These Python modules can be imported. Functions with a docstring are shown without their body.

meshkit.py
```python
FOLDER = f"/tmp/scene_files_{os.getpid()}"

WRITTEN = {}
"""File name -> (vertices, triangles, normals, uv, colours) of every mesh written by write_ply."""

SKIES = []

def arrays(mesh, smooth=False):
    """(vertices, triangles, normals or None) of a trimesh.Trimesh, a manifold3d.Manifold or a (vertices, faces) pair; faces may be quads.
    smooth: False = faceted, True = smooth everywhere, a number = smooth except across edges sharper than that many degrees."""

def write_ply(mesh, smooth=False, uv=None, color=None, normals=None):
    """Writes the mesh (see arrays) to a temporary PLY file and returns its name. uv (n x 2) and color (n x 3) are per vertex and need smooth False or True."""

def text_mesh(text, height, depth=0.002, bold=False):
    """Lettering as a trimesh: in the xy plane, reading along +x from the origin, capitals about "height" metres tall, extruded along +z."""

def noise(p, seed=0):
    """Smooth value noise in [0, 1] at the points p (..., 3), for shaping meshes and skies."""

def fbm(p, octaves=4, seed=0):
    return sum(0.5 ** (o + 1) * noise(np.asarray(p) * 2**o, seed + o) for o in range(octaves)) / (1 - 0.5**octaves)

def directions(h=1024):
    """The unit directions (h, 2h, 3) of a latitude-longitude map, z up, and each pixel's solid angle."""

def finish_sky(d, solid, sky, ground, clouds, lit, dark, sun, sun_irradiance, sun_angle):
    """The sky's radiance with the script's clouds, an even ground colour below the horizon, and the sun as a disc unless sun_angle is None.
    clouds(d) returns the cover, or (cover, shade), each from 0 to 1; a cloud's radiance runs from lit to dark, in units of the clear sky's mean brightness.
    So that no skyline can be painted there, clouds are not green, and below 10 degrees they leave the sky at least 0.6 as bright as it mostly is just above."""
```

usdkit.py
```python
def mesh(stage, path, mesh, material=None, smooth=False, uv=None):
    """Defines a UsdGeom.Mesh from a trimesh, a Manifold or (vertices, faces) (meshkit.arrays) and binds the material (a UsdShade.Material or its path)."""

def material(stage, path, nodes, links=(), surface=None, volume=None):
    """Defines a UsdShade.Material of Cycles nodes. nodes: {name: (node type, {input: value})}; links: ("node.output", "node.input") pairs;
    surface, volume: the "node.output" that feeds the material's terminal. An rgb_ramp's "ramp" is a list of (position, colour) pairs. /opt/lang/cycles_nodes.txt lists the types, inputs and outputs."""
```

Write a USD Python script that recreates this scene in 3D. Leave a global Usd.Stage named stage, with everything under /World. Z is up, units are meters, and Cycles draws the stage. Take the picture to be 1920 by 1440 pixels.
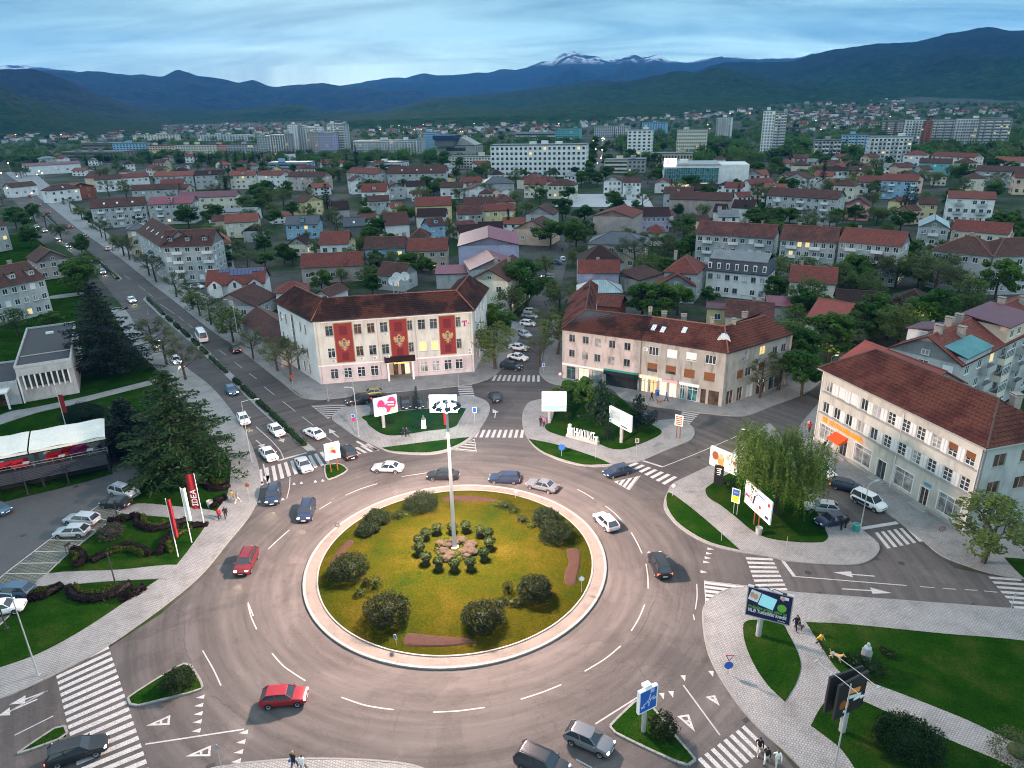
import math,random
import numpy as np,trimesh,manifold3d,shapely
from shapely.geometry import Polygon,LineString,Point
from shapely.ops import unary_union
import usdkit,meshkit
from pxr import Usd,UsdGeom,UsdLux,UsdShade,Sdf,Gf,Vt
stage=Usd.Stage.CreateInMemory()
UsdGeom.SetStageUpAxis(stage,'Z');UsdGeom.SetStageMetersPerUnit(stage,1.0)
UsdGeom.Xform.Define(stage,'/World');UsdGeom.Scope.Define(stage,'/World/Looks')
rnd=random.Random(7);nrng=np.random.default_rng(7)
PI=math.pi
# --------------------- camera, sky, sun, exposure
CAM_H,PITCH,ROLL,FPX=50.0,math.radians(21.4),math.radians(-1.2),1331.0
cam=UsdGeom.Camera.Define(stage,'/World/camera')
cam.AddTranslateOp().Set(Gf.Vec3d(0,0,CAM_H));cam.AddRotateXOp().Set(90-21.4);cam.AddRotateZOp().Set(-1.2)
cam.CreateHorizontalApertureAttr(36.0);cam.CreateVerticalApertureAttr(27.0)
cam.CreateFocalLengthAttr(36.0*FPX/1920.0);cam.CreateClippingRangeAttr(Gf.Vec2f(1.0,60000.0))
cam.CreateExposureAttr(1.1)
SUN_EL,SUN_ROT=math.radians(7),math.radians(-14)
sky=UsdLux.DomeLight.Define(stage,'/World/sky')
sky.GetPrim().SetCustomDataByKey('kind','structure')
sky.GetPrim().SetCustomDataByKey('label','overcast blue evening sky with pale streaks of cloud')
usdkit.material(stage,'/World/Looks/sky_look',{'tc':('texture_coordinate',{}),'st':('sky_texture',{'sky_type':'single_scattering','sun_disc':False,'sun_elevation':SUN_EL,'sun_rotation':SUN_ROT,'altitude':600.0,'aerosol_density':0.6,'ozone_density':2.0}),'sx':('separate_xyz',{}),'za':('math',{'math_type':'maximum','value2':0.05}),'zb':('math',{'math_type':'add','value2':0.16}),'ux':('math',{'math_type':'divide'}),'uy':('math',{'math_type':'divide'}),'uv':('combine_xyz',{}),'mp':('mapping',{'scale':(0.62,1.55,1.0),'rotation':(0,0,0.25),'location':(3.1,0.7,0)}),'n1':('noise_texture',{'scale':1.15,'detail':9.0,'roughness':0.6,'distortion':0.6}),'r1':('rgb_ramp',{'ramp':[(0.36,(0.0,0.0,0.0)),(0.48,(0.4,0.4,0.4)),(0.66,(1.0,1.0,1.0))]}),'rz':('rgb_ramp',{'ramp':[(0.0,(9.0,12.0,10.2)),(0.045,(7.8,10.9,9.6)),(0.085,(4.6,7.3,7.1)),(0.135,(3.0,5.0,5.3)),(0.25,(3.7,5.8,6.9)),(0.5,(6.8,8.5,9.3)),(1.0,(9.6,11.0,11.8))]}),'dk':('mix',{'mix_type':'multiply','color2':(0.40,0.46,0.52)}),'cl':('mix',{'fac':0.94}),'bg':('background_shader',{'strength':0.09}),},[('tc.generated','sx.vector'),('sx.z','za.value1'),('za.value','zb.value1'),('sx.x','ux.value1'),('zb.value','ux.value2'),('sx.y','uy.value1'),('zb.value','uy.value2'),('ux.value','uv.x'),('uy.value','uv.y'),('uv.vector','mp.vector'),('mp.vector','n1.vector'),('n1.fac','r1.fac'),('za.value','rz.fac'),('rz.color','dk.color1'),('r1.color','dk.fac'),('st.color','cl.color1'),('dk.color','cl.color2'),('cl.color','bg.color')],surface='bg.background')
UsdShade.MaterialBindingAPI.Apply(sky.GetPrim()).Bind(UsdShade.Material.Get(stage,'/World/Looks/sky_look'))
sun=UsdLux.DistantLight.Define(stage,'/World/sun')
sun.CreateIntensityAttr(0.12);sun.CreateAngleAttr(12.0);sun.CreateNormalizeAttr(True);sun.CreateColorAttr(Gf.Vec3f(1.0,0.9,0.8))
sun.AddRotateZOp().Set(-math.degrees(SUN_ROT));sun.AddRotateXOp().Set(-(90-math.degrees(SUN_EL)))
# --------------------- helpers
def ray(px,py):
 x,y=(px-960)/FPX,(720-py)/FPX
 c,s=math.cos(ROLL),math.sin(ROLL)
 x,y=c*x-s*y,s*x+c*y
 cp,sp=math.cos(PITCH),math.sin(PITCH)
 return x,cp+y*sp,-sp+y*cp
def G(px,py,z=0.0):
 x,y,d=ray(px,py)
 t=(CAM_H-z)/-d
 return np.array([x*t,y*t])
def GS(pts,z=0.0):return[tuple(G(a,b,z))for a,b in pts]
used={}
def numbered(parent,name):
 k=(parent,name);n=used.get(k,0);used[k]=n+1
 return f'{parent}/{name}' if n==0 else f'{parent}/{name}_{n:03d}'
def tag(prim,label=None,cat=None,group=None,kind=None):
 for k,v in(('label',label),('category',cat),('group',group),('kind',kind)):
  if v:prim.SetCustomDataByKey(k,v)
def thing(name,label,cat,loc=(0,0,0),rz=0.0,group=None,kind=None):
 p=numbered('/World',name)
 x=UsdGeom.Xform.Define(stage,p)
 x.AddTranslateOp().Set(Gf.Vec3d(*map(float,loc)));x.AddRotateZOp().Set(math.degrees(rz));x.AddScaleOp().Set(Gf.Vec3f(1,1,1))
 tag(x.GetPrim(),label,cat,group,kind)
 return p
def copy_of(first,loc,rz,label=None,scale=(1,1,1),group=None,cat=None):
 name=first.rsplit('/',1)[1]
 if name[-4]=='_' and name[-3:].isdigit():name=name[:-4]
 src=stage.GetPrimAtPath(first);was=src.GetCustomData()
 p=numbered('/World',name)
 x=UsdGeom.Xform.Define(stage,p)
 x.GetPrim().GetReferences().AddInternalReference(first);x.GetPrim().SetInstanceable(True)
 x.ClearXformOpOrder()
 xf=UsdGeom.Xformable(x)
 ops={o.GetOpName():o for o in UsdGeom.Xformable(src).GetOrderedXformOps()}
 for a,v in(('xformOp:translate',Gf.Vec3d(*map(float,loc))),('xformOp:rotateZ',float(math.degrees(rz))),('xformOp:scale',Gf.Vec3f(*map(float,scale)))):
  x.GetPrim().GetAttribute(a).Set(v)
 x.GetPrim().GetAttribute('xformOpOrder').Set(['xformOp:translate','xformOp:rotateZ','xformOp:scale'])
 tag(x.GetPrim(),label or was.get('label'),cat or was.get('category'),group or was.get('group'))
 return p
def at(p,loc=None,rz=None,scale=None):
 pr=stage.GetPrimAtPath(p)
 if loc is not None:pr.GetAttribute('xformOp:translate').Set(Gf.Vec3d(*map(float,loc)))
 if rz is not None:pr.GetAttribute('xformOp:rotateZ').Set(float(math.degrees(rz)))
 if scale is not None:pr.GetAttribute('xformOp:scale').Set(Gf.Vec3f(*map(float,scale)))
def earcut(poly):
 v,f=trimesh.creation.triangulate_polygon(poly,engine='earcut')
 return np.asarray(v,float),np.asarray(f,int)
class MB:
 def __init__(s):s.v,s.f,s.u,s.n=[],[],[],0
 def add(s,v,f,uv=None):
  v=np.asarray(v,float);f=np.asarray(f,int)
  if f.shape[1]==4:f=np.vstack([f[:,[0,1,2]],f[:,[0,2,3]]])
  s.v.append(v);s.f.append(f+s.n);s.u.append(np.zeros((len(v),2))if uv is None else np.asarray(uv,float));s.n+=len(v)
  return s
 def quad(s,a,b,c,d,uv=None):return s.add([a,b,c,d],[[0,1,2,3]],uv)
 def box(s,x0,x1,y0,y1,z0,z1,rz=0.0,o=(0,0,0)):
  v=np.array([[x,y,z]for z in(z0,z1)for x,y in((x0,y0),(x1,y0),(x1,y1),(x0,y1))],float)
  if rz:
   c,q=math.cos(rz),math.sin(rz);v[:,:2]=v[:,:2]@np.array([[c,q],[-q,c]])
  return s.add(v+np.asarray(o,float),[[3,2,1,0],[4,5,6,7],[0,1,5,4],[1,2,6,5],[2,3,7,6],[3,0,4,7]])
 def tube(s,pts,radii,n=6,cap=True):
  pts=np.asarray(pts,float);radii=np.broadcast_to(radii,len(pts))
  t=np.gradient(pts,axis=0);t/=np.maximum(np.linalg.norm(t,axis=1,keepdims=True),1e-9)
  a=np.array([0,0,1.0])if abs(t[0][2])<0.9 else np.array([1.0,0,0])
  vs=[]
  for p,d,r in zip(pts,t,radii):
   x=np.cross(a,d);x/=max(np.linalg.norm(x),1e-9);y=np.cross(d,x)
   for k in range(n):vs.append(p+r*(x*math.cos(2*PI*k/n)+y*math.sin(2*PI*k/n)))
  f=[[i*n+k,i*n+(k+1)%n,(i+1)*n+(k+1)%n,(i+1)*n+k]for i in range(len(pts)-1)for k in range(n)]
  s.add(vs,f)
  if cap:
   m=len(pts)-1
   s.f.append(np.array([[0,k+1,k]for k in range(1,n-1)]+[[m*n,m*n+k,m*n+k+1]for k in range(1,n-1)])+s.n-len(vs))
  return s
 def prism(s,poly,z0,z1,bottom=False):
  poly=shapely.geometry.polygon.orient(poly if isinstance(poly,Polygon)else Polygon(poly))
  v,f=earcut(poly)
  e=v[f[:,1]]-v[f[:,0]];g=v[f[:,2]]-v[f[:,0]]
  flip=e[:,0]*g[:,1]-e[:,1]*g[:,0]<0;f[flip]=f[flip][:,::-1]
  s.add(np.c_[v,np.full(len(v),z1)],f,v)
  if bottom:s.add(np.c_[v,np.full(len(v),z0)],f[:,::-1],v)
  if z1-z0>1e-6:
   for ring in(poly.exterior,*poly.interiors):
    c=np.array(ring.coords)[:,:2]
    for a,b in zip(c[:-1],c[1:]):
     L=np.hypot(*(b-a));s.quad([*a,z0],[*b,z0],[*b,z1],[*a,z1],[(0,z0),(L,z0),(L,z1),(0,z1)])
  return s
 def tm(s,m,T=None):
  v=np.array(m.vertices);f=np.array(m.faces)
  if T is not None:v=v@np.asarray(T)[:3,:3].T+np.asarray(T)[:3,3]
  return s.add(v,f)
 def ball(s,c,r,sub=1,seed=None,amp=0.0):
  m=trimesh.creation.icosphere(sub,1.0);v=np.array(m.vertices)
  if amp:v=v*(1+amp*(meshkit.noise(v*2.3+(seed or 0)*7.7)-0.5)[:,None]*2)
  return s.add(v*np.asarray(r,float)+np.asarray(c,float),np.array(m.faces))
 def lathe(s,prof,n=12,c=(0,0,0)):
  prof=np.asarray(prof,float);a=np.arange(n)*2*PI/n
  v=np.concatenate([np.stack([r*np.cos(a),r*np.sin(a),np.full(n,z)],1)for r,z in prof])+np.asarray(c,float)
  f=[[i*n+k,i*n+(k+1)%n,(i+1)*n+(k+1)%n,(i+1)*n+k]for i in range(len(prof)-1)for k in range(n)]
  return s.add(v,f)
 def text(s,txt,h,origin,ux,uy=(0,0,1),depth=0.01,center=True,bold=True,wide=1.0):
  m=meshkit.text_mesh(txt,h,depth,bold);v=np.array(m.vertices)
  if center:v[:,0]-=v[:,0].max()/2
  ux,uy=np.asarray(ux,float),np.asarray(uy,float);n=np.cross(ux,uy)
  return s.add(np.asarray(origin,float)+v[:,:1]*wide*ux+v[:,1:2]*uy+v[:,2:]*n,np.array(m.faces))
 def arrays(s):return np.vstack(s.v),np.vstack(s.f),np.vstack(s.u)
 def put(s,parent,name,mat,smooth=False,uv=False,label=None,cat=None,group=None,kind=None):
  v,f,u=s.arrays()
  p=numbered(parent,name)
  if smooth is not False:
   usdkit.mesh(stage,p,trimesh.Trimesh(v,f,process=False),mat_path(mat),smooth=smooth);m=UsdGeom.Mesh.Get(stage,p)
  else:
   m=UsdGeom.Mesh.Define(stage,p)
   m.CreatePointsAttr(Vt.Vec3fArray.FromNumpy(v.astype(np.float32)))
   m.CreateFaceVertexCountsAttr(Vt.IntArray.FromNumpy(np.full(len(f),3,np.int32)))
   m.CreateFaceVertexIndicesAttr(Vt.IntArray.FromNumpy(f.astype(np.int32).ravel()))
   m.CreateSubdivisionSchemeAttr('none')
   if uv:UsdGeom.PrimvarsAPI(m).CreatePrimvar('st',Sdf.ValueTypeNames.TexCoord2fArray,'vertex').Set(Vt.Vec2fArray.FromNumpy(u.astype(np.float32)))
   UsdShade.MaterialBindingAPI.Apply(m.GetPrim()).Bind(UsdShade.Material.Get(stage,mat_path(mat)))
  tag(m.GetPrim(),label,cat,group,kind)
  return p
def mat_path(m):return m if m.startswith('/')else '/World/Looks/'+m
made={}
def lin(c):
 return tuple(((x/255)/12.92 if x/255<=0.04045 else((x/255+0.055)/1.055)**2.4)for x in c)
def mul(c,k):return tuple(min(1.0,x*k)for x in c)
def M(name,col,rough=0.75,var=0.18,scale=0.6,fine=0.0,bump=0.0,bscale=8.0,spec=0.3,metal=0.0,coat=0.0,inst=0.0,emit=None,es=0.0,object_space=False):
 if name in made:return name
 made[name]=1
 N={'tc':('texture_coordinate',{}),'ge':('geometry',{}),'n1':('noise_texture',{'scale':scale,'detail':4.0,'roughness':0.6}),'n2':('noise_texture',{'scale':scale*9,'detail':3.0,'roughness':0.6}),'m1':('mix',{'color1':mul(col,1-var),'color2':mul(col,1+var)}),'m2':('mix',{'mix_type':'multiply','fac':fine,'color2':(0.5,0.5,0.5)}),'p':('principled_bsdf',{'roughness':rough,'specular_ior_level':spec,'metallic':metal,'coat_weight':coat})}
 src='tc.object' if object_space else 'ge.position'
 L=[(src,'n1.vector'),(src,'n2.vector'),('n1.fac','m1.fac'),('m1.color','m2.color1')]
 if fine:
  N['mr']=('rgb_ramp',{'ramp':[(0.35,(1.15,1.15,1.15)),(0.65,(0.45,0.45,0.45))]})
  L+=[('n2.fac','mr.fac'),('mr.color','m2.color2')]
 last='m2.color'
 if inst:
  N.update({'oi':('object_info',{}),'hs':('hsv',{}),'hm':('math',{'math_type':'multiply_add','value2':0.1*inst,'value3':0.5-0.05*inst}),'vm':('math',{'math_type':'multiply_add','value2':0.8*inst,'value3':1-0.4*inst})})
  L+=[('oi.random','hm.value1'),('oi.random','vm.value1'),('hm.value','hs.hue'),('vm.value','hs.value'),(last,'hs.color')];last='hs.color'
 L.append((last,'p.base_color'))
 if bump:
  N.update({'n3':('noise_texture',{'scale':bscale,'detail':4.0}),'b':('bump',{'strength':bump,'distance':0.05})})
  L+=[(src,'n3.vector'),('n3.fac','b.height'),('b.normal','p.normal')]
 if emit is not None:
  N['p'][1].update({'emission_color':emit,'emission_strength':es})
 usdkit.material(stage,'/World/Looks/'+name,N,L,surface='p.BSDF')
 return name
def lamp_look(name,col,strength,base=(0.8,0.8,0.8)):
 if name not in made:
  made[name]=1
  usdkit.material(stage,'/World/Looks/'+name,{'p':('principled_bsdf',{'base_color':base,'roughness':0.3,'emission_color':col,'emission_strength':strength})},[],surface='p.BSDF')
 return name
 # --------------------- terrain, hills, air
def smooth(a,b,x):t=np.clip((x-a)/(b-a),0,1);return t*t*(3-2*t)
def terrain_z(x,y):
 r=np.hypot(x,y);az=np.degrees(np.arctan2(x,y))
 e=smooth(-8,22,az)
 z=np.maximum(r-(2300-900*e),0)*(0.004+0.022*e)
 z+=np.maximum(r-1700,0)*0.02*smooth(-24,-36,az)
 z*=0.75+0.5*meshkit.noise(np.stack([x/420.0,y/420.0,np.zeros_like(x)],-1)if np.ndim(x)else np.array([x/420.0,y/420.0,0.0]))
 return z
def GT(px,py):
 d=np.array(ray(px,py));t=np.arange(300.0,6000.0,12.0)
 P=d[None]*t[:,None];below=CAM_H+P[:,2]<terrain_z(P[:,0],P[:,1])
 i=int(np.argmax(below))if below.any()else len(t)-1
 return float(P[i,0]),float(P[i,1]),float(terrain_z(P[i,0],P[i,1]))
def leafy_ground(name,low,mid,high,z0,z1,scale,snow=0.0,zs=1e9):
 N={'ge':('geometry',{}),'sx':('separate_xyz',{}),'n':('noise_texture',{'scale':scale,'detail':9.0,'roughness':0.66}),'n2':('noise_texture',{'scale':scale*14,'detail':5.0,'roughness':0.7}),'n3':('noise_texture',{'scale':scale*2.2,'detail':8.0,'roughness':0.75}),'mr':('map_range',{'from_min':z0,'from_max':z1}),'ad':('math',{'math_type':'multiply_add','value2':0.9,'value3':-0.45}),'sm':('math',{'math_type':'add'}),'rp':('rgb_ramp',{'ramp':[(0.05,low),(0.4,mid),(0.95,high)]}),'tx':('rgb_ramp',{'ramp':[(0.3,(0.22,0.26,0.3)),(0.5,(0.8,0.8,0.8)),(0.7,(2.0,1.9,1.7))]}),'m':('mix',{'mix_type':'multiply','fac':0.85}),'ms':('map_range',{'from_min':zs,'from_max':zs+90,'clamp':True}),'rs':('rgb_ramp',{'ramp':[(0.49,(0,0,0)),(0.53,(1,1,1))]}),'mm':('math',{'math_type':'multiply'}),'mx':('mix',{'color2':(0.75,0.78,0.8)}),'b':('bump',{'strength':1.0,'distance':40.0}),'p':('principled_bsdf',{'roughness':0.95,'specular_ior_level':0.05})}
 L=[('ge.position','n.vector'),('ge.position','n2.vector'),('ge.position','n3.vector'),('ge.position','sx.vector'),('sx.z','mr.value'),('n.fac','ad.value1'),('ad.value','sm.value1'),('mr.result','sm.value2'),('sm.value','rp.fac'),('rp.color','m.color1'),('n2.fac','tx.fac'),('tx.color','m.color2'),('n3.fac','b.height'),('b.normal','p.normal')]
 if snow:
  L+=[('sx.z','ms.value'),('n3.fac','rs.fac'),('rs.color','mm.value1'),('ms.result','mm.value2'),('mm.value','mx.fac'),('m.color','mx.color1'),('mx.color','p.base_color')]
 else:L+=[('m.color','p.base_color')]
 usdkit.material(stage,'/World/Looks/'+name,N,L,surface='p.BSDF')
 return name
R=np.r_[np.array([0,30,80,140,200,280,360,460]),np.geomspace(600,16000,34)]
A=np.radians(np.linspace(-62,62,121))
gx,gy=R[:,None]*np.sin(A)[None],R[:,None]*np.cos(A)[None]-25
gz=np.minimum(terrain_z(gx,gy),95)
nr,na=gx.shape
v=np.stack([gx,gy,gz],-1).reshape(-1,3);v[:,2]-=0.02
f=[[i*na+j,(i+1)*na+j,(i+1)*na+j+1,i*na+j+1]for i in range(nr-1)for j in range(na-1)]
usdkit.material(stage,'/World/Looks/town_ground',{'ge':('geometry',{}),'n':('noise_texture',{'scale':0.03,'detail':6.0,'roughness':0.65}),'n2':('noise_texture',{'scale':0.9,'detail':4.0}),'r':('rgb_ramp',{'ramp':[(0.3,(0.016,0.046,0.010)),(0.46,(0.030,0.060,0.018)),(0.53,(0.085,0.085,0.078)),(0.62,(0.12,0.118,0.11)),(0.75,(0.034,0.066,0.020))]}),'m':('mix',{'mix_type':'multiply','fac':0.6}),'p':('principled_bsdf',{'roughness':0.95,'specular_ior_level':0.1})},[('ge.position','n.vector'),('ge.position','n2.vector'),('n.fac','r.fac'),('r.color','m.color1'),('n2.fac','m.color2'),('m.color','p.base_color')],surface='p.BSDF')
MB().add(v,f).put('/World','ground','town_ground',label='dark ground of yards and gardens under the whole town',kind='structure')
def hills(name,label,prof,D,front,back,mat,rough,seed,z_foot=0.0):
 pts=np.array([(math.atan2(r[0],r[1]),CAM_H+D*r[2]/math.hypot(r[0],r[1]))for r in(ray(*p)for p in prof)])
 az=np.linspace(pts[0,0],pts[-1,0],int(150+190*(pts[-1,0]-pts[0,0])))
 h=np.interp(az,pts[:,0],pts[:,1])
 k=np.hanning(5);k/=k.sum();h=np.convolve(np.pad(h,2,'edge'),k,'valid')
 t=np.r_[np.linspace(0,1,34),1+np.linspace(0.1,1,7)]
 rr=np.where(t<=1,D-front*(1-t),D+back*(t-1))
 X,Y=rr[:,None]*np.sin(az)[None],rr[:,None]*np.cos(az)[None]
 shape=np.where(t<=1,t**1.35,1-smooth(1,2,t))[:,None]
 n=meshkit.fbm(np.stack([X/rough,Y/(rough*1.6),np.zeros_like(X)],-1),5,seed)-0.5
 n2=meshkit.fbm(np.stack([X/(rough*.16),Y/(rough*.3),np.zeros_like(X)],-1),4,seed+5)-0.5
 env=(np.clip(1-np.abs(2*t-1.0),0,1)**0.8)[:,None]
 Z=z_foot+(h[None]-z_foot)*shape+(n*1.15*env+n2*0.34*np.clip(env+0.25,0,1)*shape)*np.maximum(h,30)[None]
 Z+=(meshkit.fbm(np.stack([X/60,Y/60,np.zeros_like(X)],-1),3,seed)-0.5)*0.02*np.maximum(h,60)[None]*shape
 Z[0]=-2.0
 nr,na=X.shape
 f=[[i*na+j,(i+1)*na+j,(i+1)*na+j+1,i*na+j+1]for i in range(nr-1)for j in range(na-1)]
 MB().add(np.stack([X,Y,Z],-1).reshape(-1,3),f).put('/World',name,mat,smooth=True,label=label,kind='structure')
GREEN,OLIVE,BROWN,GREY=(0.020,0.060,0.012),(0.022,0.042,0.016),(0.024,0.028,0.022),(0.040,0.042,0.044)
leafy_ground('near_hill_look',(0.016,0.046,0.010),(0.022,0.050,0.014),OLIVE,0,160,0.004)
leafy_ground('left_hill_look',OLIVE,BROWN,(0.022,0.024,0.024),0,350,0.003)
leafy_ground('right_hill_look',(0.017,0.048,0.011),(0.014,0.026,0.014),(0.014,0.016,0.017),20,520,0.0022)
leafy_ground('far_hill_look',BROWN,(0.026,0.028,0.026),GREY,100,900,0.0013)
leafy_ground('peak_look',BROWN,(0.03,0.032,0.03),(0.06,0.06,0.062),200,900,0.0016,1,560)
hills('far_mountain','palest snow-dusted ridge at the far left skyline',[(-420,128),(-200,122),(0,124),(40,123.5),(60,126),(90,128),(130,131),(260,150)],15000,5000,2500,'peak_look',1500,3)
hills('snowy_mountain','blue mountain chain with snow-streaked peaks in the centre of the skyline',[(440,205),(520,185),(600,166),(645,160),(690,152),(735,146),(760,147),(795,137),(820,142),(870,140),(895,135),(915,137),(940,130),(975,130),(1015,115),(1035,115),(1050,104),(1070,97),(1085,99),(1100,106),(1120,108),(1135,112),(1150,113),(1170,104),(1190,101),(1210,109),(1228,102),(1240,105),(1250,113),(1285,117),(1310,113),(1340,109),(1360,105),(1375,108),(1400,112),(1440,110),(1490,108),(1525,99),(1545,99),(1600,92),(1700,88)],11500,5200,2500,'peak_look',1400,11)
hills('middle_mountain','deep blue rounded mountain left of the centre of the skyline',[(60,132),(85,131),(110,129),(140,135),(160,136),(190,135),(215,137),(240,141),(270,140),(305,143),(320,137),(335,132),(350,134),(370,141),(400,145),(450,156),(475,151),(490,155),(500,159),(520,163),(535,160),(560,158),(590,156),(605,155),(640,163),(690,163),(740,170),(780,166),(800,176),(860,184),(930,190),(1010,196)],8200,3300,2000,'far_hill_look',1000,23)
hills('left_mountain','dark blue mountain falling from the left edge of the frame',[(-420,118),(-150,122),(0,130),(60,130),(80,133),(120,148),(160,165),(200,182),(240,196),(275,207),(320,216)],4700,1800,1500,'left_hill_look',600,31)
hills('low_hill','low wooded hills behind the white towers left of the centre',[(140,218),(200,213),(260,210),(320,207),(400,205),(450,206),(480,202),(520,197),(555,196),(585,203),(620,210),(640,209),(660,206),(687,211),(740,217),(790,222)],4300,1100,900,'near_hill_look',420,41)
hills('right_mountain','broad dark wooded mountain filling the right skyline',[(640,222),(705,211),(767,195),(817,183),(860,180),(905,178),(960,172),(1010,165),(1060,157),(1120,149),(1160,154),(1190,153),(1255,145),(1305,136),(1335,121),(1370,116),(1400,117),(1440,118),(1490,112),(1552,97),(1600,87),(1665,81),(1710,80),(1765,70),(1800,62),(1835,54),(1860,51),(1888,56),(1920,55),(2100,62),(2400,80)],5600,3500,2000,'right_hill_look',800,57,18.0)
hills('near_hill','green wooded hill running down to the houses at the left edge',[(-420,100),(-120,136),(0,160),(50,185),(105,200),(150,212),(190,219),(240,226),(300,229)],2900,900,900,'near_hill_look',300,67)
usdkit.material(stage,'/World/Looks/haze_look',{'v':('principled_volume',{'color':(0.05,0.34,0.86),'density':0.000048,'anisotropy':0.0})},[],volume='v.volume')
MB().box(-16500,16500,-300,18500,-3.4,1650).put('/World','haze','haze_look',label='thin blue evening haze over the whole basin',kind='stuff')
# --------------------- roads, pavements, lawns
SHEET={'a':(0,720),'b':(480,720),'c':(960,720),'d':(1440,720),'e':(0,1080),'f':(480,1080),'g':(960,1080),'h':(1440,1080),'p':(0,360),'q':(480,360),'r':(960,360),'s':(1440,360)}
def S(k,*pts):ox,oy=SHEET[k];return[(ox+x/4,oy+y/4)for x,y in pts]
def curve(P,closed=True,n=4):
 P=np.asarray(P,float);m=len(P);out=[]
 for i in range(m if closed else m-1):
  a,b,c,d=(P[(i+k)%m]if closed else P[min(max(i+k,0),m-1)]for k in(-1,0,1,2))
  if np.hypot(*(b-c))<1e-6:continue
  ta=(c-a)/2 if np.hypot(*(b-a))>1e-6 else(c-b)/2
  tb=(d-b)/2 if np.hypot(*(d-c))>1e-6 else(c-b)/2
  L=np.hypot(*(c-b));ta*=min(1,L/max(np.hypot(*ta),1e-9));tb*=min(1,L/max(np.hypot(*tb),1e-9))
  for t in np.linspace(0,1,n,endpoint=False):
   out.append((2*t**3-3*t*t+1)*b+(t**3-2*t*t+t)*ta+(-2*t**3+3*t*t)*c+(t**3-t*t)*tb)
 if not closed:out.append(P[-1])
 return[tuple(p)for p in out]
CX,CY,R_OUT=-7.0,70.8,17.65
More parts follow.
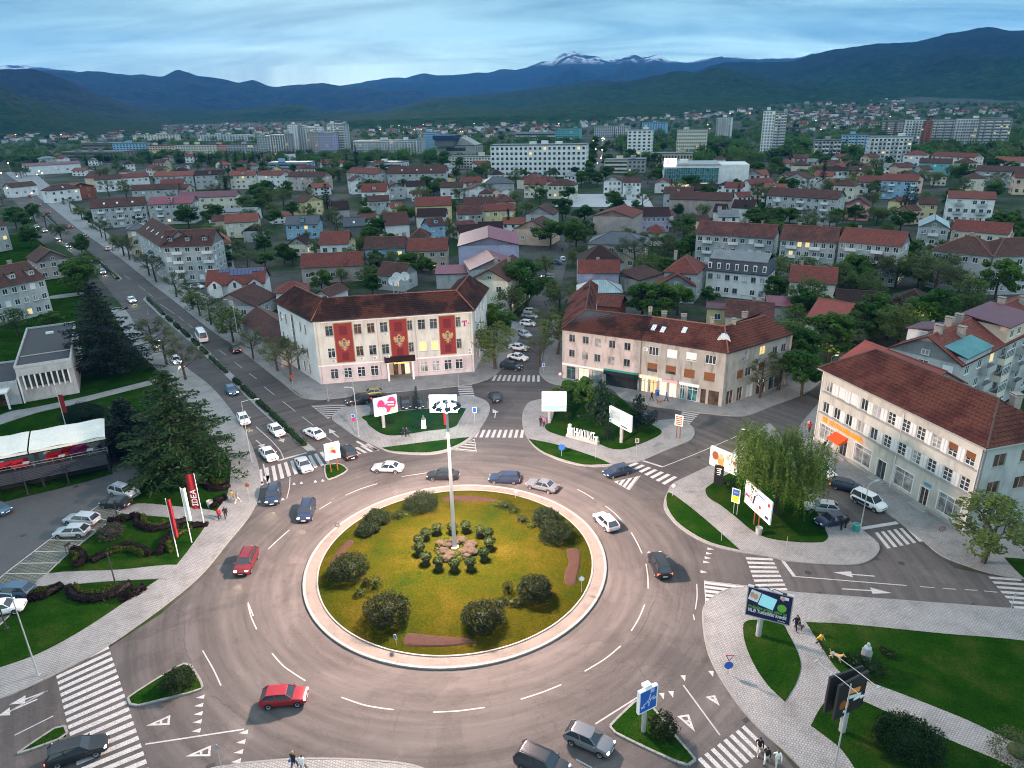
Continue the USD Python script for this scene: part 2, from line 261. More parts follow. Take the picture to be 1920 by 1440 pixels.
usdkit.material(stage,'/World/Looks/asphalt',{'ge':('geometry',{}),'sx':('separate_xyz',{}),'dx':('math',{'math_type':'subtract','value2':CX}),'dy':('math',{'math_type':'subtract','value2':CY}),'x2':('math',{'math_type':'multiply'}),'r2':('math',{'math_type':'multiply_add'}),'r':('math',{'math_type':'sqrt'}),'th':('math',{'math_type':'arctan2'}),'rs':('math',{'math_type':'multiply','value2':0.9}),'ts':('math',{'math_type':'multiply','value2':1.7}),'pv':('combine_xyz',{'z':3.0}),'ring':('noise_texture',{'scale':1.0,'detail':5.0,'roughness':0.6}),'rr':('rgb_ramp',{'ramp':[(0.3,(0.70,0.70,0.70)),(0.7,(1.25,1.25,1.25))]}),'n':('noise_texture',{'scale':0.07,'detail':7.0,'roughness':0.65,'distortion':0.6}),'nr':('rgb_ramp',{'ramp':[(0.3,(0.061,0.055,0.054)),(0.46,(0.076,0.069,0.066)),(0.485,(0.089,0.080,0.077)),(0.62,(0.096,0.087,0.083)),(0.64,(0.110,0.099,0.094)),(0.75,(0.127,0.115,0.109))]}),'g':('noise_texture',{'scale':9.0,'detail':3.0,'roughness':0.7}),'gr':('rgb_ramp',{'ramp':[(0.3,(0.72,0.72,0.72)),(0.7,(1.22,1.22,1.22))]}),'vo':('noise_texture',{'scale':0.17,'detail':8.0,'roughness':0.62,'distortion':1.5}),'cs':('math',{'math_type':'subtract','value2':0.5}),'ca':('math',{'math_type':'absolute'}),'cr':('rgb_ramp',{'ramp':[(0.0,(0.45,0.45,0.45)),(0.006,(0.62,0.62,0.62)),(0.010,(1,1,1))]}),'m1':('mix',{'mix_type':'multiply','fac':1.0}),'m2':('mix',{'mix_type':'multiply','fac':0.8}),'m3':('mix',{'mix_type':'multiply','fac':0.3}),'ro':('map_range',{'from_min':0.25,'from_max':0.75,'to_min':0.72,'to_max':0.88}),'b':('bump',{'strength':0.35,'distance':0.02}),'p':('principled_bsdf',{'specular_ior_level':0.22})},[('ge.position','sx.vector'),('sx.x','dx.value1'),('sx.y','dy.value1'),('dx.value','x2.value1'),('dx.value','x2.value2'),('dy.value','r2.value1'),('dy.value','r2.value2'),('x2.value','r2.value3'),('r2.value','r.value1'),('dy.value','th.value1'),('dx.value','th.value2'),('r.value','rs.value1'),('th.value','ts.value1'),('rs.value','pv.x'),('ts.value','pv.y'),('pv.vector','ring.vector'),('ring.fac','rr.fac'),('ge.position','n.vector'),('n.fac','nr.fac'),('ge.position','g.vector'),('g.fac','gr.fac'),('ge.position','vo.vector'),('vo.fac','cs.value1'),('cs.value','ca.value1'),('ca.value','cr.fac'),('nr.color','m1.color1'),('rr.color','m1.color2'),('m1.color','m2.color1'),('gr.color','m2.color2'),('m2.color','m3.color1'),('cr.color','m3.color2'),('m3.color','p.base_color'),('n.fac','ro.value'),('ro.result','p.roughness'),('g.fac','b.height'),('b.normal','p.normal')],surface='p.BSDF')
def paver_look(name,col,w=0.24,h=0.24,mort=0.03):
 usdkit.material(stage,'/World/Looks/'+name,{'ge':('geometry',{}),'mp':('mapping',{'rotation':(0,0,0.35)}),'br':('brick_texture',{'color1':mul(col,0.9),'color2':mul(col,1.12),'mortar':mul(col,0.5),'scale':1.0,'brick_width':w,'row_height':h,'mortar_size':mort,'mortar_smooth':0.4}),'n':('noise_texture',{'scale':0.35,'detail':7.0,'roughness':0.65}),'nr':('rgb_ramp',{'ramp':[(0.28,(0.66,0.66,0.64)),(0.5,(0.97,0.97,0.97)),(0.75,(1.15,1.14,1.12))]}),'m':('mix',{'mix_type':'multiply','fac':1.0}),'b':('bump',{'strength':0.5,'distance':0.02}),'p':('principled_bsdf',{'roughness':0.75,'specular_ior_level':0.3})},[('ge.position','mp.vector'),('mp.vector','br.vector'),('ge.position','n.vector'),('n.fac','nr.fac'),('br.color','m.color1'),('nr.color','m.color2'),('m.color','p.base_color'),('br.fac','b.height'),('b.normal','p.normal')],surface='p.BSDF')
 return name
paver_look('paving',(0.275,0.272,0.268));paver_look('ring_paving',(0.165,0.145,0.13),0.2,0.1,0.014);paver_look('bay_paving',(0.13,0.14,0.115),0.5,0.5,0.09)
def grass_look(name,a,b,c):
 usdkit.material(stage,'/World/Looks/'+name,{'ge':('geometry',{}),'n':('noise_texture',{'scale':0.22,'detail':6.0,'roughness':0.65}),'n2':('noise_texture',{'scale':5.0,'detail':5.0,'roughness':0.75}),'r':('rgb_ramp',{'ramp':[(0.3,a),(0.5,b),(0.72,c)]}),'r2':('rgb_ramp',{'ramp':[(0.3,(0.45,0.48,0.4)),(0.52,(1,1,1)),(0.72,(1.5,1.45,1.3))]}),'m':('mix',{'mix_type':'multiply','fac':0.9}),'b':('bump',{'strength':1.0,'distance':0.12}),'p':('principled_bsdf',{'roughness':1.0,'specular_ior_level':0.0})},[('ge.position','n.vector'),('ge.position','n2.vector'),('n.fac','r.fac'),('n2.fac','r2.fac'),('r.color','m.color1'),('r2.color','m.color2'),('m.color','p.base_color'),('n2.fac','b.height'),('b.normal','p.normal')],surface='p.BSDF')
 return name
grass_look('lawn_look',(0.006,0.027,0.003),(0.012,0.042,0.004),(0.036,0.054,0.011));grass_look('island_grass',(0.014,0.026,0.003),(0.030,0.031,0.003),(0.050,0.040,0.006))
M('kerb_stone_look',(0.23,0.225,0.215),0.7,0.2,1.2,0.3);M('kerb_worn',(0.26,0.26,0.255),0.75,0.2,1.0,0.3)
M('road_paint',(0.46,0.455,0.45),0.7,0.18,0.9,0.8);M('old_paint',(0.40,0.395,0.385),0.65,0.2,1.3,0.7);M('tar',(0.05,0.049,0.048),0.6,0.2);M('iron',(0.035,0.035,0.037),0.5,0.2)
AV_L=[(430,765),(395,725),(350,690),(310,660),(272,635),(232,578),(185,520),(140,480),(100,445),(60,410),(25,376),(-8,345),(-30,325)]
AV_R=[(660,812),(625,785),(587,757),(530,718),(450,656),(390,615),(335,571),(282,530),(220,481),(150,432),(110,400),(75,372),(40,345),(12,323)]
road_poly=Polygon(GS([(-90,1310),(105,1266),(205,1214),(300,1152),(372,1092),(422,1040),(457,990),(477,950),(489,905),(482,865),(470,840),(455,800)]+AV_L[:4]+[(330,640),(400,600)]+[(600,735),(840,708),(925,700),(1012,690),(1060,712),(1240,748),(1390,772),(1440,758),(1510,738),(1545,755),(1525,800),(1500,835),(1560,905),(1660,975),(1790,1065),(1960,1100),(2050,1115),(2050,1190),(1900,1146),(1490,1116),(1340,1165),(1400,1330),(1480,1430),(1560,1530),(-60,1580)]))
MB().prism(road_poly.buffer(0),-0.01,0.0).put('/World','road','asphalt',label='grey asphalt of the roundabout and the streets that meet it',kind='structure')
ROAD='/World/road'
av=GS(AV_L[3:])+GS(AV_R[3:])[::-1]
MB().prism(Polygon(av).buffer(0),-0.01,0.004).put(ROAD,'avenue_surface','asphalt')
MB().prism(Polygon(GS([(890,722),(1016,722),(1015,690),(1030,600),(1052,535),(1066,478),(1066,425),(1052,425),(1040,478),(1014,535),(962,610),(900,700)])).buffer(0),-0.01,0.008).put(ROAD,'street_surface','asphalt')
MB().prism(Polygon(GS([(1385,778),(1440,760),(1520,735),(1600,690),(1640,640),(1590,640),(1540,700),(1480,735),(1385,755)])).buffer(0),-0.01,0.012).put(ROAD,'lane_surface','asphalt')
MB().prism(Polygon(GS([(1110,345),(1135,345),(1128,300),(1142,262),(1134,256),(1112,300)])).buffer(0),-0.01,0.004).put(ROAD,'boulevard_surface','asphalt')
MB().prism(Polygon(GS([(1040,388),(1225,388),(1212,364),(1062,364)])).buffer(0),-0.01,0.006).put('/World','square',M('plaza',(0.4,0.4,0.4),0.7,.2,.15,.4),label='pale paved town square behind the street trees',kind='structure')
KH=0.13
def pavement(pts,label,inner=(),mat='paving',name='pavement',z=KH):
 poly=Polygon(curve(GS(pts))).buffer(0)
 poly=max(getattr(poly,'geoms',[poly]),key=lambda g:g.area)
 return MB().prism(poly,0.0,z).put('/World',name,mat,label=label,kind='structure')
def lawn(pts,label,z=KH+0.05,mat='lawn_look',smooth_=True,parent='/World'):
 poly=Polygon(curve(GS(pts))if smooth_ else GS(pts)).buffer(0)
 poly=max(getattr(poly,'geoms',[poly]),key=lambda g:g.area)
 return MB().prism(poly,0.0,z).put('/World','lawn',mat,label=label,kind='structure')
def kerb(line,parent,each=True,closed=False,w=0.22,h=KH+0.02,world=False,mat='kerb_stone_look',step=1.0,inset=0.0):
 c=np.array(line if world else GS(line));c=np.array(curve(c,closed,6))
 ls=LineString(list(c)+([c[0]]if closed else[]));n=max(2,int(ls.length/step));j=MB()
 for i in range(n):
  a,b=(np.array(ls.interpolate(ls.length*t/n).coords[0])for t in(i+0.02,i+0.98))
  d=(b-a)/np.hypot(*(b-a));q=np.array([-d[1],d[0]])*w/2
  m=MB()if each else j
  hh=h+0.006*math.sin(i*7.3);ch=0.8
  P=[a-q,b-q,b+q,a+q];I=[a-q*ch,b-q*ch,b+q*ch,a+q*ch]
  v=[[*p,0.0]for p in P]+[[*p,hh-0.02]for p in P]+[[*p,hh]for p in I]
  m.add(v,[[0,1,5,4],[1,2,6,5],[2,3,7,6],[3,0,4,7],[4,5,9,8],[5,6,10,9],[6,7,11,10],[7,4,8,11],[8,9,10,11]])
  if each:m.put(parent,'kerb_stone',mat)
 if not each:j.put(parent,'kerb',mat,kind='stuff')
E1=[(-60,1325),(0,1311),(50,1290),(105,1264),(172,1229),(225,1196),(312,1133),(375,1080),(425,1020),(462,975),(480,945),(486,918),(487,895),(480,862),(468,830),(452,798)]
W1=pavement(E1+AV_L[:6]+[(205,578),(205,578),(250,650),(300,700),(330,745),(430,862),(432,895),(425,932),(405,960),(332,1060),(272,1105),(225,1137),(150,1186),(67,1230),(-60,1278)],'pale pavement curving round the left side of the roundabout beside the gardens')
kerb(E1,W1,each=False)
MB().prism(Polygon(GS([(-120,1275),(-10,1262),(67,1231),(150,1187),(225,1138),(272,1106),(332,1061),(405,961),(425,933),(432,895),(430,862),(330,745),(300,700),(250,650),(205,578),(150,520),(95,470),(60,440),(-140,445),(-300,900)])).buffer(0),0.0,0.10).put('/World','lawn','lawn_look',label='large green lawn round the flat white hall on the left',kind='structure')
MB().prism(Polygon(GS([(-160,960),(10,942),(110,918),(160,905),(212,890),(205,850),(210,820),(235,840),(262,880),(270,905),(225,962),(185,950),(10,1077),(-60,1130),(-200,1150)])).buffer(0),0.0,0.12).put('/World','car_park',M('car_park_look',(0.075,0.077,0.08),0.8,0.2,0.3,0.2),label='dark asphalt car park behind the gardens on the left',kind='structure')
BAY=MB().prism(Polygon(GS([(185,950),(226,962),(132,1036),(88,1077),(52,1120),(-40,1215),(-120,1230),(10,1077)])).buffer(0),0.0,0.124).put('/World','parking_bay','bay_paving',label='strip of grass-grid parking bays beside the gardens on the left',kind='structure')
for a in([(88,1077),(10,1077)],[(112,1057),(38,1058)],[(138,1035),(64,1036)],[(160,1016),(95,1014)],[(184,996),(128,990)],[(205,978),(160,967)],[(226,961),(186,949)],[(186,949),(100,1008),(10,1077),(-50,1130)]):
 l=LineString(GS(a)).buffer(0.07,cap_style=2);MB().prism(l,0.1,0.15).put(BAY,'bay_line','old_paint')
kerb([(-40,1214),(52,1121),(88,1078),(132,1037),(226,963)],BAY,each=False,w=0.15,h=0.2)
P3_=[(67,1102),(92,1077),(225,1070),(330,1062),(345,1066),(305,1087),(200,1092),(67,1102)]
for pts,lab in(([(225,963),(257,946),(330,951),(407,961),(398,983),(310,971)],'pale cross path between the two garden lawns on the left'),([(70,1101),(92,1077),(225,1070),(330,1061),(318,1086),(300,1087),(200,1092)],'pale path below the flagpole garden on the left'),([(-20,792),(15,774),(60,766),(150,747),(215,731),(290,713),(296,719),(215,740),(150,757),(70,775),(-10,800)],'pale path crossing the lawn in front of the white hall'),([(95,556),(150,549),(152,554),(98,561)],'short path beside the left apartment block')):
 MB().prism(Polygon(curve([tuple(p)for p in GS(pts)])).buffer(0),0.0,0.16).put('/World','path','paving',label=lab,kind='structure')
E2=S('b',(1640,98),(1720,130),(1750,172),(1742,230),(1680,335),(1622,405),(1540,462),(1420,512),(1300,531),(1130,527),(1000,512),(940,486),(760,402),(640,318),(575,268),(590,225),(650,182),(720,166),(850,170))
W2=pavement(E2+S('b',(850,240),(850,240),(1060,205),(1290,185),(1290,185),(1300,120),(1510,95)),'pale pavement island between the avenue and the middle street');kerb(E2,W2,each=False)
lawn(S('b',(795,252),(830,285),(845,312),(930,372),(1000,390),(1090,388),(1280,358),(1480,330),(1530,270),(1575,190),(1575,190),(1440,175),(1290,192),(1060,212),(880,236)),'dark lawn with bust and advertising board between avenue and middle street')
lawn(S('b',(945,484),(945,484),(1280,440),(1600,404),(1600,404),(1520,455),(1400,500),(1270,518),(1110,514),(1000,503)),'narrow lawn strip on the roundabout side of the bust island')
E3=S('c',(215,118),(130,142),(92,200),(80,255),(85,322),(110,392),(180,482),(300,552),(450,600),(600,622),(740,617),(860,596),(960,580),(1100,522),(1270,452),(1340,420),(1366,365),(1335,312),(1222,268),(1140,275),(1085,278))
W3=pavement(E3+S('c',(1040,320),(1040,320),(900,200),(700,80),(400,60)),'pale pavement island round the white letter sculpture');kerb(E3,W3,each=False)
lawn(S('c',(300,280),(255,310),(250,338),(285,365),(400,402),(640,452),(750,492),(850,492),(1000,440),(1110,385),(1116,352),(1040,308),(1040,308),(900,180),(720,70),(420,60),(335,130)),'dark lawn with pines behind the white letter sculpture')
lawn(S('c',(125,418),(125,418),(340,462),(640,560),(738,604),(738,604),(550,610),(400,575),(250,520),(165,462)),'narrow lawn strip on the roundabout side of the letter island')
E4=S('c',(1480,622),(1210,752),(1170,820),(1146,880),(1150,950),(1230,1052),(1350,1142),(1500,1212),(1700,1262),(1905,1292))+S('d',(150,1330),(400,1352),(650,1357),(760,1322),(822,1262),(822,1200),(700,1100),(560,1000),(390,862))
W4=pavement(E4+[(1515,905),(1490,860),(1450,800),(1440,795),(1400,825),(1365,855)],'pale pavement island under the willow and the large advertising boards');kerb(E4,W4,each=False)
lawn(S('c',(1450,800),(1480,768),(1620,682))+[(1440,862),(1490,900),(1530,960)]+S('d',(440,1125),(447,1160),(400,1193),(200,1191),(0,1162))+S('c',(1800,1105),(1700,1022),(1560,912),(1475,858)),'dark lawn under the willow with the long white advertising board')
lawn(S('c',(1157,870),(1157,870),(1183,822),(1400,982),(1706,1250),(1706,1250),(1500,1197),(1350,1122),(1232,1032),(1168,935)),'long lawn wedge on the roundabout side of the willow island')
E5=[(1960,1151)]+S('h',(1920,260),(1000,190),(200,130))+S('g',(1740,92),(1600,112),(1500,172),(1442,235),(1433,300),(1440,402),(1470,562),(1540,722),(1640,882),(1750,1032),(1900,1192))+S('h',(100,1290),(250,1440))+[(1560,1500)]
W5=pavement(E5+[(2100,1560),(2150,1200)],'pale paved park corner at the lower right');kerb(E5,W5,each=True)
lawn(S('g',(1735,370),(1800,338))+S('h',(90,360),(150,440),(220,580),(245,690),(205,820),(125,950),(125,950),(50,880),(0,830))+S('g',(1830,700),(1750,520)),'leaf-shaped lawn at the foot of the dark blue advertising board')
lawn(S('h',(285,355),(285,355),(600,370),(1300,440),(1920,495))+[(2050,1230),(2060,1420),(2060,1420),(1920,1400)]+S('h',(1500,1090),(1000,890),(750,800),(560,740),(480,660),(400,540)),'largest park lawn at the lower right with the grey statue')
lawn(S('h',(320,1130),(320,1130),(400,985),(470,922),(560,905),(720,952),(1100,1130),(1500,1300),(1800,1430))+[(2000,1500),(2000,1500),(1660,1500)]+S('h',(550,1310)),'park lawn in the bottom right corner below the path')
E6=[(380,1452)]+S('f',(-150,1420),(0,1402),(300,1380),(700,1382),(1000,1402),(1220,1440))+[(860,1475)]
W6=pavement(E6+[(860,1560),(380,1560)],'strip of pavement at the bottom edge of the frame');kerb(E6,W6,each=True)
def island(pts,label,gl):
 poly=Polygon(curve(GS(pts),n=5)).buffer(0)
 p=MB().prism(poly.buffer(-0.2),0.0,KH).put('/World','traffic_island','lawn_look',label=label,kind='structure')
 kerb(list(poly.buffer(-0.11).exterior.coords)[:-1:2],p,world=True,closed=True,step=0.9)
 return p
island(S('e',(950,922),(1000,882),(1340,672),(1410,655),(1452,690),(1534,830),(1508,862),(1000,990),(968,970)),'grass traffic island with one bush beside the lower left crossing','lawn_look')
island(S('e',(122,1335),(440,1122),(482,1114),(512,1150),(515,1200),(480,1222),(150,1342)),'narrow grass wedge island left of the lower left crossing','lawn_look')
island(S('g',(725,1130),(760,1090),(940,922),(1000,930),(1060,985),(1230,1200),(1380,1372),(1370,1412),(1290,1430),(740,1172)),'triangular grass island carrying the blue direction sign','lawn_look')
island(S('b',(512,612),(580,602),(635,600),(690,640),(680,662),(560,720),(525,716)),'small grass island with the cream advertising panel at the avenue mouth','lawn_look')
mL=[(577,848),(520,800),(480,763),(420,702),(360,645),(300,593),(268,562)];mR=[(592,845),(536,795),(484,748),(427,694),(368,636),(306,584),(274,557)]
MED=MB().prism(Polygon(GS(mL)+GS(mR)[::-1]).buffer(0),0,KH+0.02).put('/World','median_strip','kerb_worn',label='narrow kerbed strip dividing the avenue, nearest stretch',kind='structure')
MED2=MB().prism(Polygon(GS([(222,527),(185,495),(145,462),(151,459),(190,491),(230,523)])).buffer(0),0,KH+0.02).put('/World','median_strip','kerb_worn',label='second stretch of the kerbed strip dividing the avenue',kind='structure')
MED3=MB().prism(Polygon(GS([(120,436),(80,402),(84,399),(126,433)])).buffer(0),0,KH+0.02).put('/World','median_strip','kerb_worn',label='third, farthest stretch of the kerbed strip dividing the avenue',kind='structure')
W7=pavement([(565,745),(600,750),(640,746),(712,738),(855,725),(895,718),(925,706),(950,680),(985,610),(985,610),(940,600),(700,640),(500,600),(300,510),(180,420),(60,320),(60,320),(12,323)]+AV_R[::-1][1:12],'pavement along the right side of the avenue and before the building with red banners')
kerb([(955,670),(928,703),(895,718),(855,725),(712,738),(640,746),(600,750),(565,745),(530,718),(450,656),(390,615),(335,571),(282,530)],W7,each=False)
W8=pavement([(1012,700),(1022,712),(1045,722),(1140,728),(1167,748),(1175,752),(1265,768),(1335,777),(1385,781),(1410,777),(1440,765),(1520,733),(1560,690),(1560,690),(1420,640),(1100,600),(1035,600),(1035,600),(1016,680)],'pavement before the shops of the pink and grey corner block');kerb([(1018,660),(1012,698),(1022,712),(1045,722),(1140,728),(1175,752),(1265,768),(1335,777),(1385,781),(1410,777),(1440,765),(1515,735)],W8,each=False)
W9=pavement([(1545,750),(1500,800),(1497,820),(1512,860),(1560,890),(1660,960),(1732,1015),(1765,1042),(1815,1062),(1865,1077),(1960,1092),(1960,1092),(2050,1060),(1900,900),(1700,800),(1600,740)],'pavement before the long cream bank building on the right');kerb([(1540,752),(1500,800),(1497,820),(1512,860),(1560,890),(1660,960),(1732,1015),(1765,1042),(1815,1062),(1865,1077),(1960,1092)],W9,each=False)
lawn(S('d',(1770,1310),(1770,1310),(1920,1320),(1920,1320))+[(1990,1070),(1990,1130),(1925,1090)],'scrap of lawn at the right edge beside the street tree')
ang=np.linspace(0,2*PI,97)[:-1]
ISL=MB().prism(Polygon([(CX+(R_OUT-0.1)*math.cos(a),CY+(R_OUT-0.1)*math.sin(a))for a in ang]),0,0.16).put('/World','roundabout_island','ring_paving',label='round island in the middle of the roundabout with a ring of pinkish paving',kind='structure')
kerb([(CX+(R_OUT-0.15)*math.cos(a),CY+(R_OUT-0.15)*math.sin(a))for a in ang[::4]],ISL,world=True,closed=True,w=0.3,h=0.2)
R_G=15.95
def mound(x,y):r=np.hypot(x-CX,y-CY);return 0.22+0.55*np.clip(1-(r/R_G)**2,0,1)
g=MB();rr=np.linspace(0.01,R_G,30);V=np.array([[CX+r*math.cos(a),CY+r*math.sin(a),0]for r in rr for a in ang]);V[:,2]=mound(V[:,0],V[:,1])+0.05*(meshkit.fbm(V*0.6,3,2)-0.5);V[-96:,2]=0.2
n=96;g.add(V,[[i*n+k,(i+1)*n+k,(i+1)*n+(k+1)%n,i*n+(k+1)%n]for i in range(29)for k in range(n)]);g.put(ISL,'grass','island_grass',smooth=True)
ED=MB();c=np.array([[CX+r*math.cos(a),CY+r*math.sin(a),z]for r,z in((R_G+0.14,0.16),(R_G+0.14,0.25),(R_G-0.02,0.25))for a in ang])
ED.add(c,[[i*n+k,i*n+(k+1)%n,(i+1)*n+(k+1)%n,(i+1)*n+k]for i in range(2)for k in range(n)]);ED.put(ISL,'edging','kerb_stone_look')
M('bed_soil',(0.036,0.016,0.011),0.95,0.35,1.5,0.6,0.8,3.0)
def bed(pts,label):
 m=MB();p=Polygon(curve(GS(pts,0.4)))
 a=np.array(p.exterior.coords)[:-1];c=a.mean(0);k=len(a)
 V=np.concatenate([np.c_[c+(a-c)*s,mound(*(c+(a-c)*s).T)+h]for s,h in((1.0,0.0),(0.86,0.1),(0.4,0.14))]+[np.array([[*c,mound(*c)+0.14]])])
 m.add(V,[[i*k+j,i*k+(j+1)%k,(i+1)*k+(j+1)%k,(i+1)*k+j]for i in range(2)for j in range(k)])
 m.f.append(np.array([[2*k+j,2*k+(j+1)%k,3*k]for j in range(k)]));m.put('/World','flower_bed','bed_soil',label=label,cat='flower bed')
bed(S('b',(1395,855),(1480,832),(1640,838),(1850,872),(1800,886),(1600,878),(1420,880)),'curved reddish soil bed at the far side of the roundabout island')
bed(S('b',(700,1165),(735,1190),(660,1260),(590,1350),(552,1370),(575,1300),(640,1215)),'reddish soil bed at the left side of the roundabout island')
bed(S('f',(1130,430),(1250,440),(1500,462),(1640,470),(1650,495),(1400,525),(1120,510)),'reddish soil bed at the near side of the roundabout island')
bed(S('c',(410,1240),(500,1235),(512,1330),(490,1440),(470,1500),(400,1498),(395,1420),(425,1340)),'reddish soil bed at the right side of the roundabout island')
PZ=0.016
def paint(poly,name,mat='road_paint',z=PZ):MB().prism(poly,z-0.004,z).put(ROAD,name,mat)
def crossing(A0,A1,B0,B1,n,mat='road_paint',duty=0.52):
 A0,A1,B0,B1=(np.array(G(*p))for p in(A0,A1,B0,B1))
 for i in range(n):
  t0,t1=(i+0.0)/(n-1+duty),(i+duty)/(n-1+duty)
  paint(Polygon([A0+(A1-A0)*t0,B0+(B1-B0)*t0,B0+(B1-B0)*t1,A0+(A1-A0)*t1]),'crossing_stripe',mat)
crossing((103,1257),(158,1496),(203,1211),(281,1447),19)
crossing((485,881),(605,847),(487,911),(620,868),11)
crossing((655,843),(700,828),(672,852),(722,842),5,'old_paint')
crossing((895,806),(983,806),(888,820),(980,821),9)
crossing((928,703),(1012,704),(922,714),(1012,716),10)
crossing((857,721),(862,744),(884,720),(890,743),6)
crossing((1192,867),(1270,895),(1177,873),(1246,909),7)
crossing((1280,768),(1272,792),(1313,774),(1293,795),7)
crossing((1640,999),(1703,988),(1664,1029),(1730,1015),6)
crossing((1398,1045),(1421,1109),(1448,1047),(1477,1107),8)
crossing((1853,1081),(1903,1141),(1912,1085),(1966,1146),7)
crossing((1396,1360),(1308,1424),(1438,1401),(1352,1470),8)
def stroke(pts,w=0.15,name='lane_dash',mat='road_paint',smooth_=False):
 c=GS(pts);c=curve(c,False,6)if smooth_ else c
 paint(LineString(c).buffer(w/2,cap_style=2,join_style=2),name,mat)
for k,segs in{'f':[((120,580),(200,670),(290,735),(372,787)),((640,910),(800,965),(930,990),(1032,1003)),((1328,1022),(1520,1012),(1715,986))],'g':[((65,925),(220,875),(370,815)),((545,715),(700,620),(815,525)),((895,412),(950,320),(995,215)),((1005,-90),(1018,0),(1021,95)),((1385,60),(1388,150),(1375,250)),((1360,290),(1368,330))],'c':[((895,1115),(940,1195),(975,1270)),((700,915),(770,970),(820,1022)),((490,790),(560,828),(612,862))],'b':[((670,835),(790,785),(910,748)),((475,940),(565,885)),((90,1240),(170,1165),(250,1095)),((1090,695),(1290,665)),((-60,1640),(-20,1740)),((255,700),(250,780),(230,860)),((60,20),(138,82)),((200,130),(295,205)),((345,245),(430,310)),((500,380),(570,430))],'e':[((1520,560),(1600,700),(1657,822)),((1860,215),(1885,310),(1925,400)),((80,1010),(360,860)),((110,1195),(400,1050))],'p':[((1200,840),(1310,915)),((1340,935),(1376,966)),((1410,990),(1446,1020)),((1640,1185),(1700,1225)),((1760,1275),(1816,1321)),((1868,1360),(1925,1402)),((1040,705),(1090,740)),((1110,760),(1145,785)),((930,620),(975,655))],'h':[((1140,80),(1250,88)),((1310,93),(1410,100)),((1475,103),(1570,108)),((1620,113),(1720,122))]}.items():
 for s in segs:stroke(S(k,*s),0.125,'lane_dash','old_paint',smooth_=len(s)>2)
for k,segs in{'e':[((1090,1262),(1830,1150))],'g':[((625,1110),(945,908)),((1285,820),(1560,1195)),((480,1375),(600,1440))],'c':[((1130,622),(1400,515),(1690,390))],'h':[((180,2),(1040,72))],'b':[((0,322),(110,420),(180,500),(208,560))]}.items():
 for s in segs:stroke(S(k,*s),0.14,'lane_line','road_paint' if k!='g' else 'old_paint',len(s)>2)
for k,s,w in(('b',((160,577),(380,515)),0.45),('c',((962,570),(1130,622)),0.35),('d',((690,1086),(972,1040)),0.6),('d',((110,1325),(195,1440)),0.4),('b',((755,430),(832,472)),0.4),('b',((850,470),(910,497)),0.4)):
 stroke(S(k,*s),w,'stop_line')
def tri(c,to,L=0.75,w=0.5):
 c=np.array(G(*c));d=np.array(G(*to))-c;d/=np.hypot(*d);q=np.array([-d[1],d[0]])
 paint(Polygon([c+d*L/2,c-d*L/2+q*w/2,c-d*L/2-q*w/2]),'give_way_tooth')
for k,cs,d in(('e',[(1500,910),(1490,972),(1485,1035),(1478,1095),(1470,1162),(1825,1175),(1805,1247),(1787,1322),(1770,1392)],(-75,12)),('c',[(1490,1238),(1480,1272),(1470,1305),(1460,1337),(1440,1410)],(70,8)),('g',[(1500,735),(1290,768),(1200,888),(1130,902)],(20,60)),('b',[(285,747),(340,740),(445,729),(500,722),(200,862),(25,880),(45,738)],(-12,-70))):
 for x,y in cs:a,b=S(k,(x,y),(x+d[0],y+d[1]));tri(a,b)
def big_tri(k,a,b,c):
 a,b,c=(np.array(G(*p))for p in S(k,a,b,c));P=Polygon([a,b,c]);m1,m2=a+(b-a)*0.62,a+(c-a)*0.62
 paint(P.difference(P.buffer(-0.2)),'give_way_triangle');paint(LineString([m1,m2]).buffer(0.1,cap_style=2).intersection(P.buffer(-0.19)),'give_way_triangle')
big_tri('e',(1096,1124),(1278,1043),(1272,1117));big_tri('e',(1390,1354),(1584,1270),(1577,1352));big_tri('g',(1372,1168),(1238,1052),(1326,1038));big_tri('g',(1558,974),(1452,908),(1522,893))
def arrow(tail,neck,tip,w=0.18,hw=0.55):
 t,n_,p=(np.array(G(*q))for q in(tail,neck,tip));d=(p-n_)/np.hypot(*(p-n_));q=np.array([-d[1],d[0]])
 paint(Polygon([t+q*w/2,n_+q*w/2,n_+q*hw,p,n_-q*hw,n_-q*w/2,t-q*w/2]).buffer(0),'lane_arrow')
for k,a in(('h',((555,97),(775,110),(925,128))),('d',((800,1442),(630,1428),(490,1412))),('e',((360,862),(190,925),(70,965))),('e',((280,925),(75,1015),(-10,1048))),('b',((0,420),(40,455),(60,480))),('b',((150,380),(190,415),(208,438))),('b',((620,400),(575,365),(545,335))),('b',((1790,255),(1798,215),(1775,188))),('b',((55,600),(75,690),(90,740))),('p',((1490,1010),(1520,1030),(1480,1003)))):
 arrow(*S(k,*a))
def hatch(k,tri_,n,w=0.3,along=0,edge=True):
 P=[np.array(G(*p))for p in S(k,*tri_)];poly=Polygon(P);a,b,c=P[along],P[(along+1)%3],P[(along+2)%3]
 for i in range(n):
  t=(i+0.5)/n
  s=LineString([a+(c-a)*t,b+(c-b)*t]).buffer(w/2,cap_style=2).intersection(poly)
  if s.area>0.05:paint(s if s.geom_type=='Polygon' else max(s.geoms,key=lambda g:g.area),'hatch_stripe')
 if edge:paint(poly.exterior.buffer(0.07).intersection(poly),'hatch_edge',z=PZ+0.004)
hatch('b',((415,162),(730,150),(540,262)),7);hatch('c',((765,733),(965,688),(880,797)),4,0.4,1);hatch('g',((1440,35),(1770,75),(1452,225)),6,0.45);hatch('b',((1640,410),(1655,512),(1480,495)),5,0.25,1)
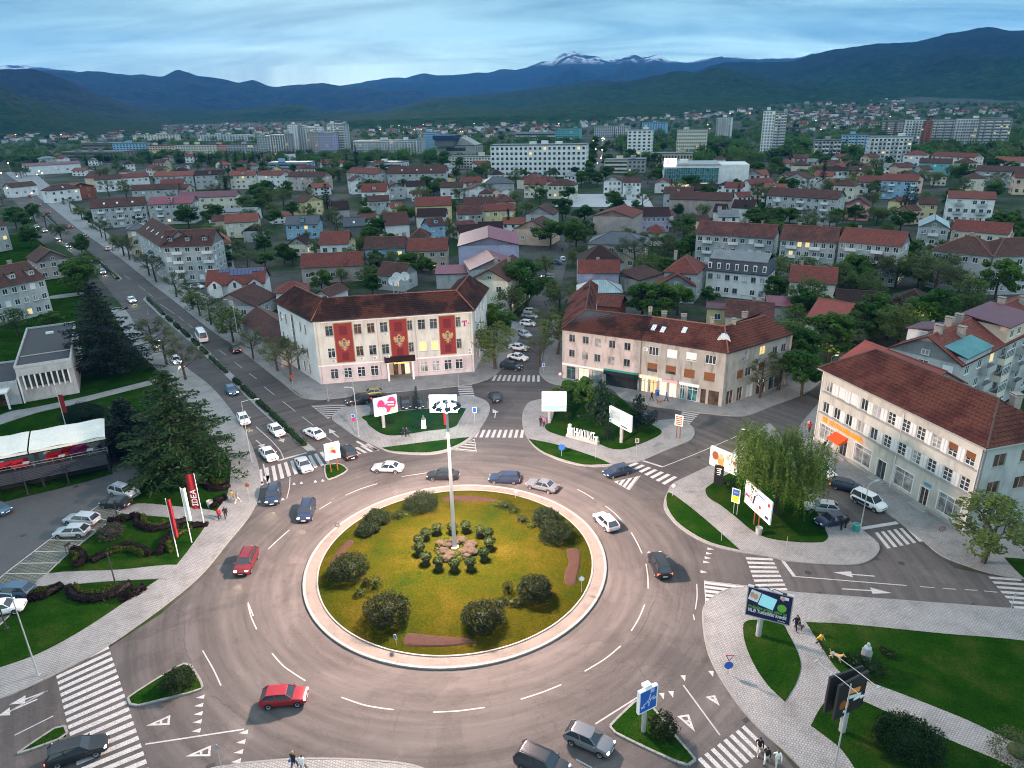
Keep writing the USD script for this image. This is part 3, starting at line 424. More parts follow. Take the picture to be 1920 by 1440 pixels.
for k,x,y in(('c',1380,492),('c',1400,548),('c',1205,1388),('d',300,1415),('d',1000,1345),('b',500,125),('b',1385,8),('a',175,1142),('a',570,775),('b',1820,175),('c',1500,245)):
 c=G(*S(k,(x,y))[0]);z=0.13 if k=='a' else PZ;MB().prism(Point(*c).buffer(0.36,10),z-0.004,z+0.004).put(ROAD if k!='a' else '/World/car_park','manhole_cover','iron')
for k,x,y in(('e',212,838),('e',855,500),('d',815,1312),('h',380,128),('h',1535,218),('g',1755,1080),('e',1580,1425)):
 c=G(*S(k,(x,y))[0]);MB().box(-0.35,0.35,-0.2,0.2,PZ-0.004,PZ+0.004,0.5,(*c,0)).put(ROAD,'drain_grate','iron')
wob=lambda c,h:[(x+h*math.sin(i*2.3+x),y+h*math.sin(i*1.7+y*1.3))for i,(x,y)in enumerate(c)]
crack=lambda k,*p:paint(LineString(wob(curve(GS(S(k,*p)),False,9),.12)).buffer(0.028),'tar_seam','tar',PZ-0.006)
crack('g',(1385,482),(1300,580),(1210,690),(1115,785));crack('g',(865,545),(960,420),(1010,320),(1062,195));crack('c',(1015,890),(1060,862),(1145,832));crack('c',(560,640),(760,725),(900,815),(1010,885));crack('g',(1235,100),(1250,200),(1225,340));crack('g',(885,560),(950,680),(990,760));crack('e',(1385,300),(1390,560),(1440,650));crack('e',(1590,890),(1740,1000),(1890,1105));crack('g',(405,1265),(250,1340),(170,1400));crack('b',(1650,520),(1590,640),(1540,720));crack('b',(1590,515),(1530,720))
# --------------------- buildings: looks and builders
def tile_look(name,a,b,dark,tw=0.34,th=0.42,moss=0.5,rough=0.8):
 usdkit.material(stage,'/World/Looks/'+name,{'at':('texture_coordinate',{}),'ge':('geometry',{}),'br':('brick_texture',{'color1':a,'color2':b,'mortar':mul(dark,0.8),'scale':1.0,'brick_width':tw,'row_height':th,'mortar_size':0.035,'mortar_smooth':0.6,'bias':-0.1}),'n':('noise_texture',{'scale':0.28,'detail':7.0,'roughness':0.7}),'nr':('rgb_ramp',{'ramp':[(0.44,(0,0,0)),(0.66,(moss,moss,moss))]}),'oi':('object_info',{}),'w':('wave_texture',{'scale':0.75,'distortion':0.0,'detail':0.0})if False else('noise_texture',{'scale':2.2,'detail':3.0}),'wr':('rgb_ramp',{'ramp':[(0.3,(0.7,0.7,0.7)),(0.7,(1.25,1.25,1.25))]}),'m':('mix',{'color2':dark}),'m2':('mix',{'mix_type':'multiply','fac':0.9}),'b':('bump',{'strength':0.8,'distance':0.06}),'p':('principled_bsdf',{'roughness':rough,'specular_ior_level':0.2})},[('at.UV','br.vector'),('ge.position','n.vector'),('ge.position','w.vector'),('n.fac','nr.fac'),('nr.color','m.fac'),('br.color','m.color1'),('m.color','m2.color1'),('w.fac','wr.fac'),('wr.color','m2.color2'),('m2.color','p.base_color'),('br.fac','b.height'),('b.normal','p.normal')],surface='p.BSDF')
 return name
def sheet_look(name,c,pitch=0.5,rough=0.45):
 usdkit.material(stage,'/World/Looks/'+name,{'at':('texture_coordinate',{}),'br':('brick_texture',{'color1':c,'color2':mul(c,1.06),'mortar':mul(c,0.55),'scale':1.0,'brick_width':pitch,'row_height':60.0,'mortar_size':0.05,'mortar_smooth':0.5,'offset':0.0}),'ge':('geometry',{}),'n':('noise_texture',{'scale':0.4,'detail':5.0}),'nr':('rgb_ramp',{'ramp':[(0.3,(0.75,0.75,0.75)),(0.7,(1.15,1.15,1.15))]}),'m':('mix',{'mix_type':'multiply','fac':1.0}),'b':('bump',{'strength':0.6,'distance':0.05}),'p':('principled_bsdf',{'roughness':rough,'specular_ior_level':0.4})},[('at.UV','br.vector'),('ge.position','n.vector'),('n.fac','nr.fac'),('br.color','m.color1'),('nr.color','m.color2'),('m.color','p.base_color'),('br.fac','b.height'),('b.normal','p.normal')],surface='p.BSDF')
 return name
ROOFS={'red':tile_look('roof_red',(0.198,0.049,0.035),(0.146,0.039,0.031),(0.055,0.023,0.020),moss=0.35),'dark':tile_look('roof_dark',(0.038,0.014,0.013),(0.024,0.011,0.010),(0.013,0.007,0.007),moss=0.55),'brown':tile_look('roof_brown',(0.102,0.041,0.031),(0.070,0.029,0.024),(0.029,0.017,0.015),moss=0.6),'orange':tile_look('roof_orange',(0.261,0.079,0.053),(0.192,0.060,0.042),(0.078,0.035,0.027),moss=0.3),'mix':tile_look('roof_mix',(0.154,0.049,0.038),(0.094,0.032,0.027),(0.028,0.018,0.017),moss=0.9),'magenta':sheet_look('roof_magenta',(0.148,0.019,0.037)),'slate':sheet_look('roof_slate',(0.033,0.041,0.053)),'burgundy':sheet_look('roof_burgundy',(0.081,0.016,0.027)),'grey':sheet_look('roof_grey',(0.126,0.133,0.141)),'white':sheet_look('roof_white',(0.459,0.474,0.481),1.2),'teal':sheet_look('roof_teal',(0.037,0.155,0.163),1.0),'pale':sheet_look('roof_pale',(0.244,0.311,0.318),0.6),'green':sheet_look('roof_green',(0.009,0.044,0.033)),'ochre':sheet_look('roof_ribbed_red',(0.240,0.036,0.023),0.34)}
def wall_look(name,c,stain=0.35):
 stain*=.6
 usdkit.material(stage,'/World/Looks/'+name,{'ge':('geometry',{}),'mp':('mapping',{'scale':(0.9,0.9,0.22)}),'n':('noise_texture',{'scale':1.0,'detail':6.0,'roughness':0.65}),'n2':('noise_texture',{'scale':0.35,'detail':5.0}),'n3':('noise_texture',{'scale':7.0,'detail':3.0}),'r':('rgb_ramp',{'ramp':[(0.32,(1-stain,1-stain,1-stain)),(0.5,(1,1,1)),(0.7,(1.06,1.06,1.06))]}),'r2':('rgb_ramp',{'ramp':[(0.3,(0.86,0.84,0.82)),(0.6,(1.04,1.04,1.04))]}),'c':('color',{'value':c}),'m':('mix',{'mix_type':'multiply','fac':1.0}),'m2':('mix',{'mix_type':'multiply','fac':1.0}),'b':('bump',{'strength':0.15,'distance':0.02}),'p':('principled_bsdf',{'roughness':0.85,'specular_ior_level':0.2})},[('ge.position','mp.vector'),('mp.vector','n.vector'),('ge.position','n2.vector'),('ge.position','n3.vector'),('n.fac','r.fac'),('n2.fac','r2.fac'),('c.color','m.color1'),('r.color','m.color2'),('m.color','m2.color1'),('r2.color','m2.color2'),('m2.color','p.base_color'),('n3.fac','b.height'),('b.normal','p.normal')],surface='p.BSDF')
 return name
WALLS={k:wall_look('wall_'+k,c,s)for k,c,s in(('white',(0.62,0.62,0.61),0.2),('cream',(0.58,0.54,0.44),0.25),('grey',(0.36,0.37,0.37),0.4),('tan',(0.40,0.35,0.27),0.4),('yellow',(0.58,0.50,0.26),0.2),('blue',(0.22,0.38,0.52),0.25),('lilac',(0.36,0.34,0.46),0.25),('pink',(0.60,0.30,0.28),0.2),('stone',(0.33,0.31,0.28),0.7),('brown',(0.20,0.16,0.13),0.4),('taupe',(0.33,0.28,0.26),0.25),('peach',(0.58,0.42,0.32),0.25),('darkgrey',(0.13,0.14,0.15),0.3),('concrete',(0.28,0.28,0.27),0.5),('brick',(0.26,0.08,0.05),0.3),('rose',(0.43,0.37,0.345),0.7),('ivory',(0.50,0.485,0.44),0.45),('blush',(0.50,0.44,0.445),0.35),('teal',(0.12,0.36,0.36),0.2),('black',(0.02,0.02,0.024),0.3))}
def glass_look(name,tint,rough=0.08):
 usdkit.material(stage,'/World/Looks/'+name,{'ge':('geometry',{}),'n':('noise_texture',{'scale':0.8,'detail':3.0}),'r':('rgb_ramp',{'ramp':[(0.35,mul(tint,0.5)),(0.65,mul(tint,2.0))]}),'p':('principled_bsdf',{'roughness':rough,'specular_ior_level':0.6})},[('ge.position','n.vector'),('n.fac','r.fac'),('r.color','p.base_color')],surface='p.BSDF')
 return name
glass_look('pane',(0.030,0.036,0.042));glass_look('pane_curtain',(0.20,0.20,0.20));glass_look('pane_brown',(0.05,0.03,0.02));glass_look('pane_teal',(0.03,0.10,0.11))
lamp_look('pane_lit',(1.0,0.72,0.26),0.42,(0.3,0.24,0.12));lamp_look('pane_warm',(1.0,0.55,0.2),0.4,(0.4,0.3,0.2));lamp_look('pane_shop',(1.0,0.82,0.55),0.5,(0.3,0.27,0.22))
M('frame_white',(0.68,0.68,0.67),0.5,0.06);M('frame_grey',(0.30,0.30,0.29),0.6,0.1);M('frame_dark',(0.05,0.045,0.04),0.5,0.1);M('shutter_white',(0.62,0.63,0.63),0.6,0.08);M('shutter_brown',(0.17,0.062,0.022),0.6,0.2)
M('chimney_look',(0.30,0.26,0.23),0.9,0.25,1.0,0.4);M('gutter',(0.06,0.055,0.055),0.5,0.1);M('metal_white',(0.6,0.6,0.6),0.4,0.05);M('ridge_tile',(0.20,0.075,0.05),0.8,0.3,2.0);M('ridge_dark',(0.075,0.04,0.035),0.8,0.3,2.0);M('concrete_look',(0.30,0.30,0.29),0.85,0.2,0.6,0.3)
M('bitumen',(0.045,0.047,0.052),0.8,0.25,0.4,0.3);M('solar_blue',(0.012,0.03,0.085),0.2,0.1,spec=0.7)
def roof_mesh(faces,thick=0.2):
 m=MB();edges={}
 for F in faces:
  F=np.array(F,float);u=F[1]-F[0];u/=np.linalg.norm(u);n=np.cross(F[1]-F[0],F[2]-F[0]);n/=np.linalg.norm(n)
  if n[2]<0:n=-n
  w=np.cross(n,u);uv=np.c_[(F-F[0])@u,(F-F[0])@w];k=len(F)
  tri=[[0,i,i+1]for i in range(1,k-1)]
  a=np.cross(F[1]-F[0],F[2]-F[0])
  m.add(F,tri if a[2]>0 else[t[::-1]for t in tri],uv);m.add(F-[0,0,thick],tri if a[2]<0 else[t[::-1]for t in tri],uv)
  for i in range(k):
   key=tuple(sorted((tuple(np.round(F[i],3)),tuple(np.round(F[(i+1)%k],3)))));edges.setdefault(key,[]).append((F[i],F[(i+1)%k],a[2]>0))
 for e in edges.values():
  if len(e)==1:
   p,q,up=e[0];d=[0,0,thick];m.quad(p-d,q-d,q,p)if up else m.quad(q-d,p-d,p,q)
 return m
def roof_faces(kind,w,d,H,rise,ov=0.0,ri=None):
 A,B,C,D=[0,0,H],[w,0,H],[w,d,H],[0,d,H]
 if kind=='g':P,Q=[0,d/2,H+rise],[w,d/2,H+rise];return[[A,B,Q,P],[C,D,P,Q]],[(P,Q)]
 if kind=='x':P,Q=[w/2,0,H+rise],[w/2,d,H+rise];return[[D,A,P,Q],[B,C,Q,P]],[(P,Q)]
 if kind=='s':return[[A,B,[w,d,H+rise],[0,d,H+rise]]],[]
 if kind=='h':
  if w>=d:i=min(d/2,w/2)*0.98;P,Q=[i,d/2,H+rise],[w-i,d/2,H+rise];return[[A,B,Q,P],[C,D,P,Q],[D,A,P],[B,C,Q]],[(P,Q),(A,P),(B,Q),(C,Q),(D,P)]
  i=w/2*0.98;P,Q=[w/2,i,H+rise],[w/2,d-i,H+rise];return[[D,A,P,Q],[B,C,Q,P],[A,B,P],[C,D,Q]],[(P,Q),(A,P),(B,P),(C,Q),(D,Q)]
def window(parent,x,z,w,h,y=0.0,axis=0,side=1,frame='frame_white',pane='pane',bars=1,sill=True,name='window',proud=0.05):
 def T(m):
  for a in m.v:
   if axis==1:
    q=a.copy();a[:,0]=y-side*q[:,1];a[:,1]=q[:,0]
   else:a[:,1]=a[:,1]*side+y
  return m
 m=MB();t=0.075
 m.box(x-w/2,x-w/2+t,-proud,0.02,z,z+h);m.box(x+w/2-t,x+w/2,-proud,0.02,z,z+h);m.box(x-w/2+t,x+w/2-t,-proud,0.02,z,z+t);m.box(x-w/2+t,x+w/2-t,-proud,0.02,z+h-t,z+h)
 for k in range(bars):c=x-w/2+w*(k+1)/(bars+1);m.box(c-0.035,c+0.035,-proud,0.02,z+t,z+h-t)
 if sill:m.box(x-w/2-0.08,x+w/2+0.08,-proud-0.09,0.0,z-0.08,z-0.004)
 p=T(m).put(parent,name,frame)
 T(MB().box(x-w/2+t,x+w/2-t,-0.018,0.015,z+t,z+h-t)).put(p,'pane',pane)
 return p
def pick_pane(r):q=r.random();return 'pane_lit' if q<0.03 else 'pane_warm' if q<0.045 else 'pane_curtain' if q<0.2 else 'shutter_white' if q<0.27 else 'pane'
def chimney(parent,x,y,z,h=1.3,w=0.55,d=0.5,look='chimney_look'):
 m=MB();m.box(x-w/2,x+w/2,y-d/2,y+d/2,z-1.2,z+h);m.box(x-w/2-.07,x+w/2+.07,y-d/2-.07,y+d/2+.07,z+h-.22,z+h-.1)
 m.box(x-w/2-.1,x+w/2+.1,y-d/2-.1,y+d/2+.1,z+h+.16,z+h+.22)
 for a in(-1,1):
  for b in(-1,1):m.box(x+a*(w/2-.06)-.05,x+a*(w/2-.06)+.05,y+b*(d/2-.06)-.05,y+b*(d/2-.06)+.05,z+h,z+h+.16)
 m.put(parent,'chimney',look)
OCC,SHORT=[],[]
def short_name(label):
 for w in(' with ',' behind ',' before ',' beside ',' right of',' left of',' in the',' in a',' at ',' under ',' over ',' below',' among',' joined',' above',' beneath',' between',' by ',' next ',' of the',' half',' and ',' on ',' to ',' off',' half',', '):label=label.split(w)[0]
 return ' '.join(label.split()[:6])
def near_phrase(x,y):
 p=Point(x,y);i=min(range(len(SHORT)),key=lambda k:OCC[k].distance(p));c=OCC[i].centroid;side=(x*c.y-y*c.x)/math.hypot(x,y);dep=math.hypot(x,y)-math.hypot(c.x,c.y)
 return('right of' if side>0 else 'left of')+' the '+SHORT[i]if abs(side)>abs(dep)else('behind' if dep>0 else 'before')+' the '+SHORT[i]
def house(label,cat,L,R,H,d,kind,rise,roof,wall,floors=2,cols=3,detail=2,ov=0.35,z0=None,opts='',world=False,name=None,group=None,upper=None):
 a,b=(np.array(L,float),np.array(R,float))if world else(G(*L,H),G(*R,H))
 w=float(np.hypot(*(b-a)));rz=math.atan2(b[1]-a[1],b[0]-a[0])
 base=float(terrain_z(*((a+b)/2)))if z0 is None else z0
 t=thing(name or cat.replace(' ','_'),label,cat,(a[0],a[1],base),rz,group)
 u_=(b-a)/w;v_=np.array([-u_[1],u_[0]]);OCC.append(Polygon([a,b,b+v_*d,a+v_*d]))
 if name is None:SHORT.append(short_name(label))
 r=random.Random(int(w*1000)+int(H*77));H=H-base if not world else H
 x0,x1,y0,y1=ov,w-ov,ov,d-ov
 m=MB();m.prism([(x0,y0),(x1,y0),(x1,y1),(x0,y1)],-0.5,H-0.03)
 pitch=rise/(d/2)if kind in 'g' else rise/(w/2)if kind=='x' else 0
 if kind=='g':
  for x in(x0,x1):e=0.2 if x==x0 else-0.2;zz=H-0.05+(d/2-y0)*0;m.add([[x,y0,H-.04],[x,y1,H-.04],[x,d/2,H+rise-.24],[x+e,y0,H-.04],[x+e,y1,H-.04],[x+e,d/2,H+rise-.24]],[[0,2,1],[3,4,5],[0,1,2],[5,4,3]])
 if kind=='x':
  for y in(y0,y1):e=0.2 if y==y0 else-0.2;m.add([[x0,y,H-.04],[x1,y,H-.04],[w/2,y,H+rise-.24],[x0,y+e,H-.04],[x1,y+e,H-.04],[w/2,y+e,H+rise-.24]],[[0,1,2],[3,5,4],[2,1,0],[4,5,3]])
 m.put(t,'wall',WALLS[wall])
 if kind=='f':
  rf=MB().box(x0+.25,x1-.25,y0+.25,y1-.25,H-0.028,H+0.12);rp=rf.put(t,'roof',ROOFS.get(roof,roof)if roof!='bitumen' else 'bitumen')
  q=MB()
  for bx in((x0-.06,x1+.06,y0-.06,y0+.24),(x0-.06,x1+.06,y1-.24,y1+.06),(x0-.06,x0+.24,y0+.24,y1-.24),(x1-.24,x1+.06,y0+.24,y1-.24)):q.box(*bx,H-0.026,H+0.45)
  q.put(t,'parapet',WALLS[wall])
  if detail>1 and 'n' not in opts:
   bx,by=w*r.uniform(.25,.6),d*r.uniform(.3,.6);MB().box(bx,bx+min(4,w*.3),by,by+min(3,d*.3),H+.11,H+2.2).put(t,'roof_hut',WALLS[wall])
 elif kind=='m':
  h1,s=rise*0.72,1.0;F=[];b0=[[0,0,H],[w,0,H],[w,d,H],[0,d,H]];b1=[[s,s,H+h1],[w-s,s,H+h1],[w-s,d-s,H+h1],[s,d-s,H+h1]]
  for i in range(4):F.append([b0[i],b0[(i+1)%4],b1[(i+1)%4],b1[i]])
  rp=roof_mesh(F).put(t,'mansard',ROOFS[upper or roof],uv=True)
  F2,rd=roof_faces('g',w-2*s+.5,d-2*s+.5,0,rise*0.28+.5);F2=[[[p[0]+s-.25,p[1]+s-.25,p[2]+H+h1+.05]for p in f]for f in F2];roof_mesh(F2).put(t,'roof',ROOFS[roof],uv=True)
 else:
  F,rd=roof_faces(kind,w,d,H,rise);rp=roof_mesh(F,0.2).put(t,'roof',ROOFS[roof],uv=True)
  if detail>1 and rd:
   q=MB()
   for p,e in rd:q.tube([p,e],0.11,5)
   q.put(rp,'ridge','ridge_dark' if roof in('dark','slate','burgundy')else 'ridge_tile')
  if detail>1 and kind in 'gh':MB().tube([[0,-.05,H-.1],[w,-.05,H-.1]],0.08,5).put(rp,'gutter','gutter')
  zr=lambda y:H+rise*(1-abs(y-d/2)/(d/2))
  if 'c' in opts or(detail>1 and 'n' not in opts and kind in 'gh'):
   for k in range(opts.count('c')or r.choice((1,1,2))):cx=w*r.uniform(.15,.85);chimney(t,cx,d*0.58,zr(d*.58)+.2,r.uniform(.7,1.3),r.uniform(.5,1.0))
  if 's' in opts and kind in 'gh':
   for k in range(opts.count('s')):
    cx=w*(k+1)/(opts.count('s')+1)+r.uniform(-.4,.4);yy=d*.22;q=MB();an=math.atan2(rise,d/2)
    v=np.array([[cx+sx*.42,yy+sy*.62*math.cos(an),H+rise*yy/(d/2)+sy*.62*math.sin(an)+.09]for sx,sy in((-1,-1),(1,-1),(1,1),(-1,1))])
    q.add(np.r_[v,v-[0,0,.2]],[[0,1,2,3],[0,4,5,1],[1,5,6,2],[2,6,7,3],[3,7,4,0]]);q.put(rp,'roof_window',M('skylight',(0.5,0.52,0.55),0.15,0.1,spec=0.7))
  if 'd' in opts and kind in 'gh':
   n=opts.count('d')
   for k in range(n):
    cx=w*(k+.5)/n;yy=d*.14;z1=H+rise*yy/(d/2);dw,dh=1.5,1.35
    MB().prism([(cx-dw/2,yy),(cx+dw/2,yy),(cx+dw/2,d*.42),(cx-dw/2,d*.42)],z1-.3,z1+dh).put(t,'dormer',WALLS['darkgrey']if 'k' in opts else WALLS[wall])
    F3,_=roof_faces('x',dw+.5,d*.4,z1+dh,.5);roof_mesh([[[p[0]+cx-dw/2-.25,p[1]+yy-.25,p[2]]for p in f]for f in F3],.1).put(t,'dormer_roof',ROOFS[roof],uv=True)
    window(t,cx,z1+.25,1.1,.85,yy,bars=1,pane='pane',sill=False)
 if cols:
  fh=H/floors;hh=min(1.45,fh*.52)
  def row(axis,span,y,side,n,off):
   for fl in range(floors):
    for k in range(n):
     c=off+span*(k+.5)/n;z=fl*fh+fh*.34
     if 'b' in opts and fl and k%3==1 and axis==0:
      q=MB().box(c-1.5,c+1.5,y-1.1,y,z-.55,z-.43);q.box(c-1.5,c+1.5,y-1.1,y-1.03,z-.43,z+.4);q.box(c-1.5,c-1.43,y-1.03,y,z-.43,z+.4);q.box(c+1.43,c+1.5,y-1.03,y,z-.43,z+.4);q.put(t,'balcony',WALLS['white' if wall!='white' else 'grey'])
     ww=min(1.5,span/n*.55)
     if detail>0:window(t,c,z,ww,hh,y,axis,side,pane=pick_pane(r),bars=1 if ww>.8 else 0,sill=detail>1,frame='frame_white' if wall not in('white',)or r.random()<.5 else 'frame_grey')
     else:stuffw.append((c,z,ww,hh,axis,y,side))
  stuffw=[]
  row(0,x1-x0,y0,1,cols,x0)
  nd=max(1,int((d-1)/((w-.7)/cols*1.15)))
  cx,cy=-a[0],-a[1];lx=cx*math.cos(rz)+cy*math.sin(rz)
  if lx>w:row(1,y1-y0,x1,1,nd,y0)
  elif lx<0:row(1,y1-y0,x0,-1,nd,y0)
  if stuffw:
   q=MB()
   for c,z,ww,hh_,axis,y,side in stuffw:
    if axis==0:q.box(c-ww/2,c+ww/2,y-.05,y+.05,z,z+hh_)
    else:q.box(y-.05,y+.05,c-ww/2,c+ww/2,z,z+hh_)
   q.put(t,'windows','pane',kind='stuff')
  if kind=='x' and detail>0 and rise>1.2:window(t,w/2,H+.25,min(1.2,w*.2),.9,y0,bars=1,pane=pick_pane(r),sill=False)
 return t,w,H
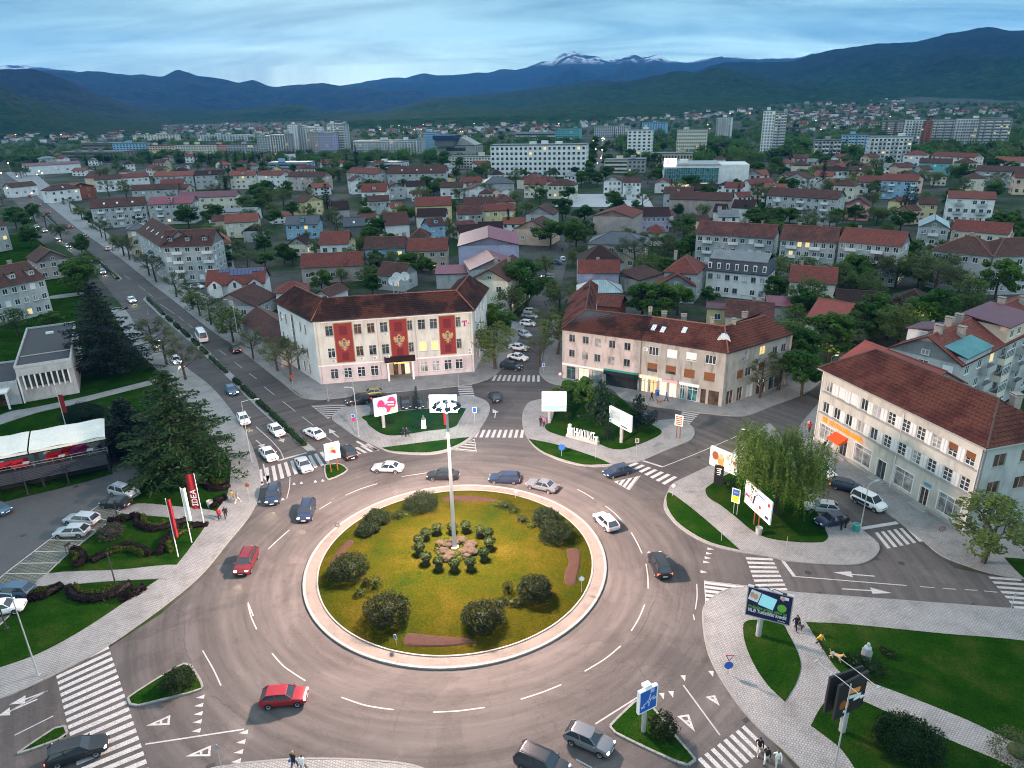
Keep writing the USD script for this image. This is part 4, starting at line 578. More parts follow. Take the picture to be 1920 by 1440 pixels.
 # --------------------- the town's houses, surveyed one by one: label | kind | eave left, right | eave height, depth | roof form, rise | roof, wall | floors, columns | extras
TOWN='''
house with blue-grey metal roof over a light blue front|house|533,422,597,420|6,11|g,3|slate,blue|2,4|dn
small house with dark brown gable and a row of attic windows under it|house|538,459,575,459|4.5,7|x,2.6|dark,cream|1,3|
wide white house with one plain bright red roof slope|house|597,459,655,457|8,11|g,3.4|red,white|2,3|n
yellow annex with round-topped dormer beside the plain bright red roof|house|655,450,668,449|8.5,12|x,1.6|red,yellow|2,1|
long grey-brown house with a bright red roof behind the building with red banners|house|562,502,682,497|5,9|g,3.4|red,taupe|1,5|ccn
light blue two-storey house with purplish tiled roof|house|681,467,760,465|7.5,10|g,3|brown,blue|2,4|
tan stone house with orange-red roof joined to the light blue house|house|761,471,840,469|6.5,10|g,3.2|red,tan|2,4|n
large white-lilac commercial hall with magenta metal gable roof|hall|857,462,975,459|9,24|x,2.6|magenta,lilac|1,0|n
low hall with flat magenta sheet roof before the lilac hall|hall|815,514,892,512|4.5,8|s,1|magenta,grey|1,0|n
magenta hipped roof hall between the lilac hall and the beige gable|hall|880,507,978,501|6.5,14|x,3|magenta,grey|1,0|n
beige gabled house with dark brown-red roof behind the right wing of the bannered building|house|880,524,954,528|9,20|x,2.8|brown,cream|2,2|cc
tiny white roof house with three windows above the bannered roof|house|618,556,655,541|7.5,5|g,1.4|brown,white|1,3|n
low orange-red shed roof left of the bannered building|shed|514,550,580,545|5,8|h,2|red,white|1,2|n
maroon roofed low house beside the dark round tree|house|704,515,756,519|4.5,9|g,3|brown,grey|1,2|n
pale yellow gabled house in the trees left of the black spruce|house|570,380,607,375|7,10|x,3|brown,yellow|2,2|
grey house with dark maroon roof behind the black spruce|house|624,394,656,392|6,9|g,3.4|dark,grey|1,2|
low house with dark slate roof left of the round green tree|house|643,425,687,423|5,9|g,3|slate,darkgrey|1,0|sn
grey-pink house row with a flat dormer band|house|689,378,731,376|7,9|g,2.4|brown,grey|2,5|n
little orange-red house with white dormer|house|733,391,758,389|5,8|g,2.4|orange,cream|1,2|dn
broad dark red two-tier roof over a low white house|house|721,423,769,420|7,13|g,4|brown,white|1,2|
tall house with pale yellow gable wall and long red roof|house|777,387,847,385|9,12|g,3.4|red,yellow|2,4|n
low house with dark red roof below the tall yellow gable|house|780,407,836,406|6.5,9|g,3|dark,white|1,3|n
small grey house with a blue dormer between dark red roofs|house|803,424,836,421|7,8|g,2.4|brown,blue|2,2|dn
small brown pyramid roof house beside the round green tree|house|767,446,806,445|4,9|h,3|brown,tan|1,2|n
grey stone house with mottled brown roof|house|857,402,905,400|7,10|g,3|mix,stone|2,4|n
yellow house with red roof and a row of air conditioners right of the stone house|house|906,396,966,394|7,9|g,2.6|red,yellow|2,4|n
low dark red roof below the grey stone house|house|860,440,903,438|5,9|g,3|dark,white|1,2|n
white house with steep dark roof and bare white gable|house|896,438,944,437|6.5,9|g,3.6|dark,white|1,2|d
dark red roofs in a row above the stone house|house|869,384,930,382|6.5,9|g,3|brown,grey|1,4|
house with grey-brown weathered roof left of the street trees|house|926,379,968,377|7,10|h,3|mix,cream|2,3|n
long grey three-storey block with dark red roof and roof windows beside the avenue|apartment block|168,391,274,384|9.5,12|g,3.4|brown,grey|3,9|sssbn
grey three-storey block with raspberry red roof joined to the dark red one|apartment block|275,384,361,381|9.5,12|g,3|magenta,grey|3,6|dbn
row with raspberry and rust roofs behind the raspberry block|house|332,371,442,368|7.5,10|g,2.6|burgundy,cream|2,6|n
white and grey shed with shallow sheet roof among the left trees|shed|387,399,480,396|5,12|g,1.2|grey,white|1,0|n
cream house with orange roof and second small gable|house|420,418,484,415|6.5,9|g,3|orange,cream|2,3|cn
dark roofed addition at the back of the avenue corner block|house|236,432,285,428|10,10|h,1.8|slate,tan|3,2|n
orange roofed end house of the avenue corner block|house|398,458,434,455|9,11|h,2.6|orange,white|3,2|dn
low house with large brown weathered roof by the avenue trees|house|388,572,478,575|3.6,12|x,3.2|brown,grey|1,2|n
house with dark brown gable and balcony in the dark trees left of the avenue|house|66,493,132,484|6,14|x,3.2|brown,taupe|2,3|n
grey wing with red-brown roof at the far left edge beside the avenue|apartment block|-60,432,14,421|10,14|g,3.4|brown,grey|3,4|b
light grey house with gabled red-brown roof left of the street trees|house|984,402,1038,403|8,12|x,3.2|brown,grey|2,2|
beige gabled house with dark red roof under the light grey one|house|961,429,1031,432|6,14|x,3.4|brown,peach|1,2|n
lilac house with red front roof at the street|house|1083,512,1163,512|6,8|g,2.8|red,lilac|2,0|cn
dark red pyramid roof behind the lilac house|house|1088,494,1170,492|8,12|h,4|dark,grey|2,3|n
long tan hall with hipped slate-blue roof|hall|1100,457,1212,460|8,14|h,3|slate,tan|2,6|n
tall taupe gable with low red roof behind the slate-blue hall|hall|1110,405,1187,408|10,18|x,2.4|red,taupe|2,0|n
lilac fronted row with dark red roof and a band of windows|house|1195,406,1258,405|6.5,10|g,3|dark,lilac|2,7|n
small red hipped roof between the taupe gable and the trees|house|1214,436,1249,436|5,8|h,2.4|red,cream|1,2|n
house with bright red hipped roof right of the bare trees|house|1243,509,1309,514|7.5,12|h,3.6|red,grey|2,2|cn
small villa with red gable and balcony before the bright red hip|house|1231,536,1306,538|4.6,9|x,3.2|red,grey|1,3|n
grey stone lean-to with brown roof left of the bright red hip|shed|1198,526,1244,512|4,7|s,1.6|brown,stone|1,0|n
long grey block with red roof and one orange dormer, behind the white office|apartment block|1303,438,1453,447|10,11|g,3.4|mix,grey|3,9|bcc
small yellow garage with slanting burgundy sheet roof|shed|1323,577,1370,580|4.2,6|g,0.8|burgundy,yellow|1,1|n
low house with grey-brown tiled roof behind the grey corner block|house|1358,592,1452,598|4,9|g,2.6|mix,cream|1,2|cc
glass house with pale blue-green pyramid roof behind the pink corner block|greenhouse|1081,549,1169,549|3.6,9|h,2.6|pale,teal|1,0|n
red roofed sheds stepping down beside the glass house|shed|1108,571,1163,576|4,7|g,2|red,brick|1,0|n
taupe block with dark red roofs below the glass-fronted centre|house|1254,373,1373,376|8,11|g,3|brown,taupe|2,0|n
white house with dark roof and bare gable right of the taupe block|house|1336,397,1359,398|6,9|g,3|dark,white|1,1|dn
white gabled house half hidden by the small black spruce|house|1371,389,1414,391|6.5,10|g,3|dark,white|1,2|n
long pale grey block with mottled red roof and many chimneys|apartment block|1461,449,1570,456|11,12|g,3.6|mix,grey|4,7|bcccc
pale grey block with white attic storey joined to the mottled one|apartment block|1571,452,1692,463|11.5,12|g,3.2|red,grey|4,7|bcn
cream house with plain red roof before the long pale grey block|house|1478,527,1570,533|6.5,10|g,3.2|red,cream|2,2|c
white villa with wide pale grey gable roof|house|1722,425,1782,428|10,14|x,2.6|pale,grey|3,3|bn
hipped red-brown corner block right of the white villa|apartment block|1745,468,1862,481|10.5,13|h,3.6|brown,grey|3,6|cccn
wing of the hipped corner block running off the right edge|apartment block|1863,481,1990,478|10.5,13|h,3.6|brown,grey|3,6|cc
long red roof row behind the white villa|house|1782,431,1893,440|7.5,10|g,3|red,cream|2,5|cc
white four-storey block with twin curved gables at the right|apartment block|1777,371,1869,374|13,13|g,2.2|red,white|4,6|bn
pink gabled house among trees at the right|house|1585,384,1632,386|6.5,10|x,3.2|brown,pink|2,2|
grey and white block with red roofs above the right trees|apartment block|1436,366,1572,374|11,12|g,3|brown,grey|4,9|b
yellow house with brown roof right of the black spruces|house|1722,383,1760,384|6,9|g,2.6|brown,yellow|2,2|
house with bright ribbed red gambrel roof and a small cream balcony front|house|1506,602,1574,616|5,12|g,4.2|ochre,cream|1,2|n
dark burgundy long roof behind the ribbed red gambrel|house|1564,575,1660,582|4.5,11|g,3|dark,grey|1,0|n
dark burgundy gabled roof to the right of the long one|house|1652,572,1752,585|4.5,12|h,3.4|dark,cream|1,2|n
raspberry red flat roof left of the ribbed red gambrel|shed|1438,573,1500,576|4,8|s,0.6|magenta,grey|1,0|n
long white hall with purplish roof near the avenue far left|hall|43,312,151,306|8,14|g,2|burgundy,white|1,6|n
small grey house between long white hall and the brown terraces|house|75,298,106,296|7,9|h,2|grey,grey|2,3|n
row of three-storey whitish houses with orange roofs|apartment block|288,331,362,329|9.5,11|g,2.8|orange,grey|3,7|bn
row of whitish houses with near black roof and white dormer|apartment block|363,329,422,327|9.5,11|g,2.8|dark,grey|3,5|dn
red and white house group beside the orange roofed row|house|176,338,228,335|8,10|g,2.6|brown,white|2,4|
white house with pinkish red roof in the left row|house|229,334,280,331|8,11|g,2.6|red,white|2,4|n
pale block with red roof and white gable, left of centre|apartment block|429,330,480,328|9,11|g,2.6|orange,cream|3,5|dn
pale house with red roof next to the avenue row gable|apartment block|481,328,526,329|9,11|g,2.6|red,white|3,4|n
pinkish block with long brown-red roof left of the black spruces|apartment block|537,331,606,332|9,11|g,3|brown,rose|3,6|n
red roofed block with chimneys behind the gabled white houses|apartment block|648,323,705,327|10,12|g,3|red,grey|3,6|cc
large bright brown-red roof dotted with roof windows|apartment block|725,326,836,324|10,14|g,4.4|brown,grey|3,9|ssscc
white gabled house below the large brown-red roof|house|658,340,690,338|8,10|x,3|brown,white|2,2|
big red roofed house with white arched dormer|house|676,360,725,359|8,11|g,4|red,white|2,3|d
house with grey gable between the arched dormer and dark roofs|house|726,352,760,350|7,9|x,2.6|brown,grey|2,2|
black tiled low house among the red roofs|house|761,350,800,348|6.5,9|g,2.8|dark,white|1,3|
dark brown roof group right of the black tiled one|house|824,352,868,351|6.5,9|g,2.8|brown,white|1,3|
grey hipped roof hall at the centre|house|905,345,965,343|7,13|h,3.6|slate,grey|1,4|n
bright red gable pair beside the grey hipped hall|house|866,343,906,341|6.5,10|g,3|red,white|2,2|
white low house with red roof right of the bright gable pair|house|878,356,918,354|6.5,10|x,2.6|red,white|1,3|
long low red roof beside the boulevard|house|981,346,1024,346|7.5,10|g,3|red,cream|2,4|
brown-red roof end beside the boulevard trees|house|1025,347,1076,348|7.5,10|h,3|brown,cream|2,5|
dark red roofed shop house at the boulevard|house|1131,340,1166,340|9,10|x,3|brown,white|3,4|
red roofed shop house with white loggia right of the boulevard|house|1167,342,1202,342|9,10|g,2.6|brown,white|3,4|b
brown-red roof before the glass-fronted centre|house|1243,362,1300,363|7,10|g,2.8|brown,grey|1,3|d
dark red roof with white gable before the glass-fronted centre|house|1301,357,1345,358|8,10|g,3|dark,white|1,2|
white house with steep orange roof right of the glass-fronted centre|house|1428,356,1470,358|7,10|g,3|orange,white|2,3|d
white double gabled house at the right of centre|house|1472,334,1515,336|8,12|x,3|brown,white|2,3|
white block with red roof and blue-grey walls among trees|apartment block|1652,338,1722,340|9.5,12|g,3|red,blue|3,5|bc
orange-red roofed house before the green-roofed block|house|1526,330,1562,331|7,9|g,2.6|orange,cream|2,3|
cream house with red roof left of the black spruce pair|house|1562,347,1604,349|8,10|h,2.8|brown,cream|2,3|
house with orange mansard before the new white block|house|1588,320,1632,322|8,9|g,2.8|brown,yellow|2,4|s
white house with hipped red roof beneath the slab towers|house|1693,290,1737,291|9,13|h,3|red,white|2,4|
long red roof beneath the slab towers|apartment block|1745,292,1827,296|9,13|g,2.8|red,cream|3,7|
low red and rust roofs in a row at the right|house|1723,305,1786,306|8,10|g,2.8|brown,teal|2,5|
long red roofed row reaching the right edge|apartment block|1862,302,1960,305|9,12|g,2.8|orange,white|3,7|
red roofed row below the right edge row|apartment block|1828,320,1960,324|9,12|g,2.8|brown,grey|3,8|b
white low house with red-brown roof at the left edge of the town|house|20,352,70,347|6.5,10|g,2.6|brown,white|1,3|
white corner house with brown roofs beside the avenue|house|92,358,150,352|7.5,10|h,2.8|brown,white|2,4|s
orange gabled brick house in the avenue row|house|126,354,178,348|7.5,9|x,2.6|orange,brick|2,2|
long dark red roof row in the left middle|house|245,357,332,354|7,10|g,2.8|brown,grey|2,6|
red roof between the rows at the left|house|300,345,345,343|7,9|g,2.6|red,white|2,3|
'''
for row in TOWN.strip().splitlines():
 lab,cat,e,hd,rf,cols_,fc,opts=row.split('|')
 x0,y0,x1,y1=map(float,e.split(','));H,dep=map(float,hd.split(','));kind,rise=rf.split(',');roof,wall=cols_.split(',');fl,nc=map(int,fc.split(','))
 house(lab,cat,(x0,y0),(x1,y1),H,dep,kind,float(rise),roof,wall,fl,nc,2 if y0>400 else 1,opts=opts,z0=0.0)
t,w,H=house('white house with red roof, two rows of solar panels and three small gables','house',(384,537),(497,531),5.5,10,'g',3.4,'red','white',2,0,z0=0.0,opts='n')
an=math.atan2(3.4,5.0)
for r_,xs in((0.88,range(3,15)),(0.68,range(6,12))):
 for k in xs:
  cx=w*(k+.5)/15.5;cy=5.0*r_;cz=H+3.4*r_+.12;v=np.array([[cx+a*w/34,cy+b*.62*math.cos(an),cz+b*.62*math.sin(an)]for a,b in((-1,-1),(1,-1),(1,1),(-1,1))]);MB().add(np.r_[v,v-[0,0,.05]],[[0,1,2,3],[0,4,5,1],[1,5,6,2],[2,6,7,3],[3,7,4,0]]).put(t,'solar_panel','solar_blue')
for k in range(3):
 cx=w*(.17+.33*k);MB().prism([(cx-1.8,-.6),(cx+1.8,-.6),(cx+1.8,2.5),(cx-1.8,2.5)],0,H+.1).put(t,'bay',WALLS['white']);F3,_=roof_faces('x',4.4,4.0,H+.1,1.7);roof_mesh([[[p[0]+cx-2.2,p[1]-.9,p[2]]for p in f]for f in F3],.15).put(t,'bay_roof',ROOFS['red'],uv=True)
 MB().add([[cx-1.8,-.6,H+.1],[cx+1.8,-.6,H+.1],[cx,-.6,H+1.6],[cx-1.8,-.5,H+.1],[cx+1.8,-.5,H+.1],[cx,-.5,H+1.6]],[[0,1,2],[5,4,3]]).put(t,'gable',WALLS['white']);window(t,cx,H-.8,.9,1.6,-.6,bars=0);window(t,cx,.9,1.4,1.4,-.6)
t,w,H=house('white two-storey office with dark grey mansard roof and small arched roof windows','office building',(1322,548-42),(1441,517),7.0,11,'m',4.4,'grey','white',2,7,z0=0.0,upper='slate')
for k in range(7):
 cx=w*(k+.5)/7;MB().box(cx-.45,cx+.45,.12,.9,H+.6,H+2.2).put(t,'roof_window_box','frame_white');MB().box(cx-.3,cx+.3,.1,.3,H+.75,H+2.05).put(t,'pane','pane')
HB=11.5
a,b,c=G(300,463,HB),G(398,460,HB),G(255,434,HB)
house('grey four-storey avenue corner block, front wing with dark dormers and balconies','apartment block',a,b,HB,12,'g',4.2,'brown','grey',4,5,world=True,z0=0.0,opts='dddkbn')
house('grey avenue corner block, wing along the avenue with slanted roof windows','apartment block',c,a,HB,12,'g',4.2,'brown','grey',4,7,world=True,z0=0.0,opts='ssssn')
HL=9.5
house('light grey three-storey block at the left edge with mossy red roof and white dormers','apartment block',(-60,552),(87,521),HL,14,'g',4.0,'brown','grey',3,8,z0=0.0,opts='ddddssccn')
house('long brown-roofed workshop along the avenue with a lit shop front','shop',G(449,600,4.2),G(521,655,4.2),4.2,9,'g',2.6,'brown','stone',1,0,world=True,z0=0.0,opts='n')
SHOP_A,SHOP_B=G(449,600,4.2),G(521,655,4.2)
# --------------------- the large buildings round the junction
def xf(m,o,ang):
 c,s=math.cos(ang),math.sin(ang);Rm=np.array([[c,s],[-s,c]])
 for a in m.v:a[:,:2]=a[:,:2]@Rm+np.asarray(o,float)[:2]
 return m
def on_wall(p,q,px,py):
 d=np.array(ray(px,py));p,q=np.asarray(p,float),np.asarray(q,float);e=(q-p)/np.hypot(*(q-p));n=np.array([-e[1],e[0]])
 t=(p@n)/(d[:2]@n);P=d*t;return float((P[:2]-p)@e),float(CAM_H+P[2])
class Facade:
 def __init__(s,t,loc,p,q,z0,z1,look):
  s.t,s.p,s.q=t,np.asarray(p,float),np.asarray(q,float);s.o=s.p-np.asarray(loc,float)[:2];d=s.q-s.p;s.w=float(np.hypot(*d));s.a=math.atan2(d[1],d[0]);s.z0,s.z1,s.look,s.holes=z0,z1,look,[]
 def put(s,m,name,look,parent=None,**k):return xf(m,s.o,s.a).put(parent or s.t,name,look,**k)
 def px(s,k,x,y):ox,oy=SHEET[k];return on_wall(s.p,s.q,ox+x/4,oy+y/4)
 def open(s,x,z,w,h,frame='frame_white',pane='pane',bars=1,rails=(),sill='frame_grey',name='window',depth=0.16,shut=None,surround=None):
  s.holes.append((x-w/2,z,x+w/2,z+h));t=0.07;m=MB();y0,y1=depth-0.07,depth
  m.box(x-w/2,x-w/2+t,y0,y1,z,z+h);m.box(x+w/2-t,x+w/2,y0,y1,z,z+h);m.box(x-w/2+t,x+w/2-t,y0,y1,z,z+t);m.box(x-w/2+t,x+w/2-t,y0,y1,z+h-t,z+h)
  for b in range(bars):c=x-w/2+w*(b+1)/(bars+1);m.box(c-.035,c+.035,y0,y1,z+t,z+h-t)
  for r in rails:zz=z+h*r;m.box(x-w/2+t,x+w/2-t,y0+.01,y1-.01,zz-.03,zz+.03)
  p=s.put(m,name,frame)
  s.put(MB().box(x-w/2+.01,x+w/2-.01,y1-.02,y1+.02,z+.01,z+h-.01),'pane',pane,p)
  if sill:s.put(MB().box(x-w/2-.08,x+w/2+.08,-.09,depth,z-.09,z-.002),'sill',sill,p)
  if surround:
   q=MB();e=.14;q.box(x-w/2-e,x-w/2,-.04,0,z,z+h);q.box(x+w/2,x+w/2+e,-.04,0,z,z+h);q.box(x-w/2-e,x+w/2+e,-.04,0,z+h,z+h+e);s.put(q,'surround',surround,p)
  if shut:s.put(MB().box(x-w/2+.03,x+w/2-.03,.02,.07,z+h*(1-shut[1]),z+h-.02),'shutter',shut[0],p)
  return p
 def wall(s,thick=0.3):
  P=Polygon([(0,s.z0),(s.w,s.z0),(s.w,s.z1),(0,s.z1)])
  H=unary_union([shapely.box(*h)for h in s.holes])if s.holes else None
  if H is not None:P=P.difference(H)
  m=MB()
  for g in getattr(P,'geoms',[P]):
   g=shapely.geometry.polygon.orient(g);v,f=earcut(g);e,h=v[f[:,1]]-v[f[:,0]],v[f[:,2]]-v[f[:,0]];fl=e[:,0]*h[:,1]-e[:,1]*h[:,0]<0;f[fl]=f[fl][:,::-1]
   m.add(np.c_[v[:,0],np.zeros(len(v)),v[:,1]],f)
   for ring in(g.exterior,*g.interiors):
    c=np.array(ring.coords)[:,:2]
    for a,b in zip(c[:-1],c[1:]):m.quad([a[0],thick,a[1]],[b[0],thick,b[1]],[b[0],0,b[1]],[a[0],0,a[1]])
  s.put(m,'wall',s.look)
 def air_con(s,x,z):
  m=MB().box(x-.42,x+.42,-.36,-.06,z,z+.6);m.box(x-.35,x-.3,-.3,0,z-.06,z);m.box(x+.3,x+.35,-.3,0,z-.06,z);p=s.put(m,'air_conditioner','metal_white')
  k=MB().lathe([(.24,0),(.24,.02),(.02,.03)],12);
  for a in k.v:q=a.copy();a[:,0]=q[:,0]+x-.08;a[:,1]=-.362-q[:,2];a[:,2]=q[:,1]+z+.3
  s.put(k,'fan_grille','frame_grey',p)
def tile_material(name,ramp):
 usdkit.material(stage,'/World/Looks/'+name,{'ge':('geometry',{}),'n':('noise_texture',{'scale':0.22,'detail':6.0,'roughness':0.65}),'oi':('object_info',{}),'ad':('math',{'math_type':'multiply_add','value2':0.85}),'sb':('math',{'math_type':'multiply_add','value2':3.4,'value3':-1.52}),'r':('rgb_ramp',{'ramp':ramp}),'n2':('noise_texture',{'scale':6.0,'detail':4.0}),'r2':('rgb_ramp',{'ramp':[(0.3,(0.7,0.7,0.7)),(0.7,(1.2,1.2,1.2))]}),'m':('mix',{'mix_type':'multiply','fac':1.0}),'p':('principled_bsdf',{'roughness':0.85,'specular_ior_level':0.15})},[('ge.position','n.vector'),('n.fac','sb.value1'),('ge.random_per_island','ad.value1'),('sb.value','ad.value3'),('ad.value','r.fac'),('ge.position','n2.vector'),('n2.fac','r2.fac'),('r.color','m.color1'),('r2.color','m.color2'),('m.color','p.base_color')],surface='p.BSDF')
 return name
TILES={'dark':tile_material('tiles_dark',[(0.0,(0.074,0.024,0.017)),(0.22,(0.035,0.013,0.011)),(0.5,(0.019,0.009,0.009)),(0.85,(0.012,0.007,0.008))]),'red':tile_material('tiles_red',[(0.0,(0.108,0.036,0.025)),(0.35,(0.072,0.021,0.017)),(0.62,(0.049,0.016,0.013)),(0.8,(0.011,0.006,0.006)),(0.95,(0.007,0.005,0.005))]),'mixed':tile_material('tiles_mixed',[(0.0,(0.120,0.040,0.029)),(0.3,(0.077,0.024,0.020)),(0.5,(0.026,0.010,0.010)),(0.8,(0.011,0.007,0.007))])}
def tiled(t,faces,loc,look,tw=0.45,th=0.42,single=0,thick=0.2):
 faces=[[np.array([p[0]-loc[0],p[1]-loc[1],p[2]],float)for p in f]for f in faces]
 deck=roof_mesh(faces,thick).put(t,'roof','bitumen',uv=True);out=[]
 for F in faces:
  F=np.array(F);u=F[1]-F[0];u/=np.linalg.norm(u);n=np.cross(F[1]-F[0],F[2]-F[0]);n/=np.linalg.norm(n);n=n if n[2]>0 else-n;v=np.cross(n,u)
  if v[2]<0:v=-v
  P=Polygon([((p-F[0])@u,(p-F[0])@v)for p in F]);x0,y0,x1,y1=P.bounds;Pb=P.buffer(0.12)
  for j in range(int((y1-y0)/th)+1):
   for i in range(int((x1-x0)/tw)+2):
    a,b=x0+(i-.5*(j%2))*tw,y0+j*th;q=[(a,b-.04),(a+tw*.94,b-.04),(a+tw*.94,b+th),(a,b+th)]
    if not Pb.contains(Point(a+tw/2,b+th/2)):continue
    c=P.intersection(Polygon(q))if not P.contains(Polygon(q))else None
    if c is not None and c.geom_type=='Polygon' and c.area>.02:q=[(min(max(x,c.bounds[0]),c.bounds[2]),y)for x,y in q]
    jx=rnd.uniform(-.012,.012);lo,hi=.12+jx,.03
    w3=lambda s,h:F[0]+u*s[0]+v*s[1]+n*h
    mid=lambda s1,s2:((s1[0]+s2[0])/2,s1[1])
    vs=[w3(q[0],lo-.02),w3(mid(q[0],q[1]),lo+.05),w3(q[1],lo-.02),w3(q[2],hi-.02),w3(mid(q[3],q[2]),hi+.035),w3(q[3],hi-.02),w3(q[0],0.0),w3(q[1],0.0)]
    out.append((float(F[0]@[0,0,0])+np.linalg.norm(vs[1]+np.array([loc[0],loc[1],-CAM_H])),vs))
 out.sort(key=lambda e:e[0]);fc=[[0,1,4,5],[1,2,3,4],[6,7,2,1],[6,1,0,0]]
 for _,vs in out[:single]:MB().add(vs,fc).put(deck,'roof_tile',look)
 if len(out)>single:
  m=MB();V=np.array([e[1]for e in out[single:]]).reshape(-1,3);k=len(out)-single;m.add(V,(np.array(fc)[None]+8*np.arange(k)[:,None,None]).reshape(-1,4));m.put(deck,'roof_tiles',look,kind='stuff')
 return deck
def ridge_line(t,deck,loc,segs,look='ridge_dark',r=0.13):
 m=MB()
 for a,b in segs:m.tube([np.array(a)-[*loc[:2],0],np.array(b)-[*loc[:2],0]],r,6)
 m.put(deck,'ridge',look)
def P3(p,z):return[float(p[0]),float(p[1]),z]
def inset_walls(corners,d=0.5):
 P=Polygon(corners).buffer(-d,join_style=2);c=np.array(P.exterior.coords)[:-1]
 return[c[np.argmin(np.hypot(*(c-np.array(k)).T))]for k in corners]
 # --- the building with the three red banners
HZ=13.0
A_,B_,C_,D_=(np.array(p)for p in((-37.5,128.7),(-7.1,134.2),(-49.2,144.1),(-4.6,152.2)))
RL,RR=np.array([-36.2,134.1]),np.array([-10.7,138.2]);RLe,RRe=RL+.72*(C_-A_),RR+.75*(D_-B_);IA,IB=np.array([-34.9,139.5]),np.array([-14.3,142.2]);IC,ID=IA+(C_-A_),IB+(D_-B_)
ban=thing('banner_building','cream three-storey building with dark tiled roof and three red eagle banners on its front','public building',(A_[0],A_[1],0));loc=A_
zr=HZ+3.0
deck=tiled(ban,[[P3(A_,HZ),P3(B_,HZ),P3(RR,zr),P3(RL,zr)],[P3(C_,HZ),P3(A_,HZ),P3(RL,zr),P3(RLe,zr)],[P3(B_,HZ),P3(D_,HZ),P3(RRe,zr),P3(RR,zr)],[P3(IB,HZ),P3(IA,HZ),P3(RL,zr),P3(RR,zr)],[P3(IA,HZ),P3(IC,HZ),P3(RLe,zr),P3(RL,zr)],[P3(ID,HZ),P3(IB,HZ),P3(RR,zr),P3(RRe,zr)],[P3(IC,HZ),P3(C_,HZ),P3(RLe,zr)],[P3(D_,HZ),P3(ID,HZ),P3(RRe,zr)]],loc,TILES['dark'],0.5,0.48)
ridge_line(ban,deck,loc,[(P3(RL,zr+.1),P3(RR,zr+.1)),(P3(RL,zr+.1),P3(RLe,zr+.1)),(P3(RR,zr+.1),P3(RRe,zr+.1)),(P3(A_,HZ+.1),P3(RL,zr+.1)),(P3(B_,HZ+.1),P3(RR,zr+.1))],'ridge_tile')
MB().tube([[0,0,HZ-.12],[*(B_-A_),HZ-.12]],.12,6).tube([[*(C_-A_),HZ-.12],[0,0,HZ-.12]],.12,6).tube([[*(B_-A_),HZ-.12],[*(D_-A_),HZ-.12]],.12,6).put(deck,'gutter','gutter')
wA,wB,wD,wID,wIB,wIA,wIC,wC=inset_walls([A_,B_,D_,ID,IB,IA,IC,C_])
body=MB()
for p,q in((wD,wID),(wID,wIB),(wIB,wIA),(wIA,wIC),(wIC,wC)):p,q=p-loc,q-loc;body.quad([*p,0],[*q,0],[*q,HZ-.1],[*p,HZ-.1])
body.put(ban,'rear_wall',WALLS['white'])
F=Facade(ban,loc,wA,wB,0,HZ-.1,WALLS['ivory']);fx=lambda s:s*F.w
for s in(.09,.267,.349,.43,.595,.67,.747,.907):F.open(fx(s),9.75,1.45 if s not in(.595,.907)else 1.0,2.0,'frame_grey','pane' if s not in(.349,.267)else 'pane_brown',1,(.7,))
for s in(.09,.267,.349,.43,.595,.67,.747,.907):F.open(fx(s),5.3,1.4 if s not in(.595,.907)else 1.0,2.0,'frame_white' if s in(.09,.67,.747)else 'frame_grey','pane_lit' if s in(.67,.747)else 'pane_brown' if s==.267 else 'pane',1,(.7,))
for s in(.093,.179,.264,.348,.669,.747,.827,.901):F.open(fx(s),.95,1.5,2.1,'frame_white','pane_curtain' if s in(.669,.747)else 'pane',1,(.72,),surround='frame_white')
F.holes.append((fx(.44),0.05,fx(.585),3.4));F.wall()
F.put(MB().box(0.02,fx(.425),-.06,-.005,0.0,3.72).box(fx(.6),F.w-.02,-.06,-.005,0.0,3.72),'unused','frame_white')if False else None
band=MB()
band.box(-.05,fx(.425),-.14,-.004,3.75,3.98).box(fx(.6),F.w+.05,-.14,-.004,3.75,3.98).box(-.05,F.w+.05,-.2,-.004,HZ-.5,HZ-.15);F.put(band,'cornice','frame_white')
plinth=Facade(ban,loc,wA,wB,0.0,3.745,WALLS['blush']);plinth.o=plinth.o+np.array([math.sin(plinth.a),-math.cos(plinth.a)])*.05
plinth.holes=[h for h in F.holes if h[1]<3];plinth.wall(.049)
for k in range(1,24):
 s=k/24
 if not any(abs(s-b)<.07 for b in(.175,.52,.835)):F.put(MB().box(fx(s)-.018,fx(s)+.018,-.022,-.003,8.6 if any(abs(s-c)<.03 for c in(.09,.267,.349,.43,.67,.747))else 4.05,9.6 if any(abs(s-c)<.03 for c in(.09,.267,.349,.43,.67,.747))else HZ-.55),'panel_joint','frame_grey')
for s in(.015,.388,.63,.985):F.put(MB().tube([[fx(s),-.1,.1],[fx(s),-.1,HZ-.2]],.055,6),'downpipe','frame_grey')
for s,z in((.43,9.1),(.09,4.5),(.267,4.6),(.349,4.5),(.43,4.6),(.965,4.6),(.965,4.0)):F.air_con(fx(s)+.3,z)
cv=MB();x0,x1=fx(.43),fx(.60)
F.put(MB().box(x0+.3,x1-.3,1.9,2.0,0.0,3.6).box(x0+.3,x0+.4,.3,1.9,0,3.6).box(x1-.4,x1-.3,.3,1.9,0,3.6),'porch_wall',WALLS['tan'])
F.put(MB().box(fx(.47),fx(.5),1.8,1.89,0,2.6).box(fx(.52),fx(.545),1.8,1.89,0,2.6),'door','pane_brown');F.put(MB().box(fx(.545),fx(.575),1.78,1.88,.3,2.5),'poster','pane_shop')
F.put(MB().box(fx(.475),fx(.555),-.25,-.12,3.15,3.75),'sign',lamp_look('yellow_sign',(1,.62,.05),.5,(.8,.5,.03)));e=MB();e.lathe([(.02,0),(.2,.01),(.2,.03)],12)
